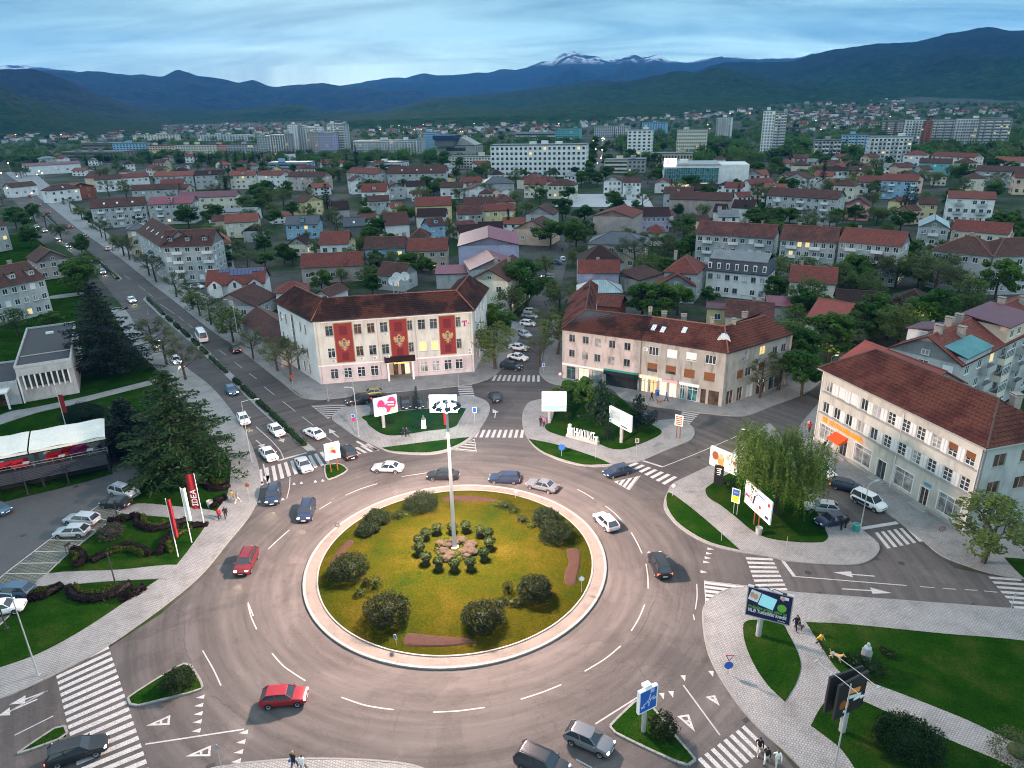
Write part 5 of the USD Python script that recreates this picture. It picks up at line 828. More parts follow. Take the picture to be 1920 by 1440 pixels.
for a in e.v:q=a.copy();a[:,0]=q[:,0]+fx(.495);a[:,1]=-.26-q[:,2];a[:,2]=q[:,1]+3.45
F.put(e,'sign_mark','frame_dark')
F.put(MB().box(x0,x0+.35,-1.5,-1.15,0,3.9).box(x1-.35,x1,-1.5,-1.15,0,3.9).box(x0-.2,x1+.2,-1.7,-.07,3.9,4.2),'porch_frame','frame_white')
F.put(roof_mesh([[[x0-.4,-1.95,4.2],[x1+.4,-1.95,4.2],[x1+.4,-.03,4.75],[x0-.4,-.03,4.75]]],.12),'canopy_roof',ROOFS['dark'],uv=True)
M('banner_red',(0.20,0.026,0.024),0.8,0.10,0.5);M('banner_gold',(0.26,0.16,0.07),0.7,0.1);M('banner_square',(0.12,0.014,0.018),0.8,0.08);M('eagle_gold',(0.36,0.26,0.11),0.6,0.1);M('eagle_blue',(0.10,0.11,0.22),0.6,0.1)
def eagle():
 half=[Polygon([(0,-1.0),(.22,-.75),(.28,-.2),(.24,.45),(0,.5)]),Polygon([(.1,.3),(.3,.62),(.26,.86),(.42,.98),(.52,.9),(.66,.86),(.5,.76),(.46,.55),(.34,.3)]),Polygon([(.2,.4),(.55,.45),(.8,.8),(1.02,.92),(1.22,.8),(1.2,.5),(1.26,.25),(1.12,.05),(1.14,-.2),(.98,-.3),(.96,-.5),(.8,-.45),(.72,-.6),(.58,-.45),(.4,-.5),(.24,-.25)]),Polygon([(.1,-.6),(.4,-.75),(.7,-.95),(.66,-1.05),(.5,-1.0),(.3,-.95)]),Polygon([(0,-.9),(.16,-1.0),(.36,-1.35),(.2,-1.3),(.12,-1.5),(0,-1.42)])]
 u=unary_union(half);u=unary_union([u,shapely.affinity.scale(u,-1,1,origin=(0,0)),shapely.box(-.16,1.0,.16,1.12),Polygon([(-.26,1.12),(.26,1.12),(.32,1.4),(.14,1.28),(0,1.46),(-.14,1.28),(-.32,1.4)]),LineString([(-.5,.95),(0,1.02),(.5,.95)]).buffer(.04)]).buffer(.01)
 feathers=unary_union([LineString([(a,.2),(a*1.16+.05*np.sign(a),-.52)]).buffer(.022)for a in(-1.0,-.8,-.6,.6,.8,1.0)])
 return u.difference(feathers)
EG=eagle()
def flat(shape,T,y0,y1):
 m=MB()
 for g in getattr(shape,'geoms',[shape]):m.prism(g,0,y1-y0)
 for a in m.v:q=a.copy();a[:,0]=T[0]+q[:,0]*T[2];a[:,2]=T[1]+q[:,1]*T[2];a[:,1]=-y0-q[:,2]
 return m
for s0,s1 in((.117,.235),(.464,.579),(.78,.889)):
 a,b=fx(s0),fx(s1);c=(a+b)/2
 bn=F.put(MB().box(a,b,-.10,-.05,4.25,12.25),'banner','banner_red');q=MB();e=.13
 q.box(a,a+e,-.112,-.1,4.25,12.25).box(b-e,b,-.112,-.1,4.25,12.25).box(a+e,b-e,-.112,-.1,4.25,4.38).box(a+e,b-e,-.112,-.1,12.12,12.25);F.put(q,'border','banner_gold',bn)
 F.put(MB().box(c-.75,c+.75,-.108,-.1,9.75,11.6),'window_square','banner_square',bn);F.put(MB().box(c-.62,c+.62,-.108,-.1,4.75,6.3),'window_square','banner_square',bn)
 F.put(flat(EG,(c,7.95,.86),.112,.122),'eagle','eagle_gold',bn);F.put(flat(Polygon([(-.24,.3),(.24,.3),(.24,-.15),(0,-.45),(-.24,-.15)]),(c,7.95,1.0),.123,.128),'shield','eagle_blue',bn)
m=MB().box(fx(.93),fx(.965),-.12,-.02,10.75,10.95).box(fx(.943),fx(.952),-.12,-.02,9.9,10.75).box(fx(.93),fx(.934),-.12,-.02,10.5,10.75).box(fx(.961),fx(.965),-.12,-.02,10.5,10.75).box(fx(.938),fx(.957),-.12,-.02,9.8,9.9)
for s in(.973,.985):m.box(fx(s)-.1,fx(s)+.1,-.12,-.02,10.2,10.4)
F.put(m,'wall_emblem',M('magenta_sign',(.30,.012,.09),.5,.05))
Lf=Facade(ban,loc,wC,wA,0,HZ-.1,WALLS['white'])
for k,x,y in(('q',185,932),('q',222,950),('q',330,1010),('q',367,1032)):a,z=Lf.px(k,x,y);Lf.open(a,z-.9,1.0,1.9,'frame_grey','pane',1)
for k,x,y in(('q',207,1082),('q',240,1107),('q',350,1177),('q',385,1203)):a,z=Lf.px(k,x,y);Lf.open(a,z-.9,1.0,1.9,'frame_grey','pane',1)
a,z=Lf.px('q',282,1060);Lf.open(a,4.2,1.5,7.6,'frame_grey','pane',1,(.2,.4,.6,.8))
for k,x,y in(('q',258,1255),('q',367,1320),('q',405,1345)):a,z=Lf.px(k,x,y);Lf.open(a,1.0,1.0,2.0,'frame_grey','pane',1)
a,z=Lf.px('q',320,1310);Lf.open(a,0.05,1.5,3.0,'frame_dark','pane_brown',1,sill=None,name='door');Lf.wall();a,z=Lf.px('q',203,940);Lf.air_con(a,z)
Rt=Facade(ban,loc,wB,wD,0,HZ-.1,WALLS['white'])
for t_,z,w,h in((3,9.6,.9,2),(6,9.6,.9,2),(12.5,9.6,.9,2),(15.5,9.6,.9,2),(3,5.3,.9,2),(6,5.3,.9,2),(12.5,5.3,.9,2),(15.5,5.3,.9,2),(9.2,4.6,1.4,7.2),(3,1,1,2),(6,1,1,2),(12.5,1,1,2)):Rt.open(t_,z,w,h,'frame_grey','pane',0)
Rt.wall()
# --- pink and grey corner block: two houses
HB=10.2
pk=[np.array(p)for p in((9.6,129.7),(23.6,122.1),(36.8,113.8),(51.5,123.7))]
rd=[np.array(p)for p in((14.5,132.5),(26.2,126.6),(37.6,119.6),(47.0,126.0))];back=[2*r-p for r,p in zip(rd,pk)];back[0]=np.array([14.6,138.5]);back[3]=np.array([45.5,131.5]);zB=HB+2.9
pink=thing('pink_building','weathered pink three-storey corner building with near black tiled roof and teal shop fronts','building',(*pk[0],0));loc=pk[0]
q0=np.array(G(1068,556,HB));w0=q0+(back[0]-pk[0])*1.25
deck=tiled(pink,[[P3(pk[0],HB),P3(pk[1],HB),P3(rd[1],zB),P3(rd[0],zB)],[P3(back[1],HB),P3(back[0],HB),P3(rd[0],zB),P3(rd[1],zB)]],loc,TILES['dark'],.5,.48)
rw=(pk[0]+(q0-pk[0]));mid=(q0+w0)/2
tiled(pink,[[P3(q0,HB),P3(pk[0],HB),P3(rd[0],zB),P3(rd[0]+(q0-pk[0]),zB)],[P3(back[0]+[2.5,1],HB),P3(back[0]+[2.5,1]+(q0-pk[0]),HB),P3(rd[0]+(q0-pk[0]),zB),P3(rd[0],zB)]],loc,TILES['mixed'],.5,.48)
ridge_line(pink,deck,loc,[(P3(rd[0],zB+.1),P3(rd[1],zB+.1)),(P3(rd[0],zB+.1),P3(rd[0]+(q0-pk[0]),zB+.1)),(P3(pk[0],HB+.1),P3(rd[0],zB+.1))])
Fp=Facade(pink,loc,pk[0]+[.25,.35],pk[1]+[-.02,.35],0,HB-.1,WALLS['rose'])
for x,y in((450,1098),(552,1112),(645,1128),(750,1143),(865,1160),(448,1210),(548,1230),(640,1246),(745,1263),(860,1282)):a,z=Fp.px('r',x,y);Fp.open(a,z-.75,1.25,1.5,'frame_grey','pane_curtain' if x in(645,548,745)else 'pane',1)
M('shop_teal',(0.02,0.24,0.20),.5,.1);M('shop_black',(.012,.014,.016),.3,.1,spec=.6)
for i,(x0,x1,fr,pn)in enumerate(((.06,.18,'shop_teal','pane'),(.22,.36,'shop_teal','pane_shop'),(.40,.53,'shop_teal','pane_curtain'))):Fp.open((x0+x1)/2*Fp.w,.15,(x1-x0)*Fp.w,2.6,fr,pn,1,(.78,),sill=None,name='shop_window')
Fp.open(.78*Fp.w,.15,.40*Fp.w,2.3,'shop_black','shop_black',3,sill=None,name='shop_window');Fp.wall()
Fp.put(MB().box(.56*Fp.w,.995*Fp.w,-.55,-.01,2.6,3.35),'shop_fascia','shop_black');Fp.put(MB().box(.56*Fp.w,.995*Fp.w,-.58,-.0,3.36,3.52),'fascia_strip','shop_teal');Fp.put(MB().box(0,.55*Fp.w,-.1,-.005,2.95,3.3),'shop_board','frame_white')
qn=MB();
for k in range(22):
 ww=.55 if k%2 else .38
 for xa,xb in((0.0,ww),(Fp.w-ww,Fp.w)):qn.box(xa,xb,-.05,-.003,3.6+k*.29,3.6+k*.29+.25)
Fp.put(qn,'corner_stones','frame_grey',kind='stuff')
Sp=Facade(pink,loc,q0+[.35,.1],pk[0]+[.25,.35],0,HB-.1,WALLS['rose'])
for k in range(4):
 for z in(7.3,4.6):Sp.open(2+k*3.6,z,1.1,1.5,'frame_grey','pane',1)
Sp.wall();body=MB();zz=HB-.1
for p,q in((pk[1],back[1]),(back[1],back[0]),(back[0]+[2.4,1],back[0]+[2.4,1]+(q0-pk[0])),(back[0]+[2.4,1]+(q0-pk[0]),q0)):p,q=p-loc,q-loc;body.quad([*p,0],[*q,0],[*q,zz],[*p,zz])
body.put(pink,'rear_wall',WALLS['rose'])
grey=thing('grey_building','grey three-storey corner house with red tiled roof, brown shutters and lit ground-floor shops','building',(*pk[1],0));loc=pk[1]
deck=tiled(grey,[[P3(pk[1],HB+.05),P3(pk[2],HB),P3(rd[2],zB),P3(rd[1],zB+.05)],[P3(pk[2],HB),P3(pk[3],HB),P3(rd[3],zB),P3(rd[2],zB)],[P3(back[2],HB),P3(back[1],HB),P3(rd[1],zB),P3(rd[2],zB)],[P3(back[3],HB),P3(back[2],HB),P3(rd[2],zB),P3(rd[3],zB)]],loc,TILES['red'],.58,.55)
ridge_line(grey,deck,loc,[(P3(rd[1],zB+.1),P3(rd[2],zB+.1)),(P3(rd[2],zB+.1),P3(rd[3],zB+.1)),(P3(pk[2],HB+.1),P3(rd[2],zB+.1))],'ridge_tile')
Fg=Facade(grey,loc,pk[1]+[.02,.35],pk[2]+[-.15,.45],0,HB-.1,WALLS['stone'])
for x,y,kind in((1062,1195,'w'),(1200,1215,'s'),(1345,1237,'s'),(1490,1258,'w'),(1052,1315,'b'),(1190,1335,'b'),(1330,1362,'b'),(1480,1387,'b')):
 a,z=Fg.px('r',x,y);Fg.open(a,z-.8,1.9,1.6,'frame_white' if kind!='b' else 'frame_dark','pane' if kind!='s' else 'pane_curtain',2 if kind=='w' else 1,shut=None if kind=='w' else('shutter_white',.8 if x==1345 else .97)if kind=='s' else('shutter_brown',.7 if x in(1052,1190)else .97))
SH=[(.02,.11,'pane_shop','frame_dark'),(.13,.22,'pane_warm','frame_dark'),(.25,.34,'pane_shop','frame_white'),(.37,.46,'pane_shop','frame_white'),(.50,.56,'pane_teal','frame_white'),(.59,.71,'pane_teal','frame_white'),(.75,.81,'pane_brown','frame_dark'),(.84,.96,'pane_brown','frame_dark')]
for x0,x1,pn,fr in SH:Fg.open((x0+x1)/2*Fg.w,.1,(x1-x0)*Fg.w,2.7,fr,pn,1,(.8,),sill=None,name='shop_window')
Fg.wall();Fg.put(MB().box(0.01,.235*Fg.w,-.5,-.01,2.95,3.5),'shop_fascia',lamp_look('fascia_warm',(1,.6,.25),.35,(.4,.3,.2)));Fg.put(MB().box(.24*Fg.w,.48*Fg.w,-.4,-.01,2.95,3.45),'shop_fascia',M('fascia_pink',(.6,.35,.38),.5,.1));Fg.put(MB().box(.49*Fg.w,.73*Fg.w,-.25,-.01,2.95,3.45),'shop_fascia','frame_white')
for k in range(7):Fg.put(MB().box(.3+k*.62,.62+k*.62,-.53,-.5,3.05,3.5),'shop_letter',lamp_look('bulb_warm',(1,.75,.3),1.6))
a,z=Fg.px('r',1008,1175);Fg.air_con(a,z-.3)
Sg=Facade(grey,loc,pk[2]+[-.15,.45],pk[3]+[-.1,.45],0,HB-.1,WALLS['stone'])
for x,y,p in((1750,1228,'pane_curtain'),(1880,1187,'pane_lit'),(1710,1367,'b'),(1772,1347,'pane'),(1872,1308,'b')):a,z=Sg.px('r',x,y);Sg.open(a,z-.8,1.6,1.6,'frame_grey','pane' if p=='b' else p,1,shut=('shutter_brown',.95)if p=='b' else None)
for a in(13.5,16):
 for z in(7.0,4.2):Sg.open(a,z,1.5,1.5,'frame_grey','pane',1)
for x0,x1,pn in((.06,.16,'pane_brown'),(.22,.30,'pane_brown'),(.36,.46,'frame_white'),(.52,.66,'pane_brown'),(.72,.9,'pane')):Sg.open((x0+x1)/2*Sg.w,.1,(x1-x0)*Sg.w,2.6,'frame_grey',pn,1,sill=None,name='shop_window')
Sg.wall();r_=MB().tube([[10.2+.75*math.cos(a),-.12,2.4+.75*math.sin(a)]for a in np.linspace(0,2*PI,25)],.09,6,cap=False);Sg.put(r_,'ring_sign','frame_white')
body=MB()
for p,q in((pk[3],back[3]),(back[3],back[2]),(back[2],back[1])):p,q=p-loc,q-loc;body.quad([*p,0],[*q,0],[*q,zz],[*p,zz])
body.put(grey,'rear_wall',WALLS['stone'])
for px_,py_,h in((1245,592,1.0),(1282,597,1.0),(1334,612,1.8),(1375,612,1.6),(1396,593,1.0),(1219,588,1.4)):c=np.array(G(px_,py_,zB-.4))-loc;chimney(grey,*c,zB-.7,h,.9 if h<1.2 else .6,.5)
for px_,py_ in((1226,618),(1243,621),(1283,625)):
 c=np.array(G(px_,py_,HB+1.3))-loc;d=rd[1]-pk[1];e=(pk[2]-pk[1])/np.hypot(*(pk[2]-pk[1]));u=d-e*(d@e);L=np.hypot(*u);u/=L;sl=(zB-HB)/L;q=MB();z=HB+sl*((c+loc-pk[1])@u)+.16
 v=np.array([[*(c+e*a*.4+u*b*.6),z+b*.6*sl]for a,b in((-1,-1),(1,-1),(1,1),(-1,1))]);q.add(np.r_[v,v-[0,0,.2]],[[0,1,2,3],[0,4,5,1],[1,5,6,2],[2,6,7,3],[3,7,4,0]]).put(deck,'roof_window',M('skylight',(0.5,0.52,0.55),0.15,0.1,spec=0.7))
c=np.array(G(1358,640,HB+.9))-loc;e=np.array([-.2,-.98])
MB().tube([[*(c+[-.3,-.6]),HB+.9],[*(c+[.6,2.2]),HB+1.9]],[1.25,.5],12).put(grey,'round_dormer','metal_white')
# --- long cream bank building on the right
HC=12.0
h0,h1=np.array([46.6,101.0]),np.array([54.7,73.2]);e=(h1-h0)/np.hypot(*(h1-h0));n=np.array([-e[1],e[0]]);DC=11.5;h2,h3=h1+n*DC,h0+n*DC;zC=HC+3.7
bank=thing('bank_building','long cream three-storey building with red tiled roof, white shutters and small orange awning','building',(*h0,0));loc=h0
r0,r1=h0+n*DC/2+e*4.6,h1+n*DC/2-e*4.4
deck=tiled(bank,[[P3(h0,HC),P3(h1,HC),P3(r1,zC),P3(r0,zC)],[P3(h1,HC),P3(h2,HC),P3(r1,zC)],[P3(h2,HC),P3(h3,HC),P3(r0,zC),P3(r1,zC)],[P3(h3,HC),P3(h0,HC),P3(r0,zC)]],loc,TILES['red'],.62,.58,single=300)
ridge_line(bank,deck,loc,[(P3(r0,zC+.1),P3(r1,zC+.1)),(P3(h0,HC+.1),P3(r0,zC+.1)),(P3(h1,HC+.1),P3(r1,zC+.1))],'ridge_dark')
g0,g1,g2=h0+n*.55+e*.5,h1+n*.55-e*.5,h2-n*.5-e*.5
MB().tube([[0,0,HC-.1],[*(h1-h0),HC-.1]],.13,6).tube([[*(h1-h0),HC-.1],[*(h2-h0),HC-.1]],.13,6).put(deck,'gutter','frame_grey')
Fb=Facade(bank,loc,g0,g1,0,HC-.1,WALLS['ivory'])
W1_=[(458,25),(555,75),(645,120),(722,155),(817,205),(925,260),(1033,312),(1145,370),(1262,435),(1383,500),(1513,570)];W2_=[(432,180),(515,225),(603,275),(692,325),(790,375),(890,435),(998,495),(1108,555),(1222,620),(1340,690),(1468,760)]
for row_,zc in((W1_,8.75),(W2_,5.35)):
 xs=[Fb.px('d',*p)[0]for p in row_]
 for i,x in enumerate(xs):
  pn='pane_curtain' if(i+int(zc))%4==0 else 'pane';sh=None
  if row_ is W1_ and i in(1,2):sh=('shutter_white',.97)
  if row_ is W1_ and i in(9,10):sh=('shutter_brown',.5)
  p=Fb.open(x,zc,1.3,1.75,'frame_white',pn,1,(.33,.66)if i>4 else(),shut=sh)
  if i<10:xa,xb=x+.78,xs[i+1]-.78;Fb.put(MB().box(xa,(xa+xb)/2-.03,-.05,-.005,zc+.02,zc+1.72).box((xa+xb)/2+.03,xb,-.05,-.005,zc+.02,zc+1.72),'shutter','shutter_white',p)
 Fb.put(MB().box(xs[0]-1.2,xs[-1]+1.2,-.16,-.004,zc-.32,zc-.12),'sill_band','frame_grey')
for x,y,w,h,z,fr,pn,nm,b in((435,400,3.2,2.6,.9,'frame_white','pane_curtain','shop_window',2),(555,520,1.5,2.8,.15,'frame_grey','pane','door',1),(700,570,3.2,2.8,.8,'frame_white','pane_curtain','shop_window',1),(845,650,1.5,3.0,.15,'frame_grey','pane','door',1),(1005,750,3.1,2.7,.9,'frame_white','pane_curtain','shop_window',1),(1160,860,1.3,2.7,.2,'frame_white','pane_brown','door',1),(1345,960,3.3,2.7,.9,'frame_white','pane_curtain','shop_window',2)):
 a,_=Fb.px('d',x,y);Fb.open(a,z,w,h,fr,pn,b,(.75,)if nm=='shop_window' else(),sill=None,name=nm,surround='frame_white')
 if nm=='door':Fb.put(MB().box(a-1.4,a+1.4,-1.0,0,-.05,.22).box(a-1.2,a+1.2,-.6,0,.23,.36),'step','concrete_look')
Fb.wall();x0,_=Fb.px('d',435,290);x1,_=Fb.px('d',715,460);cx=(x0+x1)/2+.35
Fb.put(MB().text('HIPOTEKARNA BANKA',.74,(cx,-.12,4.05),(1,0,0),depth=.1,bold=False,wide=(x1-x0-1.0)/(meshkit.text_mesh('HIPOTEKARNA BANKA',.74,.1,False).extents[0])),'lettering',lamp_look('sign_orange',(1,.30,.005),.38,(.5,.16,.01)))
lg=MB()
for k in range(4):lg.box(x0-.55+(k%2)*.45,x0-.15+(k%2)*.45,-.22,-.06,4.0+(k//2)*.42,4.36+(k//2)*.42)
Fb.put(lg,'sign_mark','sign_orange');a,_=Fb.px('d',545,440)
Fb.put(MB().add([[a-1.3,-.02,3.5],[a+1.3,-.02,3.5],[a+1.3,-1.5,2.75],[a-1.3,-1.5,2.75],[a-1.3,-1.5,2.5],[a+1.3,-1.5,2.5],[a-1.3,-.02,2.75],[a+1.3,-.02,2.75]],[[0,3,2,1],[3,4,5,2],[0,6,4,3],[1,2,5,7]]),'awning',M('awning_orange',(.62,.085,.015),.7,.08))
a,_=Fb.px('d',1190,800);Fb.put(MB().box(a-.5,a+.5,-.08,-.01,3.35,3.7),'plate',M('plate_blue',(.06,.25,.45),.4,.1));Fb.put(MB().box(.2,Fb.w-.2,-.1,-.004,0,.55),'plinth','concrete_look')
for x in(.25,Fb.w*.57,Fb.w-.3):Fb.put(MB().tube([[x,-.1,.1],[x,-.1,HC-.3]],.06,6),'downpipe','frame_white')
Sb=Facade(bank,loc,g1,g2,0,HC-.1,WALLS['grey']);
for a,z in((2.6,8.9),(6.8,8.9),(2.6,5.2),(6.8,5.2)):Sb.open(a,z,1.9,1.7,'frame_grey','pane_brown',1)
Sb.open(5,1.0,4.5,2.6,'frame_white','pane',2,sill=None,name='shop_window');Sb.wall();body=MB()
for p,q in((g2,h3-n*.5+e*.5),(h3-n*.5+e*.5,g0)):p,q=p-loc,q-loc;body.quad([*p,0],[*q,0],[*q,HC-.1],[*p,HC-.1])
body.put(bank,'rear_wall',WALLS['grey']);c=np.array(G(1902,760,14.5))-loc;chimney(bank,*c,14.0,1.9,.9,1.0)
# --- far right apartment block with the teal terrace
HD=12.0;d0,d1,d2=np.array([63.9,111.5]),np.array([68.2,100.3]),np.array([87.7,114.8]);ed=(d2-d1)/np.hypot(*(d2-d1));d0=d1+np.array([-ed[1],ed[0]])*11.6
apt,w_,h_=house('grey gabled four-storey apartment block with teal roof terrace and burgundy attic storey','apartment block',d0,d1,HD,46,'x',3.4,'red','grey',4,3,2,world=True,z0=0.0,opts='')
for k,yy in enumerate((9.5,16,24,33)):
 for fl in(1,2,3):
  z=fl*3+.1;q=MB().box(w_-.35,w_+.85,yy-1.7,yy+1.7,z-.14,z).box(w_+.78,w_+.85,yy-1.7,yy+1.7,z,z+.95).box(w_-.35,w_+.78,yy-1.7,yy-1.63,z,z+.95).box(w_-.35,w_+.78,yy+1.63,yy+1.7,z,z+.95);q.put(apt,'balcony',WALLS['cream']if k%2 else WALLS['grey'])
  if k%2:window(apt,yy,z+.9,3.2,1.5,w_+.8,1,1,bars=4,sill=False)
MB().box(w_*.5+.6,w_-.1,1.2,10.2,HD-.1,HD+.9).put(apt,'terrace_wall',WALLS['grey']);roof_mesh([[[w_+.1,1.0,HD+1.0],[w_+.1,10.5,HD+1.0],[w_*.5+.2,10.5,HD+2.7],[w_*.5+.2,1.0,HD+2.7]]],.15).put(apt,'terrace_roof',ROOFS['teal'],uv=True)
MB().box(w_*.45,w_-.3,16,27,HD-.1,HD+2.9).put(apt,'attic_wall',WALLS['peach']);roof_mesh([[[w_+.1,15.6,HD+2.95],[w_+.1,27.4,HD+2.95],[w_*.35,27.4,HD+3.9],[w_*.35,15.6,HD+3.9]]],.15).put(apt,'attic_roof',ROOFS['burgundy'],uv=True)
for yy in(18,21,24.5):window(apt,yy,HD+.8,1.4,1.3,w_-.3,1,1)
MB().box(.2,3.4,6,11,HD+.2,HD+2.3).put(apt,'attic_wall',WALLS['white']);roof_mesh([[[-.1,11.4,HD+2.3],[-.1,5.6,HD+2.3],[4,5.6,HD+3],[4,11.4,HD+3]]],.15).put(apt,'attic_roof',ROOFS['burgundy'],uv=True)
for x,y,z in((w_*.5,3.5,HD+3.2),(w_*.66,7.5,HD+2.6),(w_*.4,10,HD+3),(w_*.42,13,HD+3),(w_*.45,29,HD+3.2),(w_*.6,34,HD+2.8)):chimney(apt,x,y,z,1.2,1.1,.7)
house('back wing with ribbed red roof joined behind the long bank building','building',G(1573,672,12.5),G(1722,735,12.5),12.5,9,'g',2.4,'ochre','white',3,0,2,world=True,z0=0.0,opts='n')
# --- flat white hall and the terrace cafe on the left
hall,w_,h_=house('flat-roofed white hall with black roof and a band of white upright fins','hall',(-91.4,123.0),(-83.2,127.4),6.8,29,'f',0,'bitumen','grey',1,0,2,ov=.1,world=True,z0=0.0,opts='n')
for k in range(9):
 x=1.0+k*(w_-1.6)/8.6;MB().box(x,x+.22,-.45,.08,2.6,5.4).put(hall,'fin','frame_white')
 if k<8:MB().box(x+.25,x+.78,.02,.095,2.9,5.2).put(hall,'pane','pane')
MB().box(.2,w_-.2,-.5,.09,5.41,6.6).put(hall,'fascia',WALLS['grey']);MB().box(.15,.4,-.5,.09,0,5.4).put(hall,'fin','frame_white');MB().box(1,w_-.2,.3,.4,6.95,7.1).put(hall,'roof_seam','frame_grey')
MB().box(.6,w_-.4,7,7.25,6.93,7.05).put(hall,'roof_rib','frame_grey');MB().box(4,5.4,22,22.8,6.92,7.3).put(hall,'roof_vent','metal_white')
anx,w2,_=house('low stone entrance annex left of the flat white hall','annex',(-104,117.5),(-91.2,122.6),4.2,14,'f',0,'bitumen','grey',1,0,1,ov=.1,world=True,z0=0.0,opts='n')
MB().box(8.2,12.4,-2.4,.2,3.2,3.5).box(12.0,12.3,-2.3,-2.0,0,3.2).put(anx,'porch','frame_white');MB().box(8.6,11.6,.02,.12,.1,2.7).put(anx,'door','pane_brown');MB().box(1,7,.02,.12,1.0,2.8).put(anx,'window','pane')
cf0,cf1=np.array([-86.5,80.4]),np.array([-59.7,94.0]);ec=(cf1-cf0)/np.hypot(*(cf1-cf0));W_=float(np.hypot(*(cf1-cf0)))
cafe=thing('terrace_cafe','raised terrace cafe with pale curved awning roof and dark slatted base','cafe',(*cf0,0),math.atan2(ec[1],ec[0]))
M('cafe_dark',(.016,.017,.020),.55,.2);M('louvre',(.05,.052,.06),.4,.15);M('awning_cream',(.62,.60,.54),.8,.12,.5,.2)
MB().box(0,W_,.4,5.4,3.25,3.5).put(cafe,'terrace_floor','cafe_dark');MB().box(0,W_-.1,2.6,5.2,0,3.24).put(cafe,'base','cafe_dark')
for k in range(7):MB().box(0,W_-.3,.25,.39,1.75+k*.24,1.93+k*.24).put(cafe,'slat','louvre')
for x in(W_-.6,W_-9,W_-15.5,W_-22):MB().box(x,x+.5,.5,.95,3.5,6.0).box(x+.1,x+.4,.4,.6,0,3.24).put(cafe,'post','cafe_dark')
rl=MB()
for z in(3.9,4.3):rl.tube([[0,.45,z],[W_,.45,z]],.03,5)
for k in range(14):rl.tube([[k*W_/13,.45,3.5],[k*W_/13,.45,4.3]],.02,4)
rl.put(cafe,'railing','frame_grey')
for xa,xb in((W_-9.3,W_+.2),(W_-15.9,W_-9.5),(W_-22.3,W_-16.1),(0,W_-22.5)):
 aw=MB();ys=np.linspace(0,5.6,9);zs=6.0+1.05*np.sin(np.linspace(.25,1.5,9));xs=np.linspace(xa,xb,9);V=[[x,y,z-.06*math.sin(i*PI/2)]for j,(y,z)in enumerate(zip(ys,zs))for i,x in enumerate(xs)]
 aw.add(V,[[j*9+i,j*9+i+1,(j+1)*9+i+1,(j+1)*9+i]for j in range(8)for i in range(8)]);aw.box(xa,xb,-.02,.02,5.85,6.22);aw.put(cafe,'awning','awning_cream')
for i,(x,y,c)in enumerate(((W_-6.8,2.2,'red'),(W_-4.9,3.0,'red'),(W_-3.6,2.6,'plum'),(W_-12.6,2.4,'red'),(W_-11.0,1.8,'red'),(W_-15,1.4,'red'),(W_-18.6,2.0,'red'),(W_-20.5,1.6,'plum'))):
 p=cf0+ec*x+np.array([-ec[1],ec[0]])*y
 s=thing('sofa',('bright red' if c=='red' else 'plum coloured')+' low sofa on the cafe terrace, '+('first','second','third','fourth','fifth','sixth','seventh','eighth')[(0,1,2,4,3,5,6,7)[i]]+' from its right end','sofa',(*p,3.5),math.atan2(ec[1],ec[0])+(0,.3,.5,PI,0,0,0,.2)[i],'sofas on the cafe terrace')
 cl=M('sofa_'+c,(.42,.015,.03)if c=='red' else(.22,.012,.10),.8,.1);MB().box(-.95,.95,-.4,.4,.1,.45).put(s,'seat',cl);MB().box(-.95,.95,.25,.45,.45,.95).put(s,'backrest',cl);MB().box(-1.12,-.95,-.4,.45,.1,.65).put(s,'armrest',cl);MB().box(.95,1.12,-.4,.45,.1,.65).put(s,'armrest',cl)
for i,(x,y)in enumerate(((W_-2.2,1.2),(W_-5.8,.95),(W_-7.8,3.2),(W_-10.2,1.0),(W_-13.5,2.8),(W_-16.8,1.3))):
 p=cf0+ec*x+np.array([-ec[1],ec[0]])*y;t=thing('cafe_table','small white square table on the cafe terrace, '+('first','second','third','fourth','fifth','sixth')[i]+' from its right end','table',(*p,3.5),.4,'tables on the cafe terrace');MB().box(-.4,.4,-.4,.4,.68,.72).put(t,'table_top','frame_white');MB().tube([[0,0,0],[0,0,.68]],.04,6).put(t,'leg','frame_dark');MB().box(-.25,.25,-.25,.25,0,.03).put(t,'foot','frame_dark')
sh=np.array(SHOP_B)-np.array(SHOP_A);
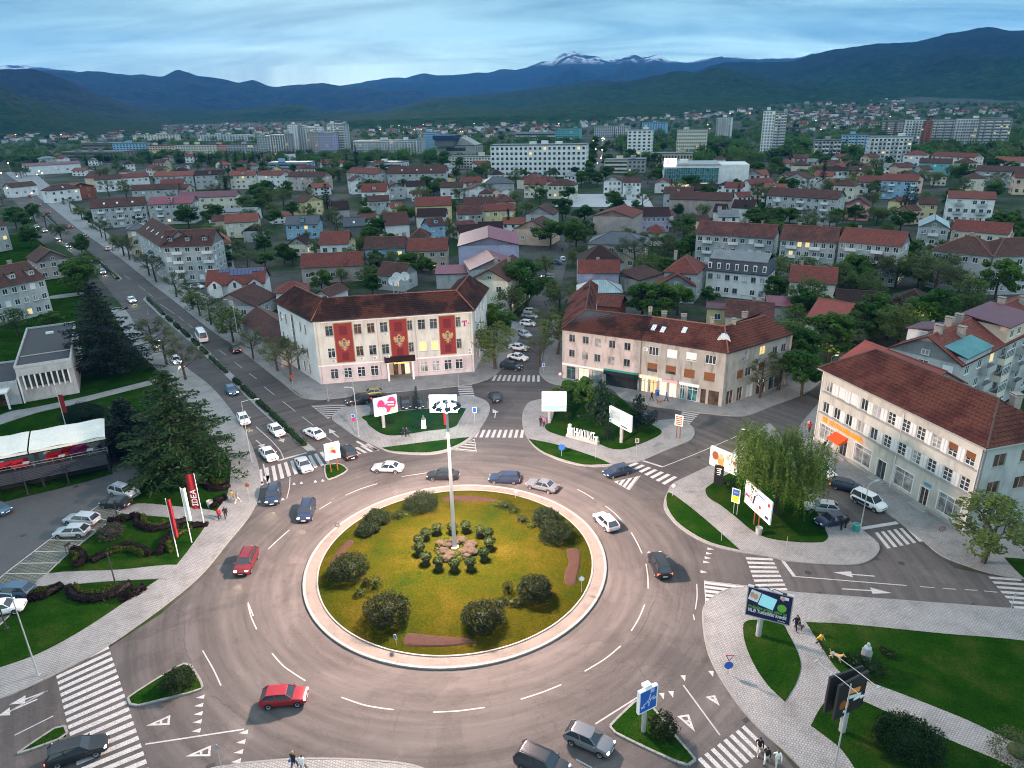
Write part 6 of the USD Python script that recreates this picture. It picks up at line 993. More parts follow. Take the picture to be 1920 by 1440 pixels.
# --------------------- far blocks and towers, distant houses
from shapely.strtree import STRtree
def top_of(px,py,bx,by):
 b=G(bx,by);d=ray(px,py);return CAM_H+d[2]*math.hypot(*b)/math.hypot(d[0],d[1])
def block(label,cat,xl,xr,yt,yb,dep,wall,floors,cols,style='w',roof='grey',yb2=None,yt_z=0.0):
 a,b=G(xl,yb),G(xr,yb2 or yb);H=top_of((xl+xr)/2,yt,(xl+xr)/2,(yb+(yb2 or yb))/2);w=float(np.hypot(*(b-a)));rz=math.atan2(b[1]-a[1],b[0]-a[0])
 t=thing(cat.replace(' ','_'),label,cat,(*a,0),rz);u_=(b-a)/w;OCC.append(Polygon([a,b,b+np.array([-u_[1],u_[0]])*dep,a+np.array([-u_[1],u_[0]])*dep]));SHORT.append(short_name(label))
 MB().box(0,w,0,dep,-1,H-.6).put(t,'wall',WALLS[wall]);MB().box(-.3,w+.3,-.3,dep+.3,H-.59,H).put(t,'roof',ROOFS[roof]);r=random.Random(int(xl*7+yt))
 for k in range(max(1,int(w/22))):x=r.uniform(.1,.8)*w;MB().box(x,x+min(5,w*.3),dep*.3,dep*.3+3.5,H+.01,H+r.uniform(1.8,3)).put(t,'roof_hut',WALLS[wall])
 fh=(H-1.2)/floors;lit=MB();q=MB();bal=MB()
 sides=[(0,w,cols)];lx=(-a[0])*math.cos(rz)+(-a[1])*math.sin(rz);xs=w if lx>w else 0 if lx<0 else None
 for f_ in range(floors):
  z=f_*fh+fh*.32;hh=fh*.5
  if style=='r':q.box(.4,w-.4,-.06,.05,z,z+hh)
  for k in range(cols):
   c=w*(k+.5)/cols;ww=w/cols*(.5 if style!='b' else .62)
   if style!='r':(lit if r.random()<.035 else q).box(c-ww/2,c+ww/2,-.06,.05,z,z+hh)
   if style=='b' and k%3!=1 and f_:bal.box(c-ww*.62,c+ww*.62,-1.2,-.02,z-fh*.28,z+hh*.12)
   if style=='v' and f_==0:bal.box(w*k/cols-.25,w*k/cols+.25,-.5,-.02,0,H-.7)
  if xs is not None:
   for k in range(max(1,int(dep/5))):c=dep*(k+.5)/max(1,int(dep/5));q.box(xs-.06,xs+.06,c-.8,c+.8,z,z+hh)
 if q.n:q.put(t,'windows','pane',kind='stuff')
 if lit.n:lit.put(t,'lit_windows','pane_lit',kind='stuff')
 if bal.n:bal.put(t,'balconies' if style=='b' else 'ribs',WALLS['white']if wall!='white' else WALLS['grey'],kind='stuff')
 return t,w,H
BLOCKS='''
white slab tower with a dark side, left of the white tower group|tower block|545,556,233,287,12|white,12,3,w
taller pale tower with dark core at the left of the tower group|tower block|557,572,236,286,14|grey,12,4,v
pale grey tower in the middle of the left tower group|tower block|573,600,237,288,14|white,12,6,b
white tower with black stripe right of the pinkish block|tower block|618,630,232,287,14|white,12,2,v
pale tower at the right end of the left tower group|tower block|631,648,232,288,14|grey,12,4,b
stepped grey block left of the white slab tower|apartment block|486,510,254,292,12|grey,8,5,w
grey ribbed block left of the tower group|apartment block|511,543,252,292,12|concrete,8,7,v
pinkish block standing before the tower group|apartment block|579,598,249,289,12|rose,8,4,w
pale lilac block right of the pinkish block|apartment block|599,627,249,290,12|lilac,8,6,w
long white balcony block behind the black spruces|apartment block|664,782,263,290,13|white,5,22,b
grey stair tower at the right end of the long balcony block|tower block|783,792,258,292,12|grey,6,2,w
pale blocks of flats behind the concrete cantilever building|apartment block|795,818,248,285,12|blue,7,6,w
white and yellow low block under the concrete cantilever building|apartment block|842,920,293,316,12|cream,4,14,b
white apartment block with many windows, long front at the centre|apartment block|921,1098,271,331,16|white,6,20,w
whitish lower block with red-brown eaves before the long white one|apartment block|978,1088,302,327,12|white,3,14,w
white nine-storey hotel slab with one column of dark windows|tower block|1175,1220,243,296,15|white,8,5,w
ivory office slab with even window grid right of the white hotel|office building|1267,1322,243,291,16|cream,7,14,w
grey long office behind the boulevard trees|office building|1115,1177,236,256,14|grey,4,16,v
grey slab with upper storeys behind the white hotel|apartment block|1203,1247,229,250,14|blue,5,9,w
tall white twin tower, highest in the town|tower block|1424,1446,207,288,15|white,14,4,w
lower white half of the twin tower|tower block|1447,1468,210,288,15|grey,14,4,b
pale tower left of the twin tower|tower block|1341,1368,220,262,14|white,10,6,b
low glazed hall with blue-grey ribbon roof behind the glass-fronted centre|office building|1218,1297,287,312,16|tan,2,14,w
beige flat-roofed block right of the boulevard|office building|1133,1176,299,324,16|cream,3,6,r
grey wing of the beige flat-roofed block|office building|1177,1209,298,324,16|concrete,3,4,w
turquoise and white low blocks at the end of the boulevard|apartment block|1042,1086,241,262,12|teal,5,10,w
pale green hall roofs left of the turquoise block|hall|966,1041,248,262,20|pale,2,10,r
dark green roofed glass block at the right of centre|office building|1524,1574,262,296,14|concrete,4,7,b
grey flats behind the dark green roofed block|apartment block|1576,1624,252,282,12|blue,5,8,b
new white corner apartment block with peach bays|apartment block|1626,1703,256,306,18|white,6,10,b
white tower with brick-red side wall in the slab group|tower block|1692,1727,224,275,14|white,10,6,b
brick-red stair tower beside the white slab tower|tower block|1728,1742,227,276,14|brick,10,1,n
brown banded tower left of the white slab tower|tower block|1650,1690,226,258,14|brown,8,7,b
long pale slab block, left third|tower block|1743,1786,224,273,14|grey,9,9,b
long pale slab block, middle third with tall stair tower|tower block|1787,1830,222,274,14|white,9,9,b
long pale slab block, right third ending in a blank grey wall|tower block|1831,1888,221,275,14|concrete,9,11,b
low white hall at the far right by the slab block|hall|1895,1911,214,221,12|white,1,2,r
row of coloured flats with brown roofs, peach stretch|apartment block|278,330,272,292,12|peach,4,10,w
row of coloured flats with brown roofs, cream stretch|apartment block|331,400,271,292,12|cream,4,14,w
row of coloured flats with brown roofs, pink stretch|apartment block|401,428,271,291,12|pink,4,6,w
row of coloured flats with brown roofs, grey end stretch|apartment block|429,482,270,291,12|grey,4,10,w
dark brown terraced hall, lower tier|hall|116,232,284,298,24|brown,2,18,r
dark brown terraced hall, upper tier|hall|155,218,268,284,20|brown,2,9,r
grey flats right of the brown terraced hall|apartment block|215,276,268,292,12|blue,5,10,w
bluish white low school behind the left spruces|school|505,578,304,326,14|blue,3,16,r
bright white low hall roof left of the large brown-red roof|hall|688,753,304,316,18|white,1,8,r
pale row of flats far behind the coloured row|apartment block|250,330,252,263,12|cream,4,14,w
white row of flats behind the coloured row|apartment block|372,470,252,264,12|white,3,18,b
'''
for i,row in enumerate(BLOCKS.strip().splitlines()):
 lab,cat,e,s_=row.split('|');xl,xr,yt,yb,dep=map(float,e.split(','));wall,fl,nc,st=s_.split(',')
 block(lab,cat,xl,xr,yt,yb,dep,'grey' if wall=='pale' else wall,int(fl),int(nc),st,'brown' if 'brown roofs' in lab or 'red-brown' in lab else 'green' if 'green roof' in lab else 'pale' if wall=='pale' else 'grey')
t,w,H=block('raw concrete cultural centre with dark blue cantilevered top','public building',820,892,272,300,24,'concrete',2,1,'n','grey')
MB().box(w*.0,w*.48,-5,14,H-1,H+9).put(t,'upper_block',WALLS['darkgrey']);MB().box(-1,w*.52,-6.5,14.5,H+5.5,H+9.5).put(t,'cantilever',M('dark_blue_metal',(.012,.03,.08),.5));MB().add([[w*.5,2,H],[w,2,H-.5],[w,22,H-.5],[w*.5,22,H],[w*.62,2,H+7.5],[w*.62,22,H+7.5]],[[0,1,4,4],[1,2,5,4],[2,3,5,5],[3,0,4,5]]).put(t,'sloping_roof',WALLS['concrete'])
t,w,H=block('white flat-roofed shopping centre with dark glass front and lit pink corner screen','shopping centre',1242,1346,308,358,30,'white',3,1,'n','white')
gl=MB().box(.5,w-.5,-.25,-.02,5.0,H-2.2);gp=gl.put(t,'glass_front','pane_teal')
for k in range(24):MB().box(.5+(w-1)*k/23-.06,.5+(w-1)*k/23+.06,-.33,-.26,5.0,H-2.2).put(gp,'mullion','frame_grey')
for z in(7.4,9.3):MB().box(.5,w-.5,-.34,-.26,z,z+.14).put(gp,'rail','frame_grey')
MB().box(.5,w*.8,-.3,-.02,1.4,4.6).put(t,'lit_ground_floor','pane_shop');MB().box(0,w*.22,-.5,-.05,H-1.0,H+3.6).put(t,'screen',lamp_look('screen_pink',(1.0,.75,.85),1.6));MB().box(w,w+17,1,26,0,H-.4).put(t,'side_wing',WALLS['white'])
MB().box(w*.05,w*.1,-.56,-.51,H,H+2.8).box(w*.11,w*.14,-.56,-.51,H+.4,H+2.0).put(t,'screen_mark',lamp_look('screen_magenta',(1,.1,.35),1.0))
occ=STRtree(OCC);ROADS=unary_union([Polygon(av).buffer(3),Polygon(GS([(890,722),(1016,722),(1052,535),(1066,425),(1052,425),(1014,535),(900,700)])).buffer(4),Polygon(GS([(1095,420),(1150,420),(1150,256),(1090,256)])),Polygon(GS([(1030,396),(1250,396),(1225,355),(1060,355)])),road_poly.buffer(12)])
TAKEN=[]
def free(x,y,r):
 p=Point(x,y).buffer(r,4)
 if any(OCC[i].intersects(p)for i in occ.query(p))or ROADS.intersects(p):return False
 return not any((x-a)**2+(y-b)**2<(r+c)**2 for a,b,c in TAKEN)
first=[]
ROOFW,WALLW=('red','brown','orange','brown','red','dark','patchy','red','grey','brown','orange','patchy'),('white','cream','white','grey','white','white','tan','white','white','yellow','grey','peach')
def far_house(x,y,z,rz,i,s,label,group):
 k=i%12
 TAKEN.append((x,y,6.5));roof_,wall_=ROOFW[k],WALLW[k];label=f'small {wall_} house with {roof_} roof {near_phrase(x, y)}' if label is None else f'tiny far {wall_} house with {roof_} roof {label}'
 while len(first)<=k:
  j=len(first);q=random.Random(j);w,d,H=9+q.random()*5,8+q.random()*3,5+q.random()*3;roof=('red','brown','orange','brown','red','dark','mix','red','grey','brown','orange','mix')[j];wall=WALLW[j]
  t,_,_=house(label,'house',(x,y),(x+w,y),H,d,'ghgxghggxghg'[j],2.6,roof,wall,2,3,0,world=True,z0=z,name='small_house',group=group+', '+wall_+' with '+roof_+' roof' if group else label.replace(' house',' houses',1));first.append(t)
  if j==k:at(t,(x,y,z),rz,(s,s,s));return
  at(t,(x,y,z),rz+j);x+=15
 copy_of(first[k],(x,y,z),rz,label,(s,s,s*rnd.uniform(.9,1.2)),group+', '+wall_+' with '+roof_+' roof' if group else label.replace(' house',' houses',1),'house')
n=0
def sow(poly_px,count,label,group,s0=.9,s1=1.25):
 global n
 P=Polygon(poly_px);x0,y0,x1,y1=P.bounds;got=0
 for _ in range(count*14):
  a,b=rnd.uniform(x0,x1),rnd.uniform(y0,y1)
  if not P.contains(Point(a,b)):continue
  x,y,z=GT(a,b)
  if z<.05:z=0.0
  if free(x,y,6.5):far_house(x,y,z-.3,rnd.uniform(-.6,.6)+rnd.choice((0,0,PI/2,PI)),n,rnd.uniform(s0,s1),label,group);n+=1;got+=1
  if got>=count:break
sow([(100,300),(560,300),(700,320),(1100,318),(1400,312),(1900,314),(1900,372),(1420,395),(1100,395),(980,372),(560,372),(400,378),(140,350)],98,None,None,.8,1.05)
sow([(400,385),(1000,372),(1420,398),(1900,395),(1900,440),(1420,440),(1000,470),(400,470)],26,None,None,.6,.8)
sow([(0,228),(235,234),(270,246),(205,266),(0,268)],32,'under the left hill','far houses under the left hill')
sow([(250,236),(530,236),(530,250),(250,252)],20,'behind the coloured flats','far houses behind the coloured flats')
sow([(690,228),(960,224),(1120,216),(1120,240),(960,256),(820,262),(690,258)],52,'on the rise behind the centre','far houses behind the centre')
sow([(1125,214),(1330,208),(1420,206),(1420,222),(1125,230)],14,'left of the twin tower','far houses left of the twin tower')
sow([(1478,198),(1600,192),(1690,183),(1700,193),(1660,226),(1640,246),(1478,252)],46,'at the right mountain foot','far houses at the right mountain foot')
sow([(1690,212),(1910,206),(1920,216),(1700,222)],10,'behind the slab blocks','far houses behind the slab blocks')
dh=UsdGeom.Xform.Define(stage,'/World/distant_houses');pih=UsdGeom.PointInstancer.Define(stage,'/World/distant_houses/house_cluster');tag(dh.GetPrim(),'countless tiny houses that fill the farthest suburbs below the hills','houses',kind='stuff')
for k in range(4):
 hp=UsdGeom.Xform.Define(stage,f'/World/distant_houses/house_cluster/far_house_{k + 1:03d}').GetPath().pathString;w,d,h=10+k,8,5+k%2*1.5;MB().box(-w/2,w/2,-d/2,d/2,-2,h).put(hp,'wall',WALLS[('white','white','cream','grey')[k]]);F_,_=roof_faces('gh'[k%2],w+.6,d+.6,h,2.6);roof_mesh([[[p[0]-w/2-.3,p[1]-d/2-.3,p[2]]for p in f]for f in F_]).put(hp,'roof',ROOFS[('red','brown','orange','brown')[k]],uv=True)
P_,I_,Q_=[],[],[]
for reg,cnt in(([(0,226),(260,232),(290,246),(205,270),(0,272)],70),([(250,234),(560,232),(560,254),(250,256)],60),([(690,224),(960,220),(1130,212),(1130,240),(960,258),(690,262)],110),([(1125,210),(1420,203),(1420,222),(1125,230)],50),([(1478,194),(1600,188),(1695,180),(1705,195),(1660,228),(1478,254)],90),([(1690,208),(1915,202),(1920,216),(1700,222)],20)):
 P0=Polygon(reg);bx=P0.bounds;got=0
 for _ in range(cnt*12):
  q=rnd.uniform(bx[0],bx[2]),rnd.uniform(bx[1],bx[3])
  if not P0.contains(Point(q)):continue
  x,y,z=GT(*q)
  if free(x,y,6):P_.append(Gf.Vec3f(x,y,z));I_.append(rnd.randrange(4));a=rnd.uniform(0,PI);Q_.append(Gf.Quath(math.cos(a/2),0,0,math.sin(a/2)));TAKEN.append((x,y,6));got+=1
  if got>=cnt:break
pih.CreatePositionsAttr(P_);pih.CreateProtoIndicesAttr(I_);pih.CreateOrientationsAttr(Q_);pih.CreatePrototypesRel().SetTargets([f'/World/distant_houses/house_cluster/far_house_{k + 1:03d}' for k in range(4)])
# --------------------- trees and shrubs
def leaf_look(name,c,tr=0.25,inst=0.5,spread=0.5):
 usdkit.material(stage,'/World/Looks/'+name,{'ge':('geometry',{}),'oi':('object_info',{}),'r':('rgb_ramp',{'ramp':[(0.0,mul(c,1-spread)),(0.5,c),(1.0,(min(1,c[0]*(1+spread*1.6)),min(1,c[1]*(1+spread)),c[2]))]}),'hs':('hsv',{}),'hm':('math',{'math_type':'multiply_add','value2':-0.07*inst,'value3':0.5+0.03*inst}),'vm':('math',{'math_type':'multiply_add','value2':0.9*inst,'value3':1-.45*inst}),'p':('principled_bsdf',{'roughness':0.6,'specular_ior_level':0.15}),'t':('translucent_bsdf',{}),'mx':('mix_closure',{'fac':tr})},[('ge.random_per_island','r.fac'),('oi.random','hm.value1'),('oi.random','vm.value1'),('hm.value','hs.hue'),('vm.value','hs.value'),('r.color','hs.color'),('hs.color','p.base_color'),('hs.color','t.color'),('p.BSDF','mx.closure1'),('t.BSDF','mx.closure2')],surface='mx.closure')
 return name
def quads(C,size,rg,flat=0.0,aspect=0.6):
 n=len(C);a=rg.normal(size=(n,3));a[:,2]*=1-flat;a/=np.linalg.norm(a,axis=1,keepdims=True);b=rg.normal(size=(n,3));b[:,2]*=1-flat;b-=a*(a*b).sum(1,keepdims=True);b/=np.linalg.norm(b,axis=1,keepdims=True)
 s=(size*rg.uniform(.6,1.3,n))[:,None];v=np.stack([C-a*s*.5,C+b*s*aspect*.5,C+a*s*.5,C-b*s*aspect*.5],1).reshape(-1,3)
 return v,np.arange(4*n).reshape(n,4)
def limbs(m,rg,h,r,n_l,spread,z0=.3,twigs=2,ends=None):
 k=np.array([[0,0,-.2],[rg.normal()*.02*h,rg.normal()*.02*h,h*.35],[rg.normal()*.03*h,rg.normal()*.03*h,h*.72]]);m.tube(k,[r,r*.75,r*.35],7)
 for i in range(n_l):
  t=z0+(.72-z0)*(i+.5)/n_l;a=i*2.4+rg.uniform(-.4,.4);L=spread*(1.15-t)*rg.uniform(.7,1.1);base=np.array([0,0,h*t])+(k[1]if t>.3 else 0)*np.array([1,1,0])
  p1=base+np.array([math.cos(a),math.sin(a),.7])*L*.5;p2=base+np.array([math.cos(a+.2),math.sin(a+.2),.95])*L;m.tube([base,p1,p2],[r*.4,r*.25,r*.1],5)
  if ends is not None:ends.append(p2)
  for j in range(twigs):
   b2=a+rg.uniform(-1,1);q=p1+(p2-p1)*rg.uniform(0,.8);e=q+np.array([math.cos(b2),math.sin(b2),rg.uniform(.3,1.1)])*L*.42;m.tube([q,e],[r*.14,r*.04],4)
   if ends is not None:ends.append(e)
 return m
M('bark',(.060,.046,.036),.9,.3,2.0,.5);M('bark_dark',(.030,.025,.022),.9,.3,2.0,.5)
leaf_look('leaf_green',(.110,.260,.042),.45);leaf_look('leaf_spring',(.185,.275,.070),.4);leaf_look('leaf_pale',(.16,.20,.085),.3,.4);leaf_look('needle_dark',(.013,.038,.020),.05,.4);leaf_look('needle_blue',(.022,.042,.036),.05,.3);leaf_look('needle_green',(.030,.080,.020),.08,.3);leaf_look('leaf_willow',(.15,.26,.05),.4,.3)
leaf_look('leaf_box',(.030,.056,.010),.1,.5);leaf_look('leaf_pine',(.024,.042,.012),.12,.3);leaf_look('leaf_red',(.020,.010,.010),.1,.3);leaf_look('leaf_golden',(.085,.12,.012),.2,.3);leaf_look('leaf_hedge',(.018,.055,.010),.1,.3);leaf_look('leaf_grey',(.10,.085,.08),.1,.2)
def broadleaf(t,seed,h,cw,nleaf,size,look,bare=False,twigs=3,dens=1.0):
 rg=np.random.default_rng(seed);m=MB();ends=[];limbs(m,rg,h,h*.022+.05,8,h*.42,.28,twigs+(3 if bare else 0),ends);m.put(t,'trunk','bark')
 cz,rz_=h*.62,h*.38;nc=26 if not bare else len(ends);a=rg.uniform(0,2*PI,nc);u=rg.uniform(-.9,1,nc);rr=rg.uniform(.45,1.0,nc);s=np.sqrt(1-np.clip(u,-1,1)**2)
 C=np.stack([np.cos(a)*s*rr*cw,np.sin(a)*s*rr*cw,cz+u*rz_*rr],1)if not bare else np.array(ends)
 sp=cw*(.30 if not bare else .22)*rg.uniform(.7,1.25,nc);idx=rg.integers(0,nc,nleaf);off=rg.normal(size=(nleaf,3));off/=np.linalg.norm(off,axis=1,keepdims=True);off*=(rg.uniform(.4,1,nleaf)**.5)[:,None]*sp[idx][:,None];off[:,2]*=.8
 v,f=quads(C[idx]+off,size,rg,.6);MB().add(v,f).put(t,'crown',look)
def conifer(t,seed,h,w,look,layers=16,per=9,droop=.25,flat=.55,size=.5,bare0=.08):
 rg=np.random.default_rng(seed);MB().tube([[0,0,-.2],[0,0,h*.98]],[h*.018+.05,.03],7).put(t,'trunk','bark_dark');br=MB();P=[]
 for i in range(layers):
  f_=(i+.5)/layers;z=h*(bare0+(1-bare0)*f_);L=w*(1-f_)**.8*rg.uniform(.85,1.12)+.15
  n_=max(4,int(per*(1-f_*.6)))
  for k in range(n_):
   a=k*2*PI/n_+i*1.3+rg.uniform(-.25,.25);l=L*rg.uniform(.7,1.1);d=np.array([math.cos(a),math.sin(a)])
   for s in np.linspace(.12,1,max(4,int(l/size*1.6))):
    for _ in range(3):P.append([*(d*l*s+rg.normal(size=2)*size*.55*(1.2-s*.5)),z-droop*l*s*s+rg.normal()*size*.22])
 v,f=quads(np.array(P),size,rg,flat,.45);MB().add(v,f).put(t,'crown',look)
TREES,tn={},{}
KIND={'d':('broadleaf_tree',lambda t,s:broadleaf(t,s,9,3.7,4200,.55,'leaf_green'),9.0,3),'y':('spring_tree',lambda t,s:broadleaf(t,s,9,3.5,2800,.38,'leaf_spring'),9.0,3),'b':('bare_tree',lambda t,s:broadleaf(t,s,9,3.3,2600,.25,'leaf_pale',True,4),9.0,3),'s':('spruce_tree',lambda t,s:conifer(t,s,12,2.6,'needle_dark',18,9,.35,.5,.5),12.0,2),'c':('cypress_tree',lambda t,s:conifer(t,s,10,1.0,'needle_dark',22,7,-.6,.2,.4),10.0,1),'p':('pine_tree',lambda t,s:conifer(t,s,7,3.0,'needle_dark',9,10,.05,.3,.55,.2),7.0,2)}
def tree(k,x,y,h,label,z=0.0,group=None,wide=None):
 wide=wide or(1.22 if k in 'dyb' else 1.0)
 name,build,h0,var=KIND[k];i=tn.get(k,0);tn[k]=i+1;j=i%var;s=h/h0;rz=rnd.uniform(0,6.28);sc=(s*wide*rnd.uniform(.9,1.12),s*wide*rnd.uniform(.9,1.12),s)
 if(k,j)not in TREES:
  t=thing(name,label,'tree',(x,y,z),rz,group);build(t,100+j*17+ord(k));at(t,scale=sc);TREES[k,j]=t
 else:t=copy_of(TREES[k,j],(x,y,z),rz,label,sc,group,'tree')
 TAKEN.append((x,y,h*.3));return t
WORD={'d':'dense green broadleaf tree','y':'light green spring tree','b':'thin bare-twigged tree','s':'black-green spruce','c':'slim dark cypress','p':'broad dark pine'}
def T(rows,z=0.0):
 for r in rows.strip().splitlines():
  for e in r.split(';'):
   k,a,b,h,lab=e.strip().split(',',4);h=float(h);p=G(float(a),float(b),.6*h);tree(k,p[0],p[1],h,(WORD[k]+' '+lab.strip()))
T('''y,927,640,10,at the right corner of the bannered building; d,775,492,9.5,behind the bannered roof beside the blue house; d,602,525,7,behind the left part of the bannered roof; d,697,530,6,in the garden behind the bannered roof; d,702,425,10.5,rounded and lone among low red roofs; d,847,387,8,beside the tall yellow gabled house
s,612,372,17,tallest black spruce of the left middle town; c,953,410,10,beside the yellow house left of the middle street; b,655,537,5,beside the tiny white roof house; d,547,390,8,left of the yellow gabled house; d,512,405,8,below the raspberry roof row; d,490,385,8,left edge of the raspberry roof row; d,547,478,6,before the small dark gabled house; d,495,485,6,right of the solar-panelled house; b,742,470,8,before the orange-red roof of the blue house; d,807,500,4,beside the stone house; b,645,500,7,before the long grey-brown house
d,987,525,13,largest by the middle street left side; d,1032,432,11,at the left of the middle street halfway up; d,1055,390,10,at the edge of the pale square; d,1080,435,11.5,right of the middle street halfway up; d,1096,398,9,before the pale square; y,1022,495,8,over the parked cars of the middle street; y,1075,480,6,before the slate-blue hall; y,1050,550,9,right side of the middle street by the lilac house; b,1022,600,9,over the pavement of the middle street; b,1012,652,7,at the corner by the no-entry sign
d,1285,422,8,right of the lilac fronted row; b,1247,460,11,between slate-blue hall and red hip; b,1190,467,12,before the slate-blue hall; d,1205,560,9,between glass house and small villa; d,1272,555,8,before the small villa; d,1297,460,8,left of the white office; y,1370,452,6,above the white office roof; s,1397,397,8,at the white gabled house; d,1272,392,6,behind the taupe block; d,1302,387,5,left of the white dark-roofed house; d,1430,392,7,right of the white gabled house; y,1150,452,5,at the eave of the slate-blue hall
d,1602,450,13,tall between the pale blocks; d,1602,500,10,before the joint of the pale blocks; b,1645,500,10,before the pale block with white attic; y,1685,500,10,at the end of the pale block; y,1730,500,12,left of the hipped corner block; b,1760,510,13,tallest before the hipped corner block; y,1790,497,11,before the hipped corner block windows; d,1875,520,11,at the corner of the hipped block; y,1797,567,7,wide one left of the right chimneys; y,1830,568,7,above the right chimneys; b,1540,530,9,before the cream house; b,1702,570,8,beside the burgundy gable; d,1615,600,9,behind the bank building gap; y,1652,612,8,before the burgundy roofs; d,1670,597,8,right of the red gambrel; y,1527,637,10,at the corner left of the bank building; d,1502,655,9,before the red gambrel balcony; b,1590,635,9,behind the bank roof hip; b,1465,680,9,right of the grey corner building
s,1700,372,16,left of the black spruce pair at the right; s,1714,374,14,right of the black spruce pair at the right; d,1657,402,6,bright round one before the pink house; d,1707,407,6,bright round one below the black pair; d,1605,400,8,left of the pink house; d,1790,410,6,under the twin gabled block; d,1897,410,8,at the right edge below the twin gabled block; d,1570,407,8,before the grey and white block; d,1452,392,8,at the left end of the grey and white block; y,1485,392,8,before the grey and white block balcony; b,1515,402,8,before the middle of the grey and white block; d,1815,437,4,in front of the long red roof row
d,1065,742,6,left one in the letter garden; p,1128,748,8,tallest in the letter garden; p,1197,768,6.5,right one in the letter garden; s,1140,795,5,small cone before the letter garden pines; d,1100,733,6,behind the pines of the letter garden; s,780,742,4.5,young one beside two parked black cars
b,1430,700,8,at the corner of the grey shops; y,1862,985,8.5,on the pavement at the right end of the bank; b,515,655,8,at the left wing of the bannered building; b,540,670,8.5,at the near left corner of the bannered building
b,325,527,8,first pavement row by the solar house; b,355,548,8,second pavement row by the solar house; y,370,562,7.5,third pavement row on the avenue; b,390,575,8,fourth pavement row on the avenue; y,410,590,7.5,fifth pavement row by the lit shop; y,432,607,7.5,sixth pavement row by the lit shop; b,470,640,7,last pavement row before the bannered building; b,287,498,9,before the avenue corner block; b,274,487,9,second before the avenue corner block; b,237,460,9,third before the avenue corner block; y,227,453,9,before the dark addition of the corner block; b,194,428,9,upper pavement row of the avenue; b,186,422,9,second of the upper pavement row; d,170,408,8,beside the long dark red roof block; y,150,395,8,third of the upper pavement row; b,130,380,8,fourth of the upper pavement row
y,165,490,8,left side of the avenue by the dark gabled house; d,140,520,9,dark clump before the left apartment block; y,110,430,8,left side of the avenue further up; b,82,408,8,left side of the avenue beside the headlights; d,60,395,9,dark one at the far left avenue; d,40,410,9,at the left edge apartment wing; b,280,618,8,left avenue pavement near the dark cedar; b,305,645,8,left avenue pavement right of the cedar; b,340,670,8,left avenue pavement by the green cedar; y,60,560,6,before the left apartment block; y,25,600,7,below the left apartment block; d,95,600,5,behind the white hall; d,150,455,8,beside the roadside median far left
s,160,297,12,left one of the far spruce row; s,280,294,13,second of the far spruce row; s,335,290,14,third of the far spruce row; s,365,293,14,fourth of the far spruce row; s,392,296,14,fifth of the far spruce row; s,425,293,14,sixth of the far spruce row; s,441,292,15,seventh of the far spruce row; s,458,293,14,eighth of the far spruce row; s,475,295,15,ninth of the far spruce row; s,492,296,14,tenth of the far spruce row; d,45,298,9,at the far left by the white hall; d,187,298,10,left of the far spruce row; s,535,288,12,before the left tower group; s,550,287,12,second before the left tower group; s,607,310,14,right of the bluish school; d,627,307,10,beside the school spruce; s,650,300,14,left of the pointed far spruce; s,667,290,19,pointed and tall before the balcony block; b,695,292,12,before the long balcony block; b,725,287,12,second before the long balcony block; d,830,302,11,beside the concrete cultural centre; d,715,318,10,at the end of the large brown-red roof; s,798,268,12,twin at the long balcony block end; s,804,270,12,second twin at the long balcony block end; s,827,326,11,at the right end of the large brown-red roof; d,855,323,9,right of the large brown-red roof; s,1545,322,18,big black one right of the shopping centre
d,1110,288,11,left side of the boulevard; d,1100,313,11,left side of the boulevard nearer; d,1120,333,9,right side of the boulevard near end; d,1132,280,11,right side of the boulevard; d,1090,333,10,dark one at the boulevard mouth; s,1152,248,13,at the far end of the boulevard; s,1165,280,14,beside the white hotel; d,1337,283,15,wide dark one by the ivory office; s,1362,288,13,right of the ivory office; d,1382,258,10,left of the twin tower; d,1422,318,11,right of the shopping centre; d,1245,273,10,between hotel and ivory office; d,1037,322,8,before the long white block; d,1505,276,13,wide dark one left of the green-roofed block; d,1602,283,12,right of the green-roofed block; d,1782,268,12,below the long slab block; d,1840,286,12,right below the long slab block; d,1810,323,13,wide one before the right rows; y,1752,332,10,before the red and rust roofs; y,1637,340,10,left of the blue-grey block; d,1640,323,10,above the blue-grey block; d,1455,306,11,below the twin tower
d,350,402,11,behind the avenue corner block; d,397,398,11,right of the avenue corner block dormers; d,412,478,9,above the solar-panelled house; b,462,485,9,above the solar-panelled house right end; d,207,400,9,before the raspberry block; d,262,405,7,between raspberry block and corner block; d,25,405,10,far left edge by the avenue; d,55,440,9,left of the headlights on the avenue; d,150,505,11,dark one between gabled house and cedar; d,1240,565,10,large in the yard of the small villa; d,1330,552,5,before the white office garden; y,1480,640,10,beside the grey corner building end; d,1510,690,9,in the lit corner by the bank; d,1560,628,10,over the lane behind the bank; y,1585,602,9,right of the red gambrel balcony; d,1640,580,9,above the burgundy long roof; y,1690,600,10,by the lit lamp in the court; d,1720,585,9,right of the lit lamp in the court; d,1760,578,10,below the hipped corner block; y,1820,545,9,before the hipped corner block right; d,1380,470,7,behind the white office; d,1480,480,8,before the pale block left end; d,1700,470,9,right end of the pale blocks; d,930,600,9,right of the bannered building wing; y,958,560,9,over the left parked row of the middle street; y,1045,620,9,at the pink side wall; d,1065,360,9,on the pale square left; d,1150,372,9,on the pale square middle; b,1205,372,9,on the pale square right; d,1108,300,12,boulevard left row one; d,1106,325,11,boulevard left row two; d,1112,276,12,boulevard left row three; d,1140,300,12,boulevard right row one; d,1136,322,11,boulevard right row two; d,1142,272,12,boulevard right row three; d,1117,262,12,boulevard left row four''')
SW={'d':'leafy green broadleaf tree','y':'light spring tree','b':'slight bare-twigged tree','s':'black-green spruce'}
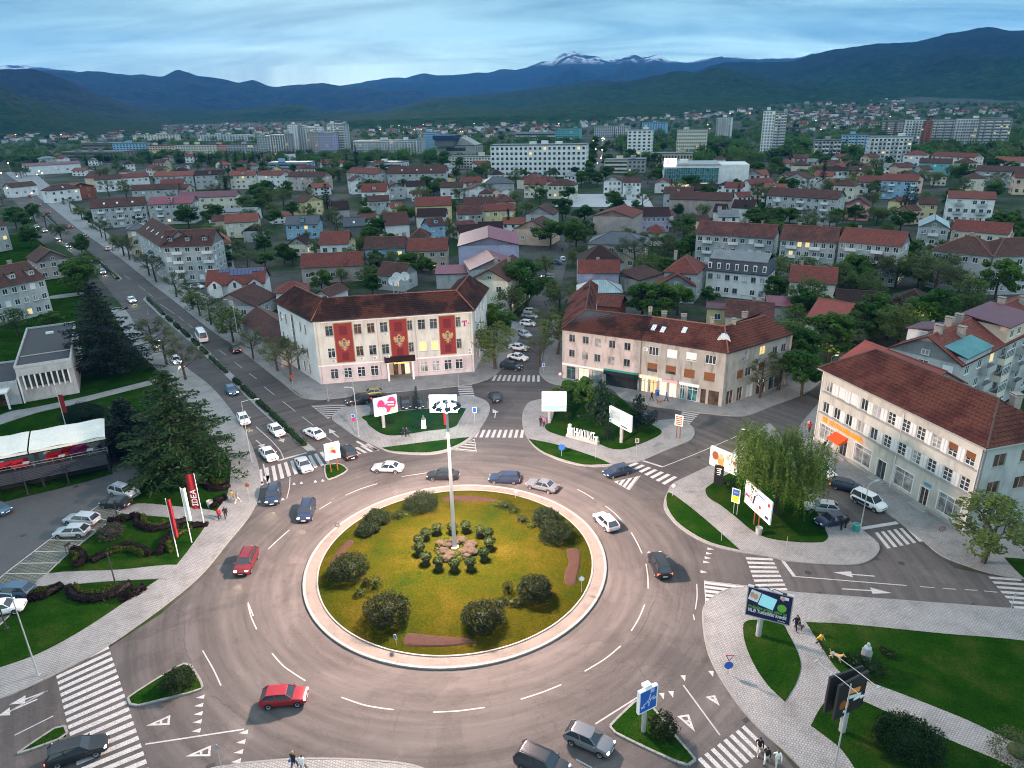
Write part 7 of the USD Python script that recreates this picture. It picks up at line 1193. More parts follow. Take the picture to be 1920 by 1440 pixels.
def sow_trees(poly_px,count,kinds='ddddyyb',h0=5,h1=9):
 P=Polygon(poly_px);x0,y0,x1,y1=P.bounds;got=0
 for _ in range(count*10):
  a,b=rnd.uniform(x0,x1),rnd.uniform(y0,y1)
  if not P.contains(Point(a,b)):continue
  x,y=G(a,b);h=rnd.uniform(h0,h1)
  if free(x,y,h*.2):k=rnd.choice(kinds);lb=f'{SW[k]} {near_phrase(x, y)}';tree(k,x,y,h,lb,group=lb.replace(' tree',' trees',1).replace('spruce','spruces',1));got+=1
  if got>=count:break
sow_trees([(380,400),(1000,380),(1440,400),(1920,400),(1920,480),(1440,520),(1000,560),(600,540),(400,500)],165,'ddyyyb',4.5,9)
sow_trees([(150,305),(1100,300),(1900,305),(1920,400),(1000,385),(380,400),(200,370)],280,'dddyyyysb',6.5,12)
sow_trees([(1440,500),(1920,500),(1920,560),(1700,560),(1560,620),(1460,640)],26,'dyyb',6,10)
sow_trees([(0,300),(160,300),(60,330),(20,350),(0,430)],26,'ddyb',6,10)
proto=UsdGeom.Xform.Define(stage,'/World/distant_trees');pi=UsdGeom.PointInstancer.Define(stage,'/World/distant_trees/tree_clumps');rg=np.random.default_rng(5)
for k in range(3):
 q=MB();C=rg.normal(size=(170,3))*[2.4,2.4,1.5]+[0,0,3.6];v,f=quads(C,1.5,rg,.6,.8);q.add(v,f).put('/World/distant_trees/tree_clumps','clump',('leaf_green','leaf_spring','leaf_hedge')[k])
pts,idx=[],[]
for _ in range(5200):
 a,b=rnd.uniform(-5,1925),196+112*rnd.random()**1.3
 x,y,z=GT(a,b)
 if 520<math.hypot(x,y)<3600 and free(x,y,4):pts.append((x,y,z));idx.append(rnd.choice((0,0,0,0,1,2)))
pi.CreatePositionsAttr([Gf.Vec3f(*p)for p in pts]);pi.CreateProtoIndicesAttr(idx);pi.CreateScalesAttr([Gf.Vec3f(s,s,s*rnd.uniform(.8,1.3))for s in(rnd.uniform(.7,1.3)for _ in pts)]);pi.CreatePrototypesRel().SetTargets(['/World/distant_trees/tree_clumps/clump','/World/distant_trees/tree_clumps/clump_001','/World/distant_trees/tree_clumps/clump_002'])
tag(proto.GetPrim(),'far-off trees and copses that fill the gaps between the distant houses','trees',kind='stuff')
def cedar(label,apex,base,w,look,seed,n_l=22,size=.75):
 h=top_of(*apex,*base);b=G(*base);t=thing('cedar_tree',label,'tree',(*b,0));rg=np.random.default_rng(seed);MB().tube([[0,0,-.2],[.2,.1,h*.5],[0,0,h*.96]],[.5,.3,.05],9).put(t,'trunk','bark_dark');P=[];lb=MB()
 for i in range(n_l):
  f_=(i+.4)/n_l;z=h*(.06+.93*f_);L0=w*(1-f_**1.25)**.9+.5
  for k in range(max(4,int(9*(1-f_*.6)))):
   a=i*2.1+k*2*PI/max(4,int(9*(1-f_*.6)))+rg.uniform(-.35,.35);L=L0*rg.uniform(.55,1.15);d=np.array([math.cos(a),math.sin(a)]);sl=rg.uniform(-.05,.16)
   lb.tube([[0,0,z],[*(d*L*.55),z+L*.1],[*(d*L*.92),z+L*sl-.1*L]],[.10,.06,.02],4,cap=False)
   for s in np.linspace(.2,1,max(5,int(L*2.6))):
    wd=.16*L*(1.15-s)+.25
    for _ in range(7):o=rg.normal();P.append([*(d*L*s+np.array([-d[1],d[0]])*o*wd),z+L*(.18*s-(.18-sl)*s*s)-abs(o)*wd*.3+rg.normal()*.08])
 lb.put(t,'limbs','bark_dark',kind='stuff');v,f=quads(np.array(P),size,rg,.72,.34);MB().add(v,f).put(t,'crown',look);return t
cedar('large blue-black cedar with spreading tiers beside the avenue',(197,522),(208,700),9.5,'needle_blue',1);cedar('great dark green cedar on the garden lawn, nearest to the roundabout',(347,684),(345,893),9.2,'needle_green',2,24);cedar('bluish drooping cedar left of the great green one',(250,740),(246,850),6.0,'needle_blue',3,16)
b=G(1455,965);t=thing('willow_tree','wide weeping willow with hanging yellow-green strands among the advertising boards','tree',(*b,KH));rg=np.random.default_rng(8);m=MB();ends=[];hW=top_of(1440,772,1462,965);limbs(m,rg,hW*.9,.34,10,hW*.40,.22,5,ends);m.put(t,'trunk','bark');P=[]
for e in ends:
 for _ in range(26):
  a,r_=rg.uniform(0,2*PI),rg.uniform(.2,2.4);s=e+[r_*math.cos(a),r_*math.sin(a),rg.uniform(-.5,.8)];s[:2]*=1.0;L=rg.uniform(1.5,5.0)
  for q in np.arange(0,L,.22):P.append(s+[rg.normal()*.07+.06*q*math.cos(a),rg.normal()*.07+.06*q*math.sin(a),-q])
P=np.array(P);P=P[P[:,2]>.4];v,f=quads(P,.42,rg,0,.3);v[:,2]=v[:,2];MB().add(v,f).put(t,'crown','leaf_willow')
def shrub(label,px,py,r,h,look,cat='bush',name='bush',z=None,n=900,size=.22,seed=None,group=None,at_=None,stem=False,zoff=0.0):
 p=G(px,py)if at_ is None else np.array(at_);z=z if z is not None else 0.15;t=thing(name,label,cat,(*p,z),rnd.uniform(0,6),group);rg=np.random.default_rng(int(seed or px*3+py));n=int(n*max(1,r*r*.5))if n<5000 else n
 a=rg.uniform(0,2*PI,n);u=rg.uniform(-.6,1,n);s=np.sqrt(1-u*u);lump=1+.42*(meshkit.fbm(np.stack([np.cos(a)*s*2.2,np.sin(a)*s*2.2,u*2.2],1)+r*9,3)-.5)*2.2;k=rg.uniform(.5,1.12,n)**.5*lump
 C=np.stack([np.cos(a)*s*r*k,np.sin(a)*s*r*k,zoff+h*.42+u*h*.55*k],1);v,f=quads(C,size,rg,0,.42);MB().add(v,f).put(t,'foliage',look)
 MB().ball((0,0,zoff+h*.42),(r*.42,r*.42,h*.26),1).put(t,'inner_growth',look)
 MB().tube([[0,0,-.1],[0,0,zoff+h*.5]],.06,5).put(t,'stem','bark_dark');return t
isl=lambda px,py:dict(z=float(mound(*G(px,py)))-.02)
for px,py,r,h,lab in((792,958,2.1,2.0,'wide spreading pine bush at the far left of the roundabout island'),(708,985,1.5,1.8,'pine bush behind its twin on the upper left of the island'),(692,1003,1.4,1.2,'low pine bush in front of its twin on the upper left of the island'),(655,1085,2.2,2.5,'large pine bush at the left edge of the island'),(728,1165,2.3,2.5,'large pine bush at the lower left of the island'),(905,1177,2.1,2.3,'large pine bush at the near side of the island beside the soil bed'),(1003,1125,1.8,2.3,'rounded bush at the lower right of the island'),(1042,1015,2.0,2.2,'dark pine bush at the right of the island, nearer of two'),(1022,985,1.7,1.8,'pine bush at the right of the island, farther of two')):shrub(lab,px,py,r,h,'leaf_pine' if h<2.55 else 'leaf_box',n=6500,size=.19,**isl(px,py))
for px,py,r,h,look,lab in((730,975,.75,.8,'leaf_box','small round bush beside the upper left pines'),(749,978,.7,1.3,'leaf_pine','upright clipped bush beside the upper left pines'),(762,972,.7,.4,'leaf_golden','flat golden cushion beside the upper left pines'),(720,988,.5,.6,'leaf_golden','small golden shrub at the foot of the upper left pines'),(931,955,.7,.7,'leaf_golden','golden round bush at the far right of the island'),(948,957,.9,.9,'leaf_pine','dark low bush at the far right of the island'),(964,965,.8,.6,'leaf_box','flat bush right of the far soil bed'),(980,985,.8,1.0,'leaf_pine','small dark bush left of the right-hand pines'),(995,995,.5,.6,'leaf_golden','tiny golden bush left of the right-hand pines'),(707,1108,.75,1.5,'leaf_box','upright clipped bush above the lower left pine'),(676,1122,.65,.7,'leaf_box','small ball bush left of the lower left pine'),(688,1103,.5,.8,'leaf_pine','slim dark shrub left of the clipped bush'),(952,1118,.6,1.4,'leaf_pine','upright clipped bush above the near right pine'),(960,1138,.8,.5,'leaf_box','low bush beneath the clipped one at the near right'),(973,1142,.55,.65,'leaf_box','ball bush left of the rounded bush'),(940,1138,.8,.4,'leaf_pine','flat creeping bush at the near right')):shrub(lab,px,py,r,h,look,n=420,size=.16,**isl(px,py))
rg=np.random.default_rng(3);cx,cy=G(853,1050)
order='first second third fourth fifth sixth seventh eighth ninth tenth eleventh twelfth thirteenth fourteenth'.split()
for i,(px,py)in enumerate([(821,1012),(849,1010),(874,1008),(900,1017),(918,1040),(908,1060),(883,1078),(853,1080),(824,1078),(800,1068),(788,1050),(787,1035),(800,1022),(916,1022)]):
 t=thing('potted_bush',f'clipped bush in a dark tub round the mast, {order[i]} clockwise from the back','potted bush',(*G(px,py),float(mound(*G(px,py)))-.02),i,'clipped bushes in the ring round the lamp mast')
 MB().lathe([(.01,0),(.34,0),(.52,.95),(.56,.95),(.56,1.02),(.46,1.02),(.44,.9),(.01,.9)],12).put(t,'tub',M('tub_look',(.035,.040,.022),.8,.2));a=rg.uniform(0,2*PI,300);u=rg.uniform(-.5,1,300);s=np.sqrt(1-u*u);v,f=quads(np.stack([np.cos(a)*s*.66,np.sin(a)*s*.66,1.15+u*.5],1),.2,rg);q=MB().add(v,f);q.ball((0,0,1.12),(.52,.52,.36));q.put(t,'foliage','leaf_box')
M('rock_look',(.036,.026,.017),.9,.35,2.0,.6,.6)
for i,(px,py)in enumerate([(838,1026),(828,1033),(842,1036),(822,1042),(833,1048),(845,1053),(857,1052),(868,1048),(880,1040),(874,1030),(866,1026),(885,1048),(862,1058),(840,1060),(850,1030),(828,1055),(884,1033),(876,1056)]):
 p=G(px,py);z=float(mound(*p));r_=.5+.3*rg.random()
 if i%3==0:shrub(f'golden ground shrub between the rocks at the mast foot, {order[i // 3]} of the ring',px,py,r_*1.1,.55,'leaf_golden',z=z,n=260,size=.16)
 else:t=MB().ball((0,0,.2),(r_,r_*.8,r_*.7),2,i,.35).put('/World','rock','rock_look',smooth=40);m_=UsdGeom.Mesh.Get(stage,t);m_.AddTranslateOp().Set(Gf.Vec3d(*map(float,p),z));tag(m_.GetPrim(),f'brown rock at the foot of the lamp mast, {order[i // 3 * 2 + i % 3 - 1]} of the ring','rock','rocks at the mast foot')
for px,py,r,h,look,lab,n_ in((335,1287,1.5,1.5,'leaf_pine','bush on the lower left traffic island',1500),(1243,1376,1.25,1.6,'leaf_pine','dark bush beside the blue direction sign',1400),(1700,1400,2.6,1.8,'leaf_hedge','dark spreading bush on the bottom right lawn',2200),(1608,1253,.9,1.3,'leaf_hedge','round hedge bush at the foot of the grey statue',800),(1632,1262,1.3,1.2,'leaf_hedge','dark low bush right of the grey statue',900),(1590,1246,.6,.7,'leaf_hedge','small ball bush left of the grey statue',400),(210,1010,1.5,2.0,'leaf_grey','grey leafless bush in the flagpole garden',1200),(162,792,3.2,3.2,'needle_dark','black-green rounded bush before the terrace cafe',2200),(1062,790,.9,1.8,'leaf_hedge','small upright bush behind the white letters',700),(730,795,1.0,.9,'leaf_hedge','dark shrub under the pink advertising board',500),(783,803,.8,.8,'leaf_hedge','dark shrub left of the bust',400),(808,804,.6,.6,'leaf_box','small green ball right of the bust',300),(1366,918,.9,1.6,'leaf_hedge','dark bush between the advertising board and the yellow-blue board',600),(1905,1425,2.0,2.0,'leaf_pale','pale feathery bush at the lower right corner',700),(1668,1232,.6,.5,'leaf_box','low green cushion right of the statue, nearer',200),(1655,1225,.5,.5,'leaf_box','low green cushion right of the statue, farther',200),(390,880,.7,1.2,'leaf_hedge','bush at the garden edge below the green cedar',400)):shrub(lab,px,py,r,h,look,n=n_)
def ribbon(label,pts,w,h,look,n=700,size=.22,name='hedge',z=.12):
 c=LineString(curve(GS(pts),False,8));t0=c.coords[0];t=thing(name,label,'hedge',(*t0,z));rg=np.random.default_rng(int(pts[0][0]*3+pts[0][1]));s=rg.uniform(0,c.length,int(n));P=np.array([c.interpolate(x).coords[0]for x in s])-t0;th=rg.uniform(0,PI,int(n));k=rg.uniform(.7,1,int(n))
 d=np.array([np.array(c.interpolate(min(x+.2,c.length)).coords[0])-np.array(c.interpolate(max(x-.2,0)).coords[0])for x in s]);d/=np.linalg.norm(d,axis=1,keepdims=True);q=np.c_[-d[:,1],d[:,0]];lump=1+.25*np.sin(s*2.1)*np.sin(s*.9)
 v,f=quads(np.c_[P+q*(np.cos(th)*w/2*k)[:,None],np.sin(th)*h*k*lump],size,rg);MB().add(v,f).put(t,'foliage',look);core=MB();L=np.linspace(0,c.length,max(3,int(c.length/.7)))
 core.tube([[*(np.array(c.interpolate(x).coords[0])-t0),h*.32]for x in L],min(w*.36,h*.5),6).put(t,'inner_growth',look)
for k,pts,lab,look,w in(('a',((815,1045),(900,1040),(1020,1000)),'purple hedge at the top of the flagpole garden','leaf_red',1.0),('a',((1040,1000),(1035,1060),(1130,1105),(1260,1085),(1400,1035)),'purple hedge curving through the flagpole garden','leaf_red',1.1),('a',((1085,1010),(1080,1045),(1150,1085),(1250,1065)),'golden hedge inside the curved purple one','leaf_golden',.8),('a',((1205,1290),(1225,1200),(1330,1120),(1480,1075),(1560,1070)),'purple hedge beside the flagpoles','leaf_red',1.0),('a',((1290,1270),(1260,1220),(1330,1150),(1440,1095)),'golden hedge beside the flagpoles','leaf_golden',.8),('a',((690,1345),(800,1290),(900,1235),(1010,1235),(1140,1290)),'purple hedge at the bottom of the flagpole garden','leaf_red',1.2),('a',((800,1290),(900,1262),(1000,1262),(1080,1300)),'golden hedge at the bottom of the flagpole garden','leaf_golden',.7),('a',((545,1260),(620,1290),(620,1360),(550,1385)),'purple hedge round the notice board','leaf_red',1.1),('a',((535,1295),(590,1320),(560,1350)),'golden hedge by the notice board','leaf_golden',.8),('e',((215,190),(330,165),(470,85)),'purple hedge on the lower lawn, left','leaf_red',1.1),('e',((230,165),(340,130),(420,95)),'golden hedge on the lower lawn, left','leaf_golden',.7),('e',((525,100),(560,165),(700,195),(860,150),(980,70)),'purple hedge on the lower lawn, middle','leaf_red',1.2),('e',((570,95),(620,145),(740,150),(900,90)),'golden hedge on the lower lawn, middle','leaf_golden',.7),('e',((900,190),(1000,150),(1085,95)),'purple hedge on the lower lawn, right','leaf_red',1.3),('a',((1545,740),(1570,790),(1650,800),(1725,775)),'purple hedge below the green cedar','leaf_red',1.1),('a',((1580,720),(1620,765),(1700,740)),'golden hedge below the green cedar','leaf_golden',.8),('a',((1590,940),(1640,890),(1700,860)),'purple hedge at the garden corner by the walkers','leaf_red',1.3)):ribbon(lab,S(k,*pts),w,.8,look,800)
for i,(a,b)in enumerate((((572,838),(540,808)),((536,804),(508,778)),((504,774),(484,756)),((478,750),(455,729)),((450,724),(440,715)),((425,701),(395,673)),((388,666),(378,656)),((372,650),(362,640)),((355,634),(342,622)),((338,619),(328,610)),((322,605),(313,597)),((308,592),(277,562)))):ribbon(f'clipped dark hedge on the avenue strip, {order[i]} from the roundabout',(a,((a[0]+b[0])/2,(a[1]+b[1])/2),b),1.25,1.0,'leaf_hedge',420)
for a,b,lab in(((222,525),(192,498),'dark hedge on the second avenue strip, nearest piece'),((188,495),(150,462),'dark hedge on the second avenue strip, farther piece'),((120,434),(86,403),'dark hedge on the third avenue strip')):ribbon(lab,(a,((a[0]+b[0])/2,(a[1]+b[1])/2),b),1.5,1.1,'leaf_hedge',500)
# --------------------- vehicles
lamp_look('headlamp_lit',(1,.86,.62),14.0);lamp_look('tail_lit',(1,.05,.02),5.0,(.4,.01,.01));M('headlamp',(.6,.62,.64),.15,.05,spec=.7);M('tail_lamp',(.25,.012,.012),.3,.05);M('tyre',(.012,.012,.012),.8,.1);M('rim',(.30,.31,.32),.35,.1,metal=.6);M('car_glass',(.014,.018,.022),.06,.1,spec=.8);M('plate_white',(.6,.6,.6),.5,.05);M('trim_black',(.015,.015,.016),.5,.1)
PAINT={'white':(.66,.67,.68),'silver':(.40,.42,.44),'grey':(.14,.15,.165),'black':(.010,.011,.013),'navy':(.012,.020,.045),'red':(.20,.010,.018),'wine':(.10,.008,.012),'blue':(.05,.10,.16),'olive':(.20,.18,.07),'graphite':(.035,.038,.044)}
def paint_look(c):
 k='paint_'+c
 if k not in made:made[k]=1;usdkit.material(stage,'/World/Looks/'+k,{'p':('principled_bsdf',{'base_color':PAINT[c],'roughness':.32,'metallic':.35 if c in('silver','grey','blue','graphite')else 0.0,'specular_ior_level':.35,'coat_weight':.25,'coat_roughness':.06})},surface='p.BSDF')
 return k
SHAPE={'hatch':(4.15,1.74,1.47,.93,.88,.95,.27,.43,.84,.985),'sedan':(4.65,1.8,1.44,.92,.86,.96,.29,.44,.70,.84),'suv':(4.55,1.86,1.70,1.05,1.02,1.1,.25,.39,.88,.985),'wagon':(4.6,1.78,1.48,.93,.87,.97,.28,.42,.88,.985),'van':(4.4,1.84,1.84,1.05,1.0,1.1,.20,.36,.95,.995),'bus':(6.4,2.1,2.6,1.25,1.15,1.3,.07,.15,.965,.995)}
def vehicle(label,p0,p1,kind,col,lit='',z=0.016,cat=None,k=None):
 if k:p0,p1=S(k,p0,p1)
 a,b=G(*p0,.35),G(*p1,.35);c=(a+b)/2;yaw=math.atan2(*(b-a)[::-1])
 L,W,Hh,belt,bon,boot,ws,rf,rr_,rg_=SHAPE[kind];t=thing({'bus':'minibus','van':'van'}.get(kind,'car'),label,cat or{'bus':'minibus','van':'van'}.get(kind,'car'),(*c,z),yaw);pl=paint_look(col);w=W/2;X=lambda s:L*(.5-s)
 st=[(0.0,.42,.62,.80),(.02,.28,.72,.90),(.07,.22,bon-.08,.97),(ws*.6,.20,bon,1.0),(ws,.20,belt,1.0),(.5,.20,belt,1.0),(.8,.20,belt+.03,1.0),(rg_ if rg_<.9 else .93,.22,boot,.99),(.975,.28,boot-.05,.95),(1.0,.42,boot-.22,.86)]
 V=[]
 for s,zb,zt,f_ in st:y=w*f_;V+=[[X(s),sy,sz]for sy,sz in((-y*.86,zb),(-y,zb+.14),(-y,zt-.2),(-y*.90,zt),(-y*.5,zt+.035),(y*.5,zt+.035),(y*.90,zt),(y,zt-.2),(y,zb+.14),(y*.86,zb))]
 F_=[[i*10+j,i*10+(j+1)%10,(i+1)*10+(j+1)%10,(i+1)*10+j]for i in range(len(st)-1)for j in range(10)];m=MB().add(V,[f[::-1]for f in F_]);m.f.append(np.array([[0,j,j+1]for j in range(1,9)]+[[90,90+j+1,90+j]for j in range(1,9)])[:,::-1]);m.put(t,'body',pl,smooth=35)
 yb,yt=w*.90,w*.70;zb=belt-.02;q=[[X(ws),-yb,zb],[X(ws),yb,zb],[X(rg_),yb,zb+.03],[X(rg_),-yb,zb+.03],[X(rf),-yt,Hh-.05],[X(rf),yt,Hh-.05],[X(rr_),yt,Hh-.06],[X(rr_),-yt,Hh-.06]]
 MB().add(q,[[4,5,6,7],[0,1,5,4],[1,2,6,5],[2,3,7,6],[3,0,4,7]]).put(t,'windows','car_glass')
 r=MB();xa,xb=X(rf)+.06,X(rr_)-.05;cols_=[(xa,-.02),(xa-.12,.025),((xa+xb)/2,.05),(xb+.12,.02),(xb,-.03)]
 r.add([[x,sy*yt*1.04,Hh-.05+dz-(.02 if abs(sy)==1 else 0)]for x,dz in cols_ for sy in(-1,-.6,.6,1)]+[[x,sy*yt*1.04,Hh-.09]for x,_ in cols_ for sy in(-1,1)],[[i*4+j,(i+1)*4+j,(i+1)*4+j+1,i*4+j+1]for i in range(4)for j in range(3)]+[[20+2*i,22+2*i,(i+1)*4,i*4]for i in range(4)]+[[i*4+3,(i+1)*4+3,23+2*i,21+2*i]for i in range(4)]);r.put(t,'roof',pl,smooth=40)
 pi_=MB()
 for sy in(-1,1):
  for u,o in(((ws,yb),(rf,yt)),((rg_,yb),(rr_,yt)),(((ws+rr_)/2+.06,yb),((rf+rr_)/2+.04,yt))):pi_.tube([[X(u[0]),sy*(u[1]+.01),zb],[X(o[0]),sy*(o[1]+.01),Hh-.06]],.045 if u[0]!=rg_ else .075,5)
 pi_.put(t,'pillars',pl)
 for sx in(.19 if kind!='bus' else .16,.80):
  for sy in(-1,1):
   R_=.32 if kind!='bus' else .38;wl=MB().lathe([(R_*.6,-.1),(R_*.93,-.1),(R_,-.06),(R_,.06),(R_*.93,.1),(R_*.6,.1)],14);rm=MB().lathe([(.01,.07),(R_*.2,.075),(R_*.58,.09),(R_*.62,.105)],12)
   for m_ in(wl,rm):
    for a_ in m_.v:o=a_.copy();a_[:,0]=o[:,0]+X(sx);a_[:,1]=sy*(o[:,2]+w-.08);a_[:,2]=o[:,1]+R_
   wp=wl.put(t,'wheel','tyre');rm.put(wp,'rim','rim');MB().add([[X(sx)+(R_+.06)*math.cos(g_),sy*(w+.003),R_+(R_+.06)*math.sin(g_)]for g_ in np.linspace(-.2,PI+.2,11)],[[0,i,i+1]if sy<0 else[0,i+1,i]for i in range(1,10)]).put(t,'wheel_arch','trim_black')
 for sy in(-1,1):
  MB().ball((X(.035),sy*w*.70,bon-.2),(.13,.20,.09),1).put(t,'headlight','headlamp_lit' if 'h' in lit else 'headlamp');MB().box(X(.985)-.03,X(.985)+.06,sy*w*.78-.14,sy*w*.78+.14,boot-.36,boot-.12).put(t,'tail_light','tail_lit' if 't' in lit else 'tail_lamp');MB().ball((X(ws+.04),sy*(w+.09),belt+.06),(.1,.09,.07),1).put(t,'mirror',pl)
 MB().box(X(0)-.01,X(0)+.02,-.26,.26,.45,.56).put(t,'number_plate','plate_white');MB().box(X(1)-.02,X(1)+.01,-.26,.26,.52,.63).put(t,'number_plate','plate_white');MB().box(X(.012),X(0)+.005,-w*.5,w*.5,.58,.68).put(t,'grille','trim_black')
 ds=MB()
 for sy in(-1,1):
  for s_ in(ws+.035,(ws+rr_)/2+.05,.775):ds.box(X(s_)-.012,X(s_)+.012,sy*w-.004,sy*w+.004,.34,belt-.21)
  for s_ in((ws+rr_)/2+.02,.76):ds.box(X(s_),X(s_)+.16,sy*w-.015,sy*w+.02,belt-.26,belt-.22)
  ds.box(X(.72),X(.27),sy*w-.012,sy*w+.008,.33,.39)
 ds.put(t,'door_seams','trim_black')
 if kind=='suv':
  for sy in(-1,1):MB().tube([[xa-.1,sy*yt*.9,Hh+.04],[xb+.1,sy*yt*.9,Hh+.04]],.022,5).put(t,'roof_rail','trim_black')
 if 'b' in lit:
  l=UsdLux.SphereLight.Define(stage,t+'/beam');l.CreateRadiusAttr(.12);l.CreateNormalizeAttr(True);l.CreateIntensityAttr(45);l.CreateColorAttr(Gf.Vec3f(1,.82,.5));l.AddTranslateOp().Set(Gf.Vec3d(L/2+.35,0,.62));l.AddRotateYOp().Set(-82.0);UsdLux.ShapingAPI.Apply(l.GetPrim()).CreateShapingConeAngleAttr(32.0);UsdLux.ShapingAPI(l.GetPrim()).CreateShapingConeSoftnessAttr(.6)
 TAKEN.append((*c,2));return t
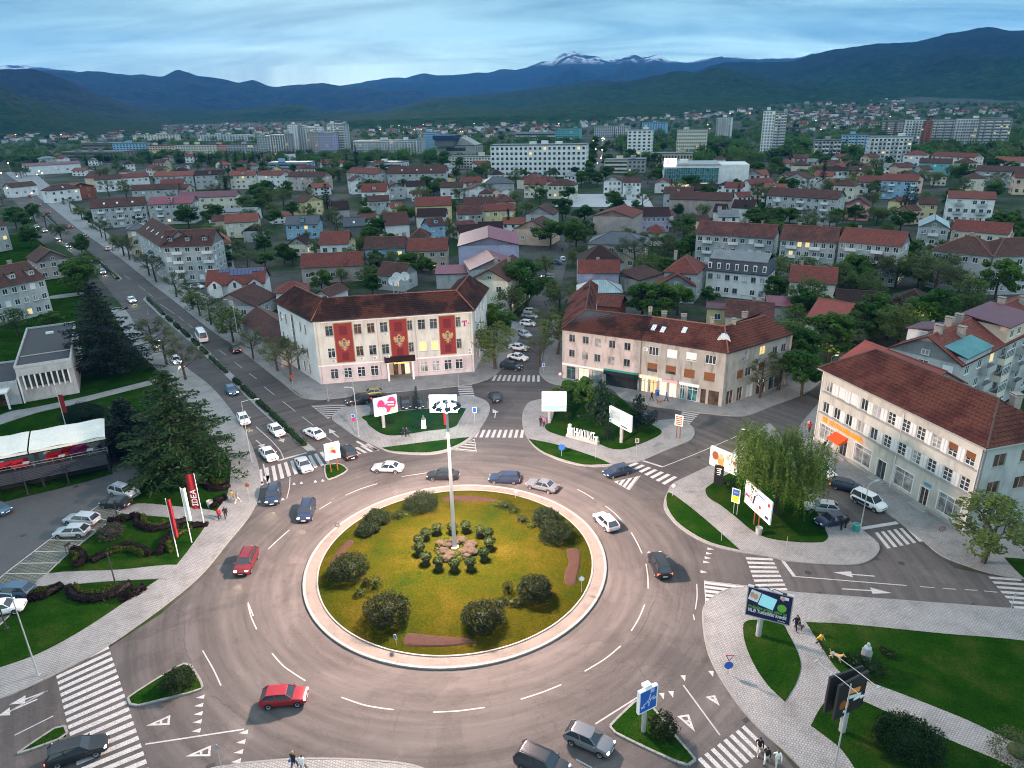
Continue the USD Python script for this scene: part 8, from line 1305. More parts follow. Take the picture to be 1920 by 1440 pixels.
for k,a,b,kind,col,lit,lab in(('b',(112,318),(198,398),'hatch','white','h','white hatchback coming down the avenue beside the planted strip'),('b',(492,406),(384,350),'sedan','white','','white saloon driving away up the avenue, right carriageway'),('b',(52,488),(142,585),'sedan','white','h','white saloon waiting before the avenue crossing at its outer edge'),('b',(322,562),(400,675),'sedan','silver','h','pale silver saloon standing on the avenue crossing'),('b',(146,775),(116,922),'suv','navy','hb','dark blue car just past the avenue crossing, headlights on'),('b',(408,888),(352,1048),'suv','navy','hb','dark blue estate entering the roundabout with bright headlights'),('b',(722,562),(655,490),'suv','black','t','black hatchback leaving behind the cream advertising panel'),('b',(1105,642),(876,632),'sedan','silver','','silver saloon passing the avenue mouth on the roundabout'),('b',(1518,692),(1288,692),'sedan','black','','black saloon behind the lamp mast on the roundabout'),('b',(1968,720),(1762,712),'wagon','navy','t','dark estate at the top of the roundabout island'),('c',(345,800),(108,742),'sedan','grey','t','grey saloon with dark sunroof at the top right of the roundabout'),('c',(885,640),(688,690),'hatch','navy','','dark blue hatchback joining from the right-hand street'),('c',(765,1100),(645,985),'hatch','silver','t','silver hatchback on the right side of the roundabout'),('c',(1140,1440),(1075,1300),'suv','black','t','black estate with red tail lights at the right of the roundabout'),('b',(1810,135),(1770,75),'hatch','black','','black car driving away into the middle street'),('b',(850,118),(682,150),'suv','black','t','black off-roader parked behind the pink advertising board'),('b',(925,70),(805,82),'hatch','olive','','olive hatchback parked before the bannered building'),('b',(1110,112),(1135,200),'hatch','black','','left of two black cars parked nose to the dark lawn'),('b',(1205,112),(1232,198),'hatch','black','','right of two black cars parked nose to the dark lawn'),('a',(1700,15),(1775,98),'hatch','blue','h','dark blue car on the avenue above the green cedar'),('a',(1800,222),(1858,325),'hatch','white','hb','white car on the avenue beside the green cedar'),('a',(838,800),(1035,852),'suv','silver','','silver off-roader parked beneath the cedar'),('a',(1000,922),(742,895),'hatch','black','','black hatchback parked in the bays beneath the cedar'),('a',(730,1040),(505,1020),'wagon','silver','','silver estate parked in the bays, farther of two'),('a',(668,1118),(415,1128),'hatch','silver','','silver hatchback parked in the bays, nearer of two'),('a',(-90,935),(55,968),'hatch','blue','','blue car cut by the left edge in the car park'),('a',(1892,1262),(1805,1440),'suv','wine','hb','dark red off-roader on the left of the roundabout, headlights on'),('e',(215,130),(-20,125),'wagon','blue','','blue-grey estate parked at the left edge beside the lower lawn'),('e',(-70,275),(135,240),'hatch','white','','white car parked at the left edge below the blue-grey estate'),('e',(350,1390),(815,1252),'wagon','black','ht','dark car driving over the lower left crossing'),('f',(42,935),(385,905),'hatch','red','h','bright red hatchback at the lower left of the roundabout'),('g',(400,1165),(765,1320),'hatch','grey','h','grey hatchback turning off at the bottom right of the roundabout'),('g',(60,1350),(400,1500),'suv','graphite','','dark car cut by the bottom edge of the frame'),('d',(318,612),(482,705),'sedan','white','','white saloon parked half under the willow'),('d',(470,748),(705,800),'hatch','navy','t','dark blue hatchback parked before the bank'),('d',(635,838),(880,955),'van','white','','white delivery van with dark blue sides parked before the bank'),('d',(585,1015),(362,1050),'hatch','navy','','dark blue car parked nose into the willow lawn'),('d',(500,945),(300,925),'hatch','silver','','silver car hidden behind the willow'),('c',(1062,232),(948,292),'suv','graphite','','dark car parked behind the letter garden pines'),('p',(1552,1155),(1480,1045),'bus','white','t','white minibus driving away up the avenue'),('p',(1792,1215),(1732,1158),'hatch','black','t','black car behind the minibus at the avenue kerb'),('p',(960,788),(1020,845),'hatch','white','hb','white car coming down the avenue beside the dark cedar'),('p',(745,585),(792,622),'hatch','silver','hb','car with glaring headlights at the second planted strip'),('p',(1130,1090),(1190,1140),'hatch','graphite','hb','car with headlights behind the bare avenue trees'),('p',(492,398),(528,420),'hatch','silver','hb','pale car with headlights far up the left carriageway'),('p',(825,440),(785,418),'hatch','silver','t','silver car driving away by the corner block'),('p',(630,390),(600,368),'suv','black','t','dark car driving away far up the avenue'),('p',(655,345),(620,328),'hatch','white','t','white car with red lights far up the avenue'),('p',(540,272),(508,258),'hatch','red','t','red car far up the avenue, nearest of the red ones'),('p',(378,165),(345,145),'hatch','red','t','red car far up the avenue, second of the red ones'),('p',(300,106),(275,94),'hatch','wine','t','dark red car far up the avenue, third of the red ones'),('p',(240,42),(205,28),'hatch','wine','t','car with red lights at the far end of the avenue'),('p',(260,255),(290,275),'hatch','white','hb','headlights shining through the left avenue trees, upper'),('p',(320,285),(350,305),'hatch','silver','hb','headlights shining through the left avenue trees, lower'),('p',(200,195),(225,212),'hatch','silver','h','headlights far up the left carriageway by the third strip'),('p',(170,20),(150,5),'hatch','black','t','dark car with red lights beyond the last red car'),('p',(120,-18),(100,-32),'hatch','silver','t','pale car with red lights at the vanishing end of the avenue'),('p',(130,140),(152,158),'hatch','white','h','headlights far up the left carriageway, highest pair'),('p',(420,340),(455,362),'hatch','white','hb','white car with headlights above the second planted strip'),('p',(640,500),(685,535),'hatch','navy','h','dark car with headlights beside the second planted strip'),('p',(1290,1240),(1350,1300),'hatch','white','hb','white car behind the bare tree beside the near avenue strip'),('p',(1430,712),(1530,718),'hatch','white','','white car parked beside the solar-panelled house'),('r',(385,520),(378,490),'hatch','white','','white car driving up the middle street'),('r',(355,535),(300,530),'hatch','blue','','blue car parked across the middle street'),('r',(300,640),(235,640),'hatch','silver','h','pale car with lights on in the middle street'),('r',(290,695),(225,690),'hatch','navy','','dark blue car in the parked row of the middle street'),('r',(1980-1920,1560-500),(130,1090),'hatch','silver','','silver car in the slanted row of the middle street, near the dark one'),('r',(100,900),(195,905),'hatch','white','','white car in the slanted row of the middle street, farthest'),('r',(85,930),(185,940),'hatch','silver','','silver car in the slanted row of the middle street, second farthest'),('r',(70,985),(175,998),'hatch','white','','white car in the slanted row of the middle street, middle'),('r',(-10,1165),(110,1180),'sedan','white','','white saloon in the slanted row of the middle street, third nearest'),('r',(-15,1235),(105,1258),'sedan','white','','white saloon in the slanted row of the middle street, second nearest'),('r',(-60,1310),(50,1325),'suv','black','','black car in the slanted row of the middle street, nearest'),('s',(45,770),(95,735),'suv','white','','white car parked beside the white office')):
 v_=vehicle(lab,a,b,kind,col,lit,k=k,z=.13 if k=='a' and b[0]<1100 or k=='e' and a[0]<230 else .016)
 if kind=='van':
  for sy in(-1,1):MB().box(-1.9,.6,sy*.925-.005,sy*.925+.005,.45,.85).put(v_,'side_stripe','paint_navy')
  # --------------------- lamps, boards, signs
M('galvanised',(.33,.35,.36),.45,.12,metal=.3);M('pole_dark',(.03,.032,.036),.5,.1);M('pole_white',(.62,.62,.62),.5,.06)
def light(path,pos,inten,col,rad=.3,rot=None,cone=None):
 l=UsdLux.SphereLight.Define(stage,path);l.CreateRadiusAttr(rad);l.CreateNormalizeAttr(True);l.CreateIntensityAttr(inten);l.CreateColorAttr(Gf.Vec3f(*col));l.AddTranslateOp().Set(Gf.Vec3d(*map(float,pos)))
 return l
b=G(853,1036);zb=float(mound(*b));MAST=2500.0;HM=top_of(849,752,853,1036)-zb
mast=thing('lamp_mast','tall grey lamp mast with a ring of lit floodlights in the middle of the island','lamp mast',(*b,zb))
MB().tube([[0,0,0],[0,0,HM*.5],[0,0,HM]],[.26,.20,.12],12).put(mast,'pole','galvanised');MB().lathe([(.01,0),(.5,0),(.5,.12),(.3,.14),(.28,.5)],12).put(mast,'base','galvanised')
MB().tube([[1.1*math.cos(a),1.1*math.sin(a),HM-.3]for a in np.linspace(0,2*PI,25)],.06,6,cap=False).put(mast,'ring','galvanised')
for i in range(8):
 a=i*PI/4+.2;c_,s_=math.cos(a),math.sin(a);MB().tube([[0,0,HM-.15],[1.1*c_,1.1*s_,HM-.3]],.04,5).put(mast,'spoke','galvanised')
 hd=MB().box(-.1,.35,-.3,.3,-.14,.14);Rm=np.array([[.75,0,.66],[0,1,0],[-.66,0,.75]]).T;A_2=np.array([[c_,s_,0],[-s_,c_,0],[0,0,1]]);gl=MB().box(.352,.362,-.26,.26,-.11,.11)
 for m_ in(hd,gl):
  for v_ in m_.v:v_[:]=(v_@Rm)@A_2+np.array([1.25*c_,1.25*s_,HM-.45])
 hp=hd.put(mast,'floodlight','pole_dark');gl.put(hp,'lens',lamp_look('flood_lens',(1,.95,.80),30.0))
for i in range(8):
 a=i*PI/4+.2;l=UsdLux.DiskLight.Define(stage,mast+(f'/glow_{i:03d}' if i else '/glow'));l.CreateRadiusAttr(.28);l.CreateNormalizeAttr(True);l.CreateIntensityAttr(MAST);l.CreateColorAttr(Gf.Vec3f(1,.71,.59));l.AddTranslateOp().Set(Gf.Vec3d(1.62*math.cos(a),1.62*math.sin(a),HM-.8));l.AddRotateZOp().Set(math.degrees(a));l.AddRotateYOp().Set(-62.0)
def street_lamp(label,top,base,arm=(0,0),lit=False,look='galvanised',r=.08,z=KH,arm2=None,name='street_lamp'):
 b=G(*base);h=top_of(*top,*base);t=thing(name,label,'street lamp' if name=='street_lamp' else 'pole',(*b,z));MB().tube([[0,0,0],[0,0,h-z]],[r,r*.55],8).put(t,'pole',look);MB().box(-.2,.2,-.2,.2,0,.06).put(t,'base_plate',look)
 for a in[x for x in(arm,arm2)if x and(x[0]or x[1])]:
  d=np.array(a,float);e=[*(d),h-z+.25];MB().tube([[0,0,h-z-.05],[*(d*.5),h-z+.2],e],.04,6).put(t,'arm',look);u=d/np.hypot(*d);hd=MB().box(-.1,.55,-.13,.13,-.05,.07);xf(hd,(0,0),math.atan2(u[1],u[0]))
  for v_ in hd.v:v_+=e
  hp=hd.put(t,'lamp_head',look)
  if lit:g_=MB().box(0,.45,-.1,.1,-.075,-.052);xf(g_,(0,0),math.atan2(u[1],u[0]));[v_.__iadd__(e)for v_ in g_.v];g_.put(hp,'lens',lamp_look('street_lens',(1,.72,.3),12));light(t+'/glow',(*(d*1.15),h-z+.0),110,(1,.70,.22),.15)
 return t
for tp,bs,arm,lit,lab in(((27,1111),(72,1267),(-1.6,-.3),0,'grey street lamp on the pavement at the lower left crossing'),((1600,1284),(1563,1448),(0,0),0,'tall pale lamp post beside the black advertising board'),((1620,907),(1612,998),(1.0,.4),0,'lamp post on the willow island by the bank crossing'),((460,752),(472,868),(2.0,.3),0,'street lamp on the avenue pavement right of the green cedar'),((668,728),(673,819),(-.9,0),0,'lamp post left of the pink advertising board'),((614,712),(616,753),(0,0),0,'bare post on the pavement left of the parked cars'),((660,703),(664,742),(1.2,0),0,'double-armed lamp before the left half of the bannered building'),((857,694),(860,726),(1.2,0),0,'double-armed lamp before the right half of the bannered building'),((300,577),(278,590),(0,0),0,'slim lamp post on the near avenue strip'),((432,565),(450,652),(-1.5,.3),0,'lamp post before the brown workshop'),((1490,850),(1492,905),(-.8,0),1,'lit lamp among the willow branches'),((1405,808),(1402,856),(-.9,.2),1,'lit lamp in front of the willow'),((1552,668),(1555,700),(.9,.3),1,'lit lamp in the tree left of the bank'),((1708,592),(1712,640),(.9,.3),1,'lit lamp in the trees of the court behind the bank')):
 street_lamp(lab,tp,bs,arm,bool(lit),arm2=(-arm[0],arm[1])if 'double' in lab else None)
for tp,bs,lab in(((219,938),(220,968),'dark lamp post by the path to the car park'),((206,1036),(217,1096),'dark lamp post on the lower garden path'),((0,1120),(13,1180),'dark lamp post at the left edge by the parked cars'),((121,860),(130,908),'dark post before the terrace cafe, right'),((42,880),(53,928),'dark post before the terrace cafe, left')):street_lamp(lab,tp,bs,look='pole_dark',r=.09,name='lamp_post')
def board(label,BL,BR,TL,base,face,frame='frame_white',post='galvanised',pr=.28,name='billboard',posts=1,dep=.35,z=KH+.05,extra=None):
 bc=((BL[0]+BR[0])/2,(BL[1]+BR[1])/2);zb=top_of(*bc,*base);a,b=G(*BL,zb),G(*BR,zb);w=float(np.hypot(*(b-a)));r_=ray(*TL);h=CAM_H+r_[2]*math.hypot(*a)/math.hypot(r_[0],r_[1])-zb;rz=math.atan2(*(b-a)[::-1]);f=G(*base)
 t=thing(name,label,'billboard' if name=='billboard' else 'sign',(*((a+b)/2),z),rz);zb-=z;c=(f-(a+b)/2)@np.array([math.cos(rz),math.sin(rz)])
 MB().box(-w/2,w/2,.02,dep,zb,zb+h).put(t,'case',frame)
 fr=MB();e=.1;fr.box(-w/2,w/2,-.03,.018,zb,zb+e).box(-w/2,w/2,-.03,.018,zb+h-e,zb+h).box(-w/2,-w/2+e,-.03,.018,zb+e,zb+h-e).box(w/2-e,w/2,-.03,.018,zb+e,zb+h-e).put(t,'frame',frame);fc=MB().box(-w/2+e,w/2-e,-.012,.016,zb+e,zb+h-e).put(t,'face',face)
 for i in range(posts):x=c+(i-(posts-1)/2)*min(1.0,w*.45);MB().tube([[x,dep*.5,0],[x,dep*.5,zb+.05]],pr,10).put(t,'post',post)
 if extra:extra(t,fc,w,h,zb)
 return t
def pic(fc,w,h,zb,items):
 for i,it in enumerate(items):
  k,x,y,a,b_,look=it;lift=.012+.0012*(i+1)
  sh=shapely.box((x-.5)*w,y*h,(x+a-.5)*w,(y+b_)*h)if k=='r' else shapely.affinity.scale(Point((x-.5)*w,y*h).buffer(1,12),a*w,b_*h)if k=='o' else shapely.affinity.rotate(shapely.box((x-a/2-.5)*w,(y-b_/2)*h,(x+a/2-.5)*w,(y+b_/2)*h),-12)
  flat(sh,(0,zb,1),lift,lift+.001).put(fc,'print',look)
ink=lambda n,c:M('ink_'+n,c,.5,.04)
ink('pink',(.60,.03,.12));ink('white',(.66,.66,.66));ink('blue',(.02,.09,.36));ink('navy',(.012,.010,.045));ink('green',(.12,.36,.04));ink('red',(.5,.02,.02));ink('skin',(.55,.30,.20));ink('lilac',(.45,.42,.58));ink('yellow',(.75,.50,.02));ink('black',(.012,.012,.012));ink('brown',(.20,.06,.02));ink('cream',(.66,.60,.50));ink('orange',(.65,.22,.05));ink('grey',(.25,.26,.27))
for n_,c,s in(('screen_white',(.72,1.0,.78),5.0),('screen_sky',(.72,.96,1.0),.55),('screen_soft',(.82,1.0,.96),.3),('screen_cream',(1.0,.90,.74),.25),('print_sky',(.15,.6,.75),.35),('print_grey',(.35,.48,.5),.22)):lamp_look(n_,c,s,(.22,.26,.25))
board('pink advertising board on a concrete post between avenue and middle street',(703,782),(746,772),(701,749),(720,803),'ink_lilac',post='concrete_look',extra=lambda t,f,w,h,z:pic(f,w,h,z,[('o',.3,.6,.16,.28,'ink_pink'),('o',.75,.6,.2,.34,'ink_pink'),('o',.55,.35,.16,.25,'ink_pink'),('o',.25,.3,.13,.2,'ink_white'),('o',.4,.25,.12,.18,'ink_white'),('q',.7,.65,.32,.07,'ink_white'),('q',.72,.5,.28,.07,'ink_white'),('o',.78,.28,.08,.06,'ink_yellow'),('o',.26,.42,.05,.08,'ink_skin'),('o',.4,.38,.05,.08,'ink_skin')]))
board('glaring white lit board on a red post behind the lamp mast',(806,774),(858,774),(804,741),(836,798),'screen_white',post='ink_red',pr=.35)
board('bright pale lit board at the left of the letter garden',(1016,771),(1062,771),(1015,735),(1030,795),'screen_sky',post='concrete_look',extra=lambda t,f,w,h,z:pic(f,w,h,z,[('r',.03,.04,.94,.24,'print_sky'),('r',.66,.08,.25,.05,'ink_white')]))
board('white lit board with bluish picture at the right of the letter garden',(1142,790),(1182,811),(1144,761),(1166,831),'screen_soft',post='concrete_look',extra=lambda t,f,w,h,z:pic(f,w,h,z,[('r',.03,.3,.5,.62,'print_grey'),('o',.68,.62,.16,.2,'ink_white'),('o',.68,.62,.11,.14,'print_sky'),('r',.55,.1,.3,.07,'ink_black'),('r',.1,.7,.2,.1,'ink_grey'),('r',.25,.5,.25,.08,'ink_grey')]))
board('lit board with pale portrait picture above the black totem',(1330,870),(1380,892),(1334,836),(1346,910),'screen_cream',post='pole_dark',extra=lambda t,f,w,h,z:pic(f,w,h,z,[('o',.2,.6,.12,.22,'ink_brown'),('o',.42,.45,.13,.3,'ink_orange'),('o',.42,.65,.09,.15,'ink_skin'),('o',.66,.4,.14,.36,'ink_cream'),('o',.66,.72,.07,.12,'ink_skin'),('r',.32,.1,.12,.06,'ink_black'),('o',.9,.6,.05,.1,'ink_brown')]))
board('long white printed board on two brown posts before the willow',(1395,940),(1443,985),(1397,899),(1417,989),'ink_white',post='ink_brown',pr=.09,posts=2,dep=.15,extra=lambda t,f,w,h,z:pic(f,w,h,z,[('r',.04,.35,.16,.12,'ink_pink'),('q',.3,.5,.05,.5,'ink_lilac'),('q',.36,.45,.05,.4,'ink_navy'),('r',.44,.8,.3,.05,'ink_blue'),('r',.5,.7,.25,.04,'ink_grey'),('o',.6,.35,.04,.08,'ink_red'),('o',.9,.75,.04,.09,'ink_red'),('r',.8,.12,.12,.12,'ink_navy'),('r',.46,.15,.1,.04,'ink_red')]))
def nlb(t,f,w,h,z):
 pic(f,w,h,z,[('r',.03,.04,.94,.92,'ink_navy'),('q',.17,.72,.22,.36,'ink_white'),('o',.12,.74,.05,.1,'ink_skin'),('o',.2,.7,.05,.1,'ink_skin'),('q',.46,.62,.34,.40,'print_sky'),('o',.78,.52,.1,.13,'ink_green'),('r',.6,.84,.1,.08,'ink_black'),('r',.72,.82,.18,.1,'ink_white'),('o',.78,.84,.04,.07,'ink_skin')])
 for s_,hh,x,y,c,wd in(('Pošaljite pravu sliku uz',.26,-.44,.31,'ink_green',.86),('NLB Turistički kredit',.38,-.44,.17,'ink_white',.84),('nlb banka',.12,.22,.07,'ink_white',.2)):MB().text(s_,hh*h/3.4,(x*w,-.026,z+y*h),(1,0,0),depth=.004,center=False,wide=min(.92,w*wd/meshkit.text_mesh(s_,hh*h/3.4,.004,True).extents[0])).put(f,'lettering',c)
 for k in(-1,1):MB().tube([[k*.1,.2,z+h],[k*.3,-.5,z+h+.7],[k*1.3,-1.0,z+h+.8]],.04,6).box(k*1.3-.2,k*1.3+.2,-1.1,-.9,z+h+.72,z+h+.86).put(t,'lamp_arm','pole_dark')
board('dark blue advertising board with green oval at the lower right park corner',(1396,1152),(1481,1174),(1401,1098),(1421,1196),'ink_navy','galvanised',extra=nlb)
def black_b(t,f,w,h,z):
 pic(f,w,h,z,[('q',.6,.62,.4,.14,'ink_orange'),('q',.62,.45,.5,.1,'print_grey'),('r',.62,.3,.24,.08,'ink_white'),('o',.25,.35,.12,.13,'ink_brown'),('o',.4,.28,.06,.12,'ink_orange'),('r',.3,.1,.06,.06,'print_sky')]);xf(MB().box(-w/2,w/2,.75,.95,z-.1,z+h),(0,0),-.12).put(t,'rear_panel','trim_black')
 for x in(-w*.3,w*.25):
  for s_ in(-1,1):MB().tube([[x,.5,z+h],[x-.3,.5+s_*2.1,z+h+.25]],.035,5).box(x-.5,x-.1,.42+s_*2.2,.58+s_*2.2,z+h+.18,z+h+.3).put(t,'lamp_arm','galvanised')
board('black two-sided advertising board with lamp arms on the bottom right lawn',(1562,1352),(1616,1322),(1572,1286),(1576,1371),'ink_black','trim_black','galvanised',dep=.18,extra=black_b)
def dirs(t,f,w,h,z):
 q=MB();P_=lambda x,y:((x-.5)*w,y*h);ring=Point(P_(.55,.45)).buffer(.09*w).difference(Point(P_(.55,.45)).buffer(.06*w));s_=unary_union([ring]+[LineString([P_(.55,.45),P_(a,b_)]).buffer(.018*w).difference(Point(P_(.55,.45)).buffer(.06*w))for a,b_ in((.55,.2),(.25,.35),(.6,.72),(.82,.58))]);flat(s_,(0,z,1),.0145,.016).put(f,'diagram','ink_white')
 for x,y,n_ in((.12,.22,2),(.6,.78,3),(.74,.42,2)):
  for i in range(n_):flat(shapely.box((x-.5)*w,(y+i*.05)*h,(x+.2-.5)*w,(y+i*.05+.028)*h),(0,z,1),.0145,.016).put(f,'lettering','ink_white')
 MB().box(-.35,.35,.05,.6,z+h,z+h+.25).put(t,'lamp_box','frame_white')
board('blue roundabout direction sign in a white frame on the near triangle island',(1197,1341),(1231,1324),(1201,1300),(1206,1373),'ink_blue',name='direction_sign',dep=.3,pr=.2,extra=dirs)
board('cream panel with red emblem on the small island at the avenue mouth',(611,864),(639,857),(609,834),(628,886),'screen_cream',posts=2,pr=.09,dep=.25,post='ink_brown',extra=lambda t,f,w,h,z:pic(f,w,h,z,[('o',.5,.5,.2,.1,'ink_red'),('o',.5,.7,.12,.08,'ink_orange'),('q',.36,.5,.12,.2,'ink_orange'),('o',.62,.42,.1,.1,'ink_red')]))
board('small board, blue above and yellow below, on two thin legs',(1371,940),(1386,945),(1372,914),(1378,966),'ink_yellow',posts=2,pr=.04,dep=.06,name='notice_sign',extra=lambda t,f,w,h,z:pic(f,w,h,z,[('r',.06,.5,.88,.46,'ink_blue'),('r',.2,.7,.6,.06,'ink_grey')]))
board('brown street finger board on two posts at the right end of the letter island',(1265,797),(1280,800),(1265,777),(1271,824),'ink_cream',posts=2,pr=.06,dep=.1,post='ink_brown',name='notice_sign',extra=lambda t,f,w,h,z:pic(f,w,h,z,[('r',.1,.1+.17*k,.8,.1,'ink_brown')for k in range(5)]))
board('black notice board on two legs beside the parking bays',(121,1027),(132,1020),(120,1022),(130,1047),'ink_black',posts=2,pr=.04,dep=.06,post='pole_dark',frame='pole_dark',name='notice_sign')
b=G(1346,910);t=thing('totem','black totem with a few white printed lines under the portrait board','sign',(*b,.18),-.45);MB().box(-.6,.6,-.2,.2,0,2.9).put(t,'case','ink_black')
for k,w_ in enumerate((.34,.26,.3,.2)):MB().box(-w_,w_,-.206,-.201,2.45-k*.3,2.58-k*.3).put(t,'print','ink_white')
fl0=None
for i in range(60):
 a,b_=((rnd.uniform(1112,1136),rnd.uniform(262,345))if i<12 else(rnd.uniform(20,240),rnd.uniform(236,262))if i<22 else(rnd.uniform(690,960),rnd.uniform(226,258))if i<34 else(rnd.uniform(0,110),rnd.uniform(318,400))if i<42 else(rnd.uniform(1440,1900),rnd.uniform(205,300))if i<52 else(rnd.uniform(950,1420),rnd.uniform(212,330)))
 x,y,z=GT(a,b_);s_=max(1.0,math.hypot(x,y)/600)
 if fl0 is None:
  fl0=thing('far_street_lamp','far-off glowing street lamp among the distant houses','street lamp',(x,y,z),0,'glowing street lamps of the far town');MB().tube([[0,0,0],[0,0,7.4]],.09,5).put(fl0,'pole','galvanised');MB().ball((0,0,7.6),(.42,.42,.3),1).put(fl0,'lamp_head',lamp_look('far_lamp',(1,.62,.25),6))
 else:copy_of(fl0,(x,y,z),0,None,(s_,s_,1))
def flag(label,top,base,w,l0,l1,col,side=-1,txt=None,rz=0.0):
 b=G(*base);h=top_of(*top,*base);t=thing('flagpole',label,'flagpole',(*b,.15),rz);MB().tube([[0,0,0],[0,0,h]],[.07,.04],8).put(t,'pole','pole_white');n=9;V=[[side*(.08+w*i/n),.12*math.sin(i*.9)*i/n,h-.15-(l0+(l1-l0)*j/10)]for j in range(11)for i in range(n+1)];f=MB().add(V,[[j*(n+1)+i,j*(n+1)+i+1,(j+1)*(n+1)+i+1,(j+1)*(n+1)+i]for j in range(10)for i in range(n)]).put(t,'flag',col)
 if txt:MB().text(txt,w*.62,(side*w*.18,-.10,h-.4-l1*.86),(0,0,1),(side,0,0)if side<0 else(-1,0,0),.01,center=False).put(f,'lettering','ink_white')
 TAKEN.append((*b,1))
M('flag_red',(.27,.014,.020),.8,.1)
flag('white flagpole with long red lettered flag, farthest of the three in the garden',(364,889),(384,988),1.15,0,5.0,'flag_red',-1,'IDEA');flag('white flagpole with narrow white flag, middle of the three in the garden',(339,915),(360,1019),.5,0,4.6,'ink_white',1);flag('white flagpole with slack red flag, nearest of the three in the garden',(312,936),(335,1046),.45,0,5.2,'flag_red',1);flag('white flagpole with small red flag behind the terrace cafe',(107,727),(126,808),.7,1.2,4.4,'flag_red',1)
def sign(label,top,base,disc,col,edge=None,r=.3,z=KH+.02,shape='o',extra=None,rz=0.0):
 b=G(*base);h=top_of(*top,*base)-z;t=thing('traffic_sign',label,'traffic sign',(*b,z),rz);MB().tube([[0,0,0],[0,0,h]],.035,6).put(t,'post','galvanised')
 if disc:
  P_=Point(0,0).buffer(r,12)if shape=='o' else Polygon([(-r,r*.8),(r,r*.8),(0,-r)])if shape=='v' else shapely.box(-r,-r*1.2,r,r*1.2);f=flat(P_,(0,h-r,1),.04,.055).put(t,'plate',edge or col)
  if edge:flat(P_.buffer(-r*.2),(0,h-r,1),.056,.06).put(f,'face',col)
 if extra:flat(Point(0,0).buffer(r,12),(0,h-r*3.1,1),.04,.055).put(t,'plate',extra)
sign('blue round sign above a red-edged one on the bust island',(662,776),(665,811),1,'ink_blue','ink_white',.32,extra='ink_pink');sign('round sign seen from behind on the upper left edge of the roundabout island',(633,980),(635,1004),1,'ink_grey','ink_black');sign('pale round sign at the right edge of the roundabout island',(1090,1080),(1090,1113),1,'ink_white','ink_grey',.34);sign('blue arrow sign at the near left edge of the roundabout island',(742,1189),(744,1215),1,'ink_blue','ink_white',.3,rz=-.8);sign('small sign at the top edge of the roundabout island',(966,918),(967,936),1,'ink_grey',None,.25);sign('give way triangle above a blue round sign at the park corner',(1368,1226),(1364,1266),1,'ink_white','ink_red',.42,shape='v',extra='ink_blue');sign('pale round sign at the left tip of the willow island',(1262,906),(1261,932),1,'ink_white','ink_grey',.35);sign('red no-entry sign before the right end of the bank',(1769,986),(1760,1020),1,'ink_grey','ink_red',.4);sign('bare sign post on the willow island near the road',(1476,1006),(1472,1040),0,'');sign('bare sign post in the long lawn wedge',(1355,988),(1352,1016),0,'');sign('sign post at the right-hand crossing of the park corner',(1899,1110),(1893,1150),1,'ink_grey',None,.2);sign('sign post at the bottom left corner seen from behind',(410,1394),(416,1441),1,'ink_grey',None,.22);sign('cross-shaped pointer post on the left roundabout pavement',(466,905),(469,942),1,'ink_brown',None,.3);sign('post on the narrow lawn before the letters',(1117,836),(1117,861),0,'');sign('blue pointer sign on the letter island',(1195,823),(1193,856),1,'ink_blue','ink_yellow',.3,shape='s');sign('blue parking board on the bust island',(890,764),(891,800),1,'ink_blue','ink_white',.4,shape='s');sign('blue lettered street board on the narrow lawn, left',(1054,833),(1053,857),1,'ink_blue',None,.5);sign('red-edged round sign before the pink corner',(1051,698),(1050,716),1,'ink_white','ink_red',.35);sign('blue bus stop sign at the pink corner',(1020,682),(1019,703),1,'ink_blue','ink_white',.3,shape='s');sign('red-edged sign at the left end of the bank',(1513,787),(1514,808),1,'ink_white','ink_red',.35);sign('red sign by the bare tree left of the bannered building',(548,703),(549,722),1,'ink_red',None,.3)
a,b=G(1065,820),G(1120,835);e=(b-a)/np.hypot(*(b-a));L=float(np.hypot(*(b-a)));t=thing('letter_sculpture','long white letter sculpture spelling the town name on a low white base','sculpture',(*a,KH+.05),math.atan2(e[1],e[0]));MB().box(-.2,L+.2,-.35,.35,0,.5).put(t,'base','frame_grey');m=MB().text('НИКШИЋ',1.5,(L/2+.35,-.2,.5),(1,0,0),depth=.12,bold=False,wide=1.0);xs=np.vstack(m.v)[:,0];k_=(L-1.5)/(xs.max()-xs.min())
for v_ in m.v:v_[:,0]=(v_[:,0]-xs.min())*k_+1.3
m.put(t,'letters','ink_white');MB().box(0,.9,-.25,.25,.5,1.6).box(.1,.5,-.25,.25,1.6,2.2).box(L-.3,L,-.25,.25,.5,1.2).put(t,'ornament','frame_white')
def bust(label,px,py,ph,look,plook,z):
 p=G(px,py);t=thing('bust',label,'statue',(*p,z));MB().box(-.42,.42,-.42,.42,0,.15).box(-.34,.34,-.34,.34,.15,ph).put(t,'pedestal',plook);MB().lathe([(.28,ph),(.36,ph+.18),(.30,ph+.34),(.11,ph+.42),(.10,ph+.5)],10).ball((0,-.02,ph+.64),(.145,.17,.2),2).ball((0,-.19,ph+.62),(.03,.04,.05),1).put(t,'figure',look,smooth=50)
bust('dark bust on a white pedestal on the lawn before the glaring board',795,804,1.5,M('bronze',(.10,.11,.09),.5,.2),'frame_white',KH+.04);bust('grey-blue stone bust among bushes on the park lawn',1621,1246,1.6,M('stone_blue',(.30,.36,.38),.7,.15),'concrete_look',KH+.04)
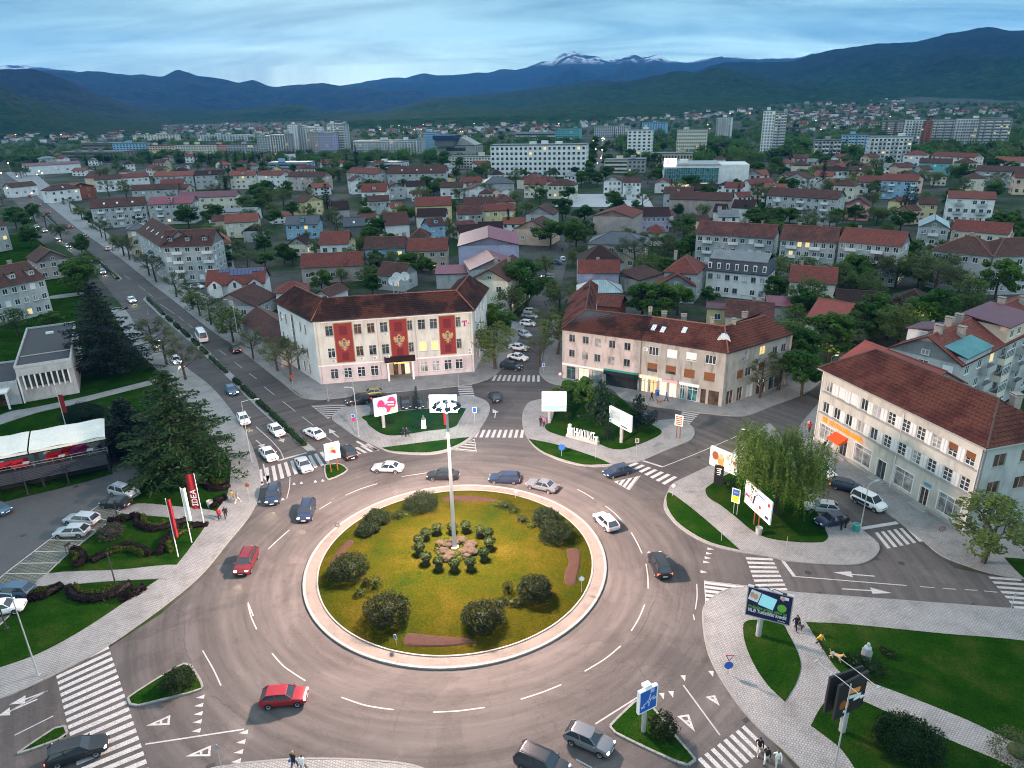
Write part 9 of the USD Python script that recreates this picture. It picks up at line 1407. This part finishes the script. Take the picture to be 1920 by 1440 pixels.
for px,py,c,lab in((1604,996,'shop_teal','turquoise round bin at the willow island corner'),(1422,1003,'concrete_look','pale concrete drum under the long white board'),(1232,742,'ink_blue','blue rubbish bin before the lit shops'),(395,952,'concrete_look','pale bin at the garden corner by the walkers')):
 t=thing('bin',lab,'bin',(*G(px,py),KH+.02));MB().lathe([(.01,0),(.36,0),(.42,.9),(.38,.9),(.36,.8),(.01,.8)],14).put(t,'drum',c);MB().tube([[.41*math.cos(q),.41*math.sin(q),.9]for q in np.linspace(0,2*PI,15)],.03,5,cap=False).put(t,'rim','galvanised')
for k,(px,py)in enumerate(((744,520),(759,519),(737,528))):
 p=G(px,py,11.5);t=thing('satellite_dish','white satellite dish behind the bannered roof, '+('largest of three','right of three','lowest of three')[k],'satellite dish',(*p,0));MB().tube([[0,0,0],[0,0,11.5]],.12,6).put(t,'mast','galvanised');m=MB().lathe([(.02,.25),(.5,.2),(.9,.06),(1.15,-.1),(1.12,-.14),(.5,.14),(.02,.19)],14)
 for v_ in m.v:o=v_.copy();v_[:,1]=o[:,2]+.1;v_[:,2]=o[:,1]+11.6
 m.put(t,'dish','frame_white')
 # --------------------- people and dogs
def hulls(segs):
 P=None;ball=lambda c,r:manifold3d.Manifold.sphere(r,14).translate([float(x)for x in c])
 for a,ra,b,rb in segs:h=manifold3d.Manifold.batch_hull([ball(a,ra),ball(b,rb)]);P=h if P is None else P+h
 m=P.to_mesh();t=trimesh.Trimesh(m.vert_properties[:,:3],m.tri_verts);return t
def skeleton(pose):
 st,ar,bend={'walk':(.30,.22,.02),'stride':(.38,.28,.05),'stand':(.03,.06,0),'bend':(.10,.35,.45)}[pose]
 hip,ch,nk=np.array([0,0,.93]),np.array([bend*.7,0,1.34-bend*.12]),np.array([bend,0,1.48-bend*.2]);hd=nk+[.03+bend*.3,0,.14];J={'hip':hip,'ch':ch,'nk':nk,'hd':hd}
 for s,d in((-1,1),(1,-1)):
  h=np.array([0,s*.09,.90]);f=np.array([d*st,s*.09,.09+(.08 if d<0 and st>.1 else 0)]);k=(h+f)/2+[.07,0,.02];sh=ch+[0,s*.19,.06];w=np.array([ch[0]*.6-d*ar,s*.27,.86+abs(ar)*.2-bend*.2]);e=(sh+w)/2+[-.05,s*.03,-.01];J[s]=(h,k,f,sh,e,w)
 return J
POSES={}
def pose_mesh(pose):
 if pose in POSES:return POSES[pose]
 J=skeleton(pose);B,Jk,Tr,Sh=[],[],[],[];B+=[(J['hip'],.13,J['ch'],.14),(J['ch'],.10,J['nk'],.06),(J['nk'],.055,J['hd']-[0,0,.06],.06),(J['hd']-[0,0,.02],.088,J['hd']+[-.01,0,.05],.092),(J['hd']+[.09,0,-.01],.016,J['hd']+[.10,0,-.03],.018)]
 Jk+=[(J['hip']-[0,0,.04],.165,J['ch'],.175),(J['ch'],.15,J['ch']+[.01,0,.08],.11)]
 for s in(-1,1):
  h,k,f,sh,e,w=J[s];B+=[(h,.085,k,.058),(k,.056,f,.04),(f,.04,f+[.15,0,-.05],.034),(sh,.055,e,.042),(e,.042,w,.03),(J['hd']+[0,s*.09,0],.018,J['hd']+[0,s*.095,-.03],.016)]
  Jk+=[(J['ch']+[0,0,.05],.11,sh,.075),(sh,.075,e,.062),(e,.062,w+(e-w)*.08,.048)];Tr+=[(h,.108,k,.078),(k,.078,f+[0,0,.02],.058),(h,.108,J['hip'],.135)];Sh+=[(f+[-.03,0,-.035],.048,f+[.15,0,-.045],.042)]
  d=(w-e)/np.linalg.norm(w-e);c=w+d*.07;B.append((w,.028,c,.032))
  for i in range(4):q=c+np.array([(i-1.5)*.019,0,0]);g=q+d*.05+[.006,0,0];B+=[(q,.0095,g,.009),(g,.009,g+d*(.028+.006*(i in(1,2)))+[.012,-s*.008,0],.0075)]
  B+=[(w+d*.03,.012,w+d*.06+[.035,-s*.01,0],.0095),(w+d*.06+[.035,-s*.01,0],.0095,w+d*.09+[.042,-s*.015,0],.008)]
 hr=[(J['hd']+[-.025,0,.045],.098,J['hd']+[.015,0,.075],.085),(J['hd']+[-.05,0,.0],.075,J['hd']+[-.03,0,.05],.095)]
 ey=MB()
 for s in(-1,1):ey.ball(J['hd']+[.086,s*.034,.015],.011,1)
 ey.ball(J['hd']+[.082,0,-.055],(.008,.022,.006),1);POSES[pose]=[hulls(x)for x in(B,Jk,Tr,Sh,hr)]+[trimesh.Trimesh(*ey.arrays()[:2],process=False)];return POSES[pose]
M('skin',(.42,.24,.17),.6,.05)
CL={'red':(.42,.02,.025),'black':(.012,.012,.014),'grey':(.18,.18,.19),'yellow':(.55,.33,.04),'pink':(.5,.10,.22),'blue':(.03,.10,.35),'white':(.62,.62,.60),'navy':(.015,.02,.04),'cream':(.5,.44,.34),'brown':(.10,.05,.03),'jeans':(.05,.08,.14),'blond':(.35,.22,.08)}
cl=lambda n:M('cloth_'+n,CL[n],.85,.12)
def person(label,px,py,yaw,top,legs,hair='brown',pose='walk',h=1.0,z=KH+.02,bag=None,k=None):
 if k:px,py=S(k,(px,py))[0]
 t=thing('person',label,'person',(*G(px,py),z),yaw);at(t,scale=(h,h,h))
 for g,n_,lk in zip(pose_mesh(pose),('body','jacket','trousers','shoes','hair','face_features'),('skin',cl(top),cl(legs),cl('black' if legs!='cream' else 'white'),cl(hair),cl('black'))):MB().tm(g).put(t,n_,lk,smooth=60)
 if bag:MB().ball((-.02,.36,.72),(.13,.07,.16),1).put(t,'bag',cl(bag));MB().tube([[0,.2,1.4],[0,.3,1.1],[-.02,.36,.85]],.012,4).put(t,'strap',cl(bag))
 return t
for a in(('person in a red jacket walking beside another on the left pavement',1650,1022,-1.2,'red','black','brown','walk',.98,None,'a'),('person in black walking right of the red jacket on the left pavement',1698,1012,-1.2,'black','navy','black','stride',1.02,None,'a'),('person in a yellow jacket by the garden corner on the left',1748,888,1.0,'yellow','grey','black','walk',1.0,None,'a'),('person in grey with pale trousers walking right of the yellow jacket',1786,900,1.0,'grey','cream','brown','stride',1.02,None,'a'),('person in dark clothes striding left past the bust lawn',1112,402,3.0,'black','black','black','stride',1.0,None,'b'),('person in dark clothes with a bag close behind on the bust pavement',1138,402,3.0,'navy','black','brown','stride',.98,'black','b'),('person in dark jacket left of the pink one by the letter garden',215,320,-1.6,'black','black','black','walk',1.0,None,'c'),('person in a pink jacket by the letter garden',238,320,-1.6,'pink','black','brown','walk',.97,None,'c'),('person in black walking before the lit shops',1045,132,.2,'black','black','black','walk',1.0,None,'c'),('person in a blue jacket before the teal shop',1155,135,.3,'blue','navy','black','walk',1.0,None,'c'),('person in a red top at the left end of the bank',308,365,1.2,'red','black','black','walk',1.0,None,'d'),('person in black bending by the bank window',410,505,.4,'black','black','black','bend',1.0,None,'d'),('person in black at the nose of the dark blue parked car, left of two',548,1102,2.0,'black','black','black','stand',1.05,None,'d'),('person in black at the bank crossing corner, right of two',580,1085,2.2,'black','navy','black','stand',1.02,None,'d'),('person in black with a dark bag walking below the blue advertising board',205,412,-1.4,'black','black','black','walk',1.05,'black','h'),('person in a yellow jacket holding a dog lead at the park lawn',382,540,-.9,'yellow','black','black','stride',1.0,None,'h'),('person in black jacket on the lower right crossing, left of three',1850,1330,-1.9,'black','cream','black','walk',1.0,None,'g'),('person in black and white in the middle of the lower right crossing',1905,1400,-2.1,'black','white','black','walk',.98,None,'g'),('person in pale clothes on the lower right crossing, right of three',62,1425,-1.8,'white','cream','brown','stride',1.0,None,'h'),('person in dark jacket with fair hair at the bottom edge, left of two',292,1455,1.2,'black','jeans','blond','walk',1.05,'blue','f'),('person in white at the bottom edge, right of two',358,1475,1.2,'white','grey','brown','walk',1.0,None,'f'),('person in dark clothes far up the avenue pavement on the left',690,748,2.0,'black','black','black','walk',1.0,None,'p'),('person walking far up the middle street',375,455,1.5,'black','navy','black','walk',1.0,None,'r')):
 person(*a[:8],h=a[8],bag=a[9],k=a[10],z=.02 if a[0].find('crossing, ')>0 or 'middle of the lower' in a[0]else KH+.02)
def dog(label,px,py,yaw,look,s=1.0):
 t=thing('dog',label,'dog',(*G(px,py),KH+.04),yaw);at(t,scale=(s,s,s));A=np.array
 sg=[(A([.26,0,.50]),.13,A([-.05,0,.49]),.11),(A([-.05,0,.49]),.11,A([-.30,0,.50]),.10),(A([.30,0,.56]),.09,A([.44,0,.70]),.07),(A([.46,0,.73]),.085,A([.52,0,.72]),.07),(A([.55,0,.69]),.05,A([.66,0,.665]),.032),(A([-.38,0,.54]),.035,A([-.50,0,.66]),.03),(A([-.50,0,.66]),.03,A([-.52,0,.80]),.015)]
 for y,d in((-.08,.1),(.08,-.08)):sg+=[(A([.27,y,.46]),.06,A([.25+d*.5,y,.27]),.04),(A([.25+d*.5,y,.27]),.038,A([.27+d,y,.04]),.03),(A([.27+d,y,.035]),.032,A([.32+d,y,.03]),.026),(A([-.30,y,.46]),.085,A([-.22-d*.4,y,.32]),.055),(A([-.22-d*.4,y,.32]),.05,A([-.38-d,y,.21]),.034),(A([-.38-d,y,.21]),.032,A([-.34-d,y,.04]),.028),(A([-.34-d,y,.035]),.03,A([-.29-d,y,.03]),.025),(A([.45,y*.75,.79]),.03,A([.43,y*.95,.86]),.012)]
 MB().tm(hulls(sg)).put(t,'body',look,smooth=60);e=MB()
 for y in(-.04,.04):e.ball((.575,y,.745),.014,1)
 e.ball((.695,0,.675),.02,1).put(t,'face_features','cloth_black')
dog('pale tan dog on a lead running on the park lawn',*S('h',(505,640))[0],-.7,M('fur_tan',(.50,.28,.13),.9,.2,6),1.25);dog('brown dog before the lit shops',*S('c',(1102,155))[0],2.6,M('fur_brown',(.14,.07,.035),.9,.2,6),1.0);dog('dark dog walking at the heel of the person in black',*S('h',(238,405))[0],-1.3,M('fur_dark',(.06,.045,.04),.9,.2,6),.9)
a,b=G(*S('h',(418,505))[0],.9),G(*S('h',(480,590))[0],.75);t=thing('dog_lead','thin dark dog lead stretched from the yellow jacket to the tan dog','dog lead',(0,0,0));MB().tube([[*a,.95],[*((a+b)/2),.78],[*b,.85]],.012,4).put(t,'strap','cloth_black')
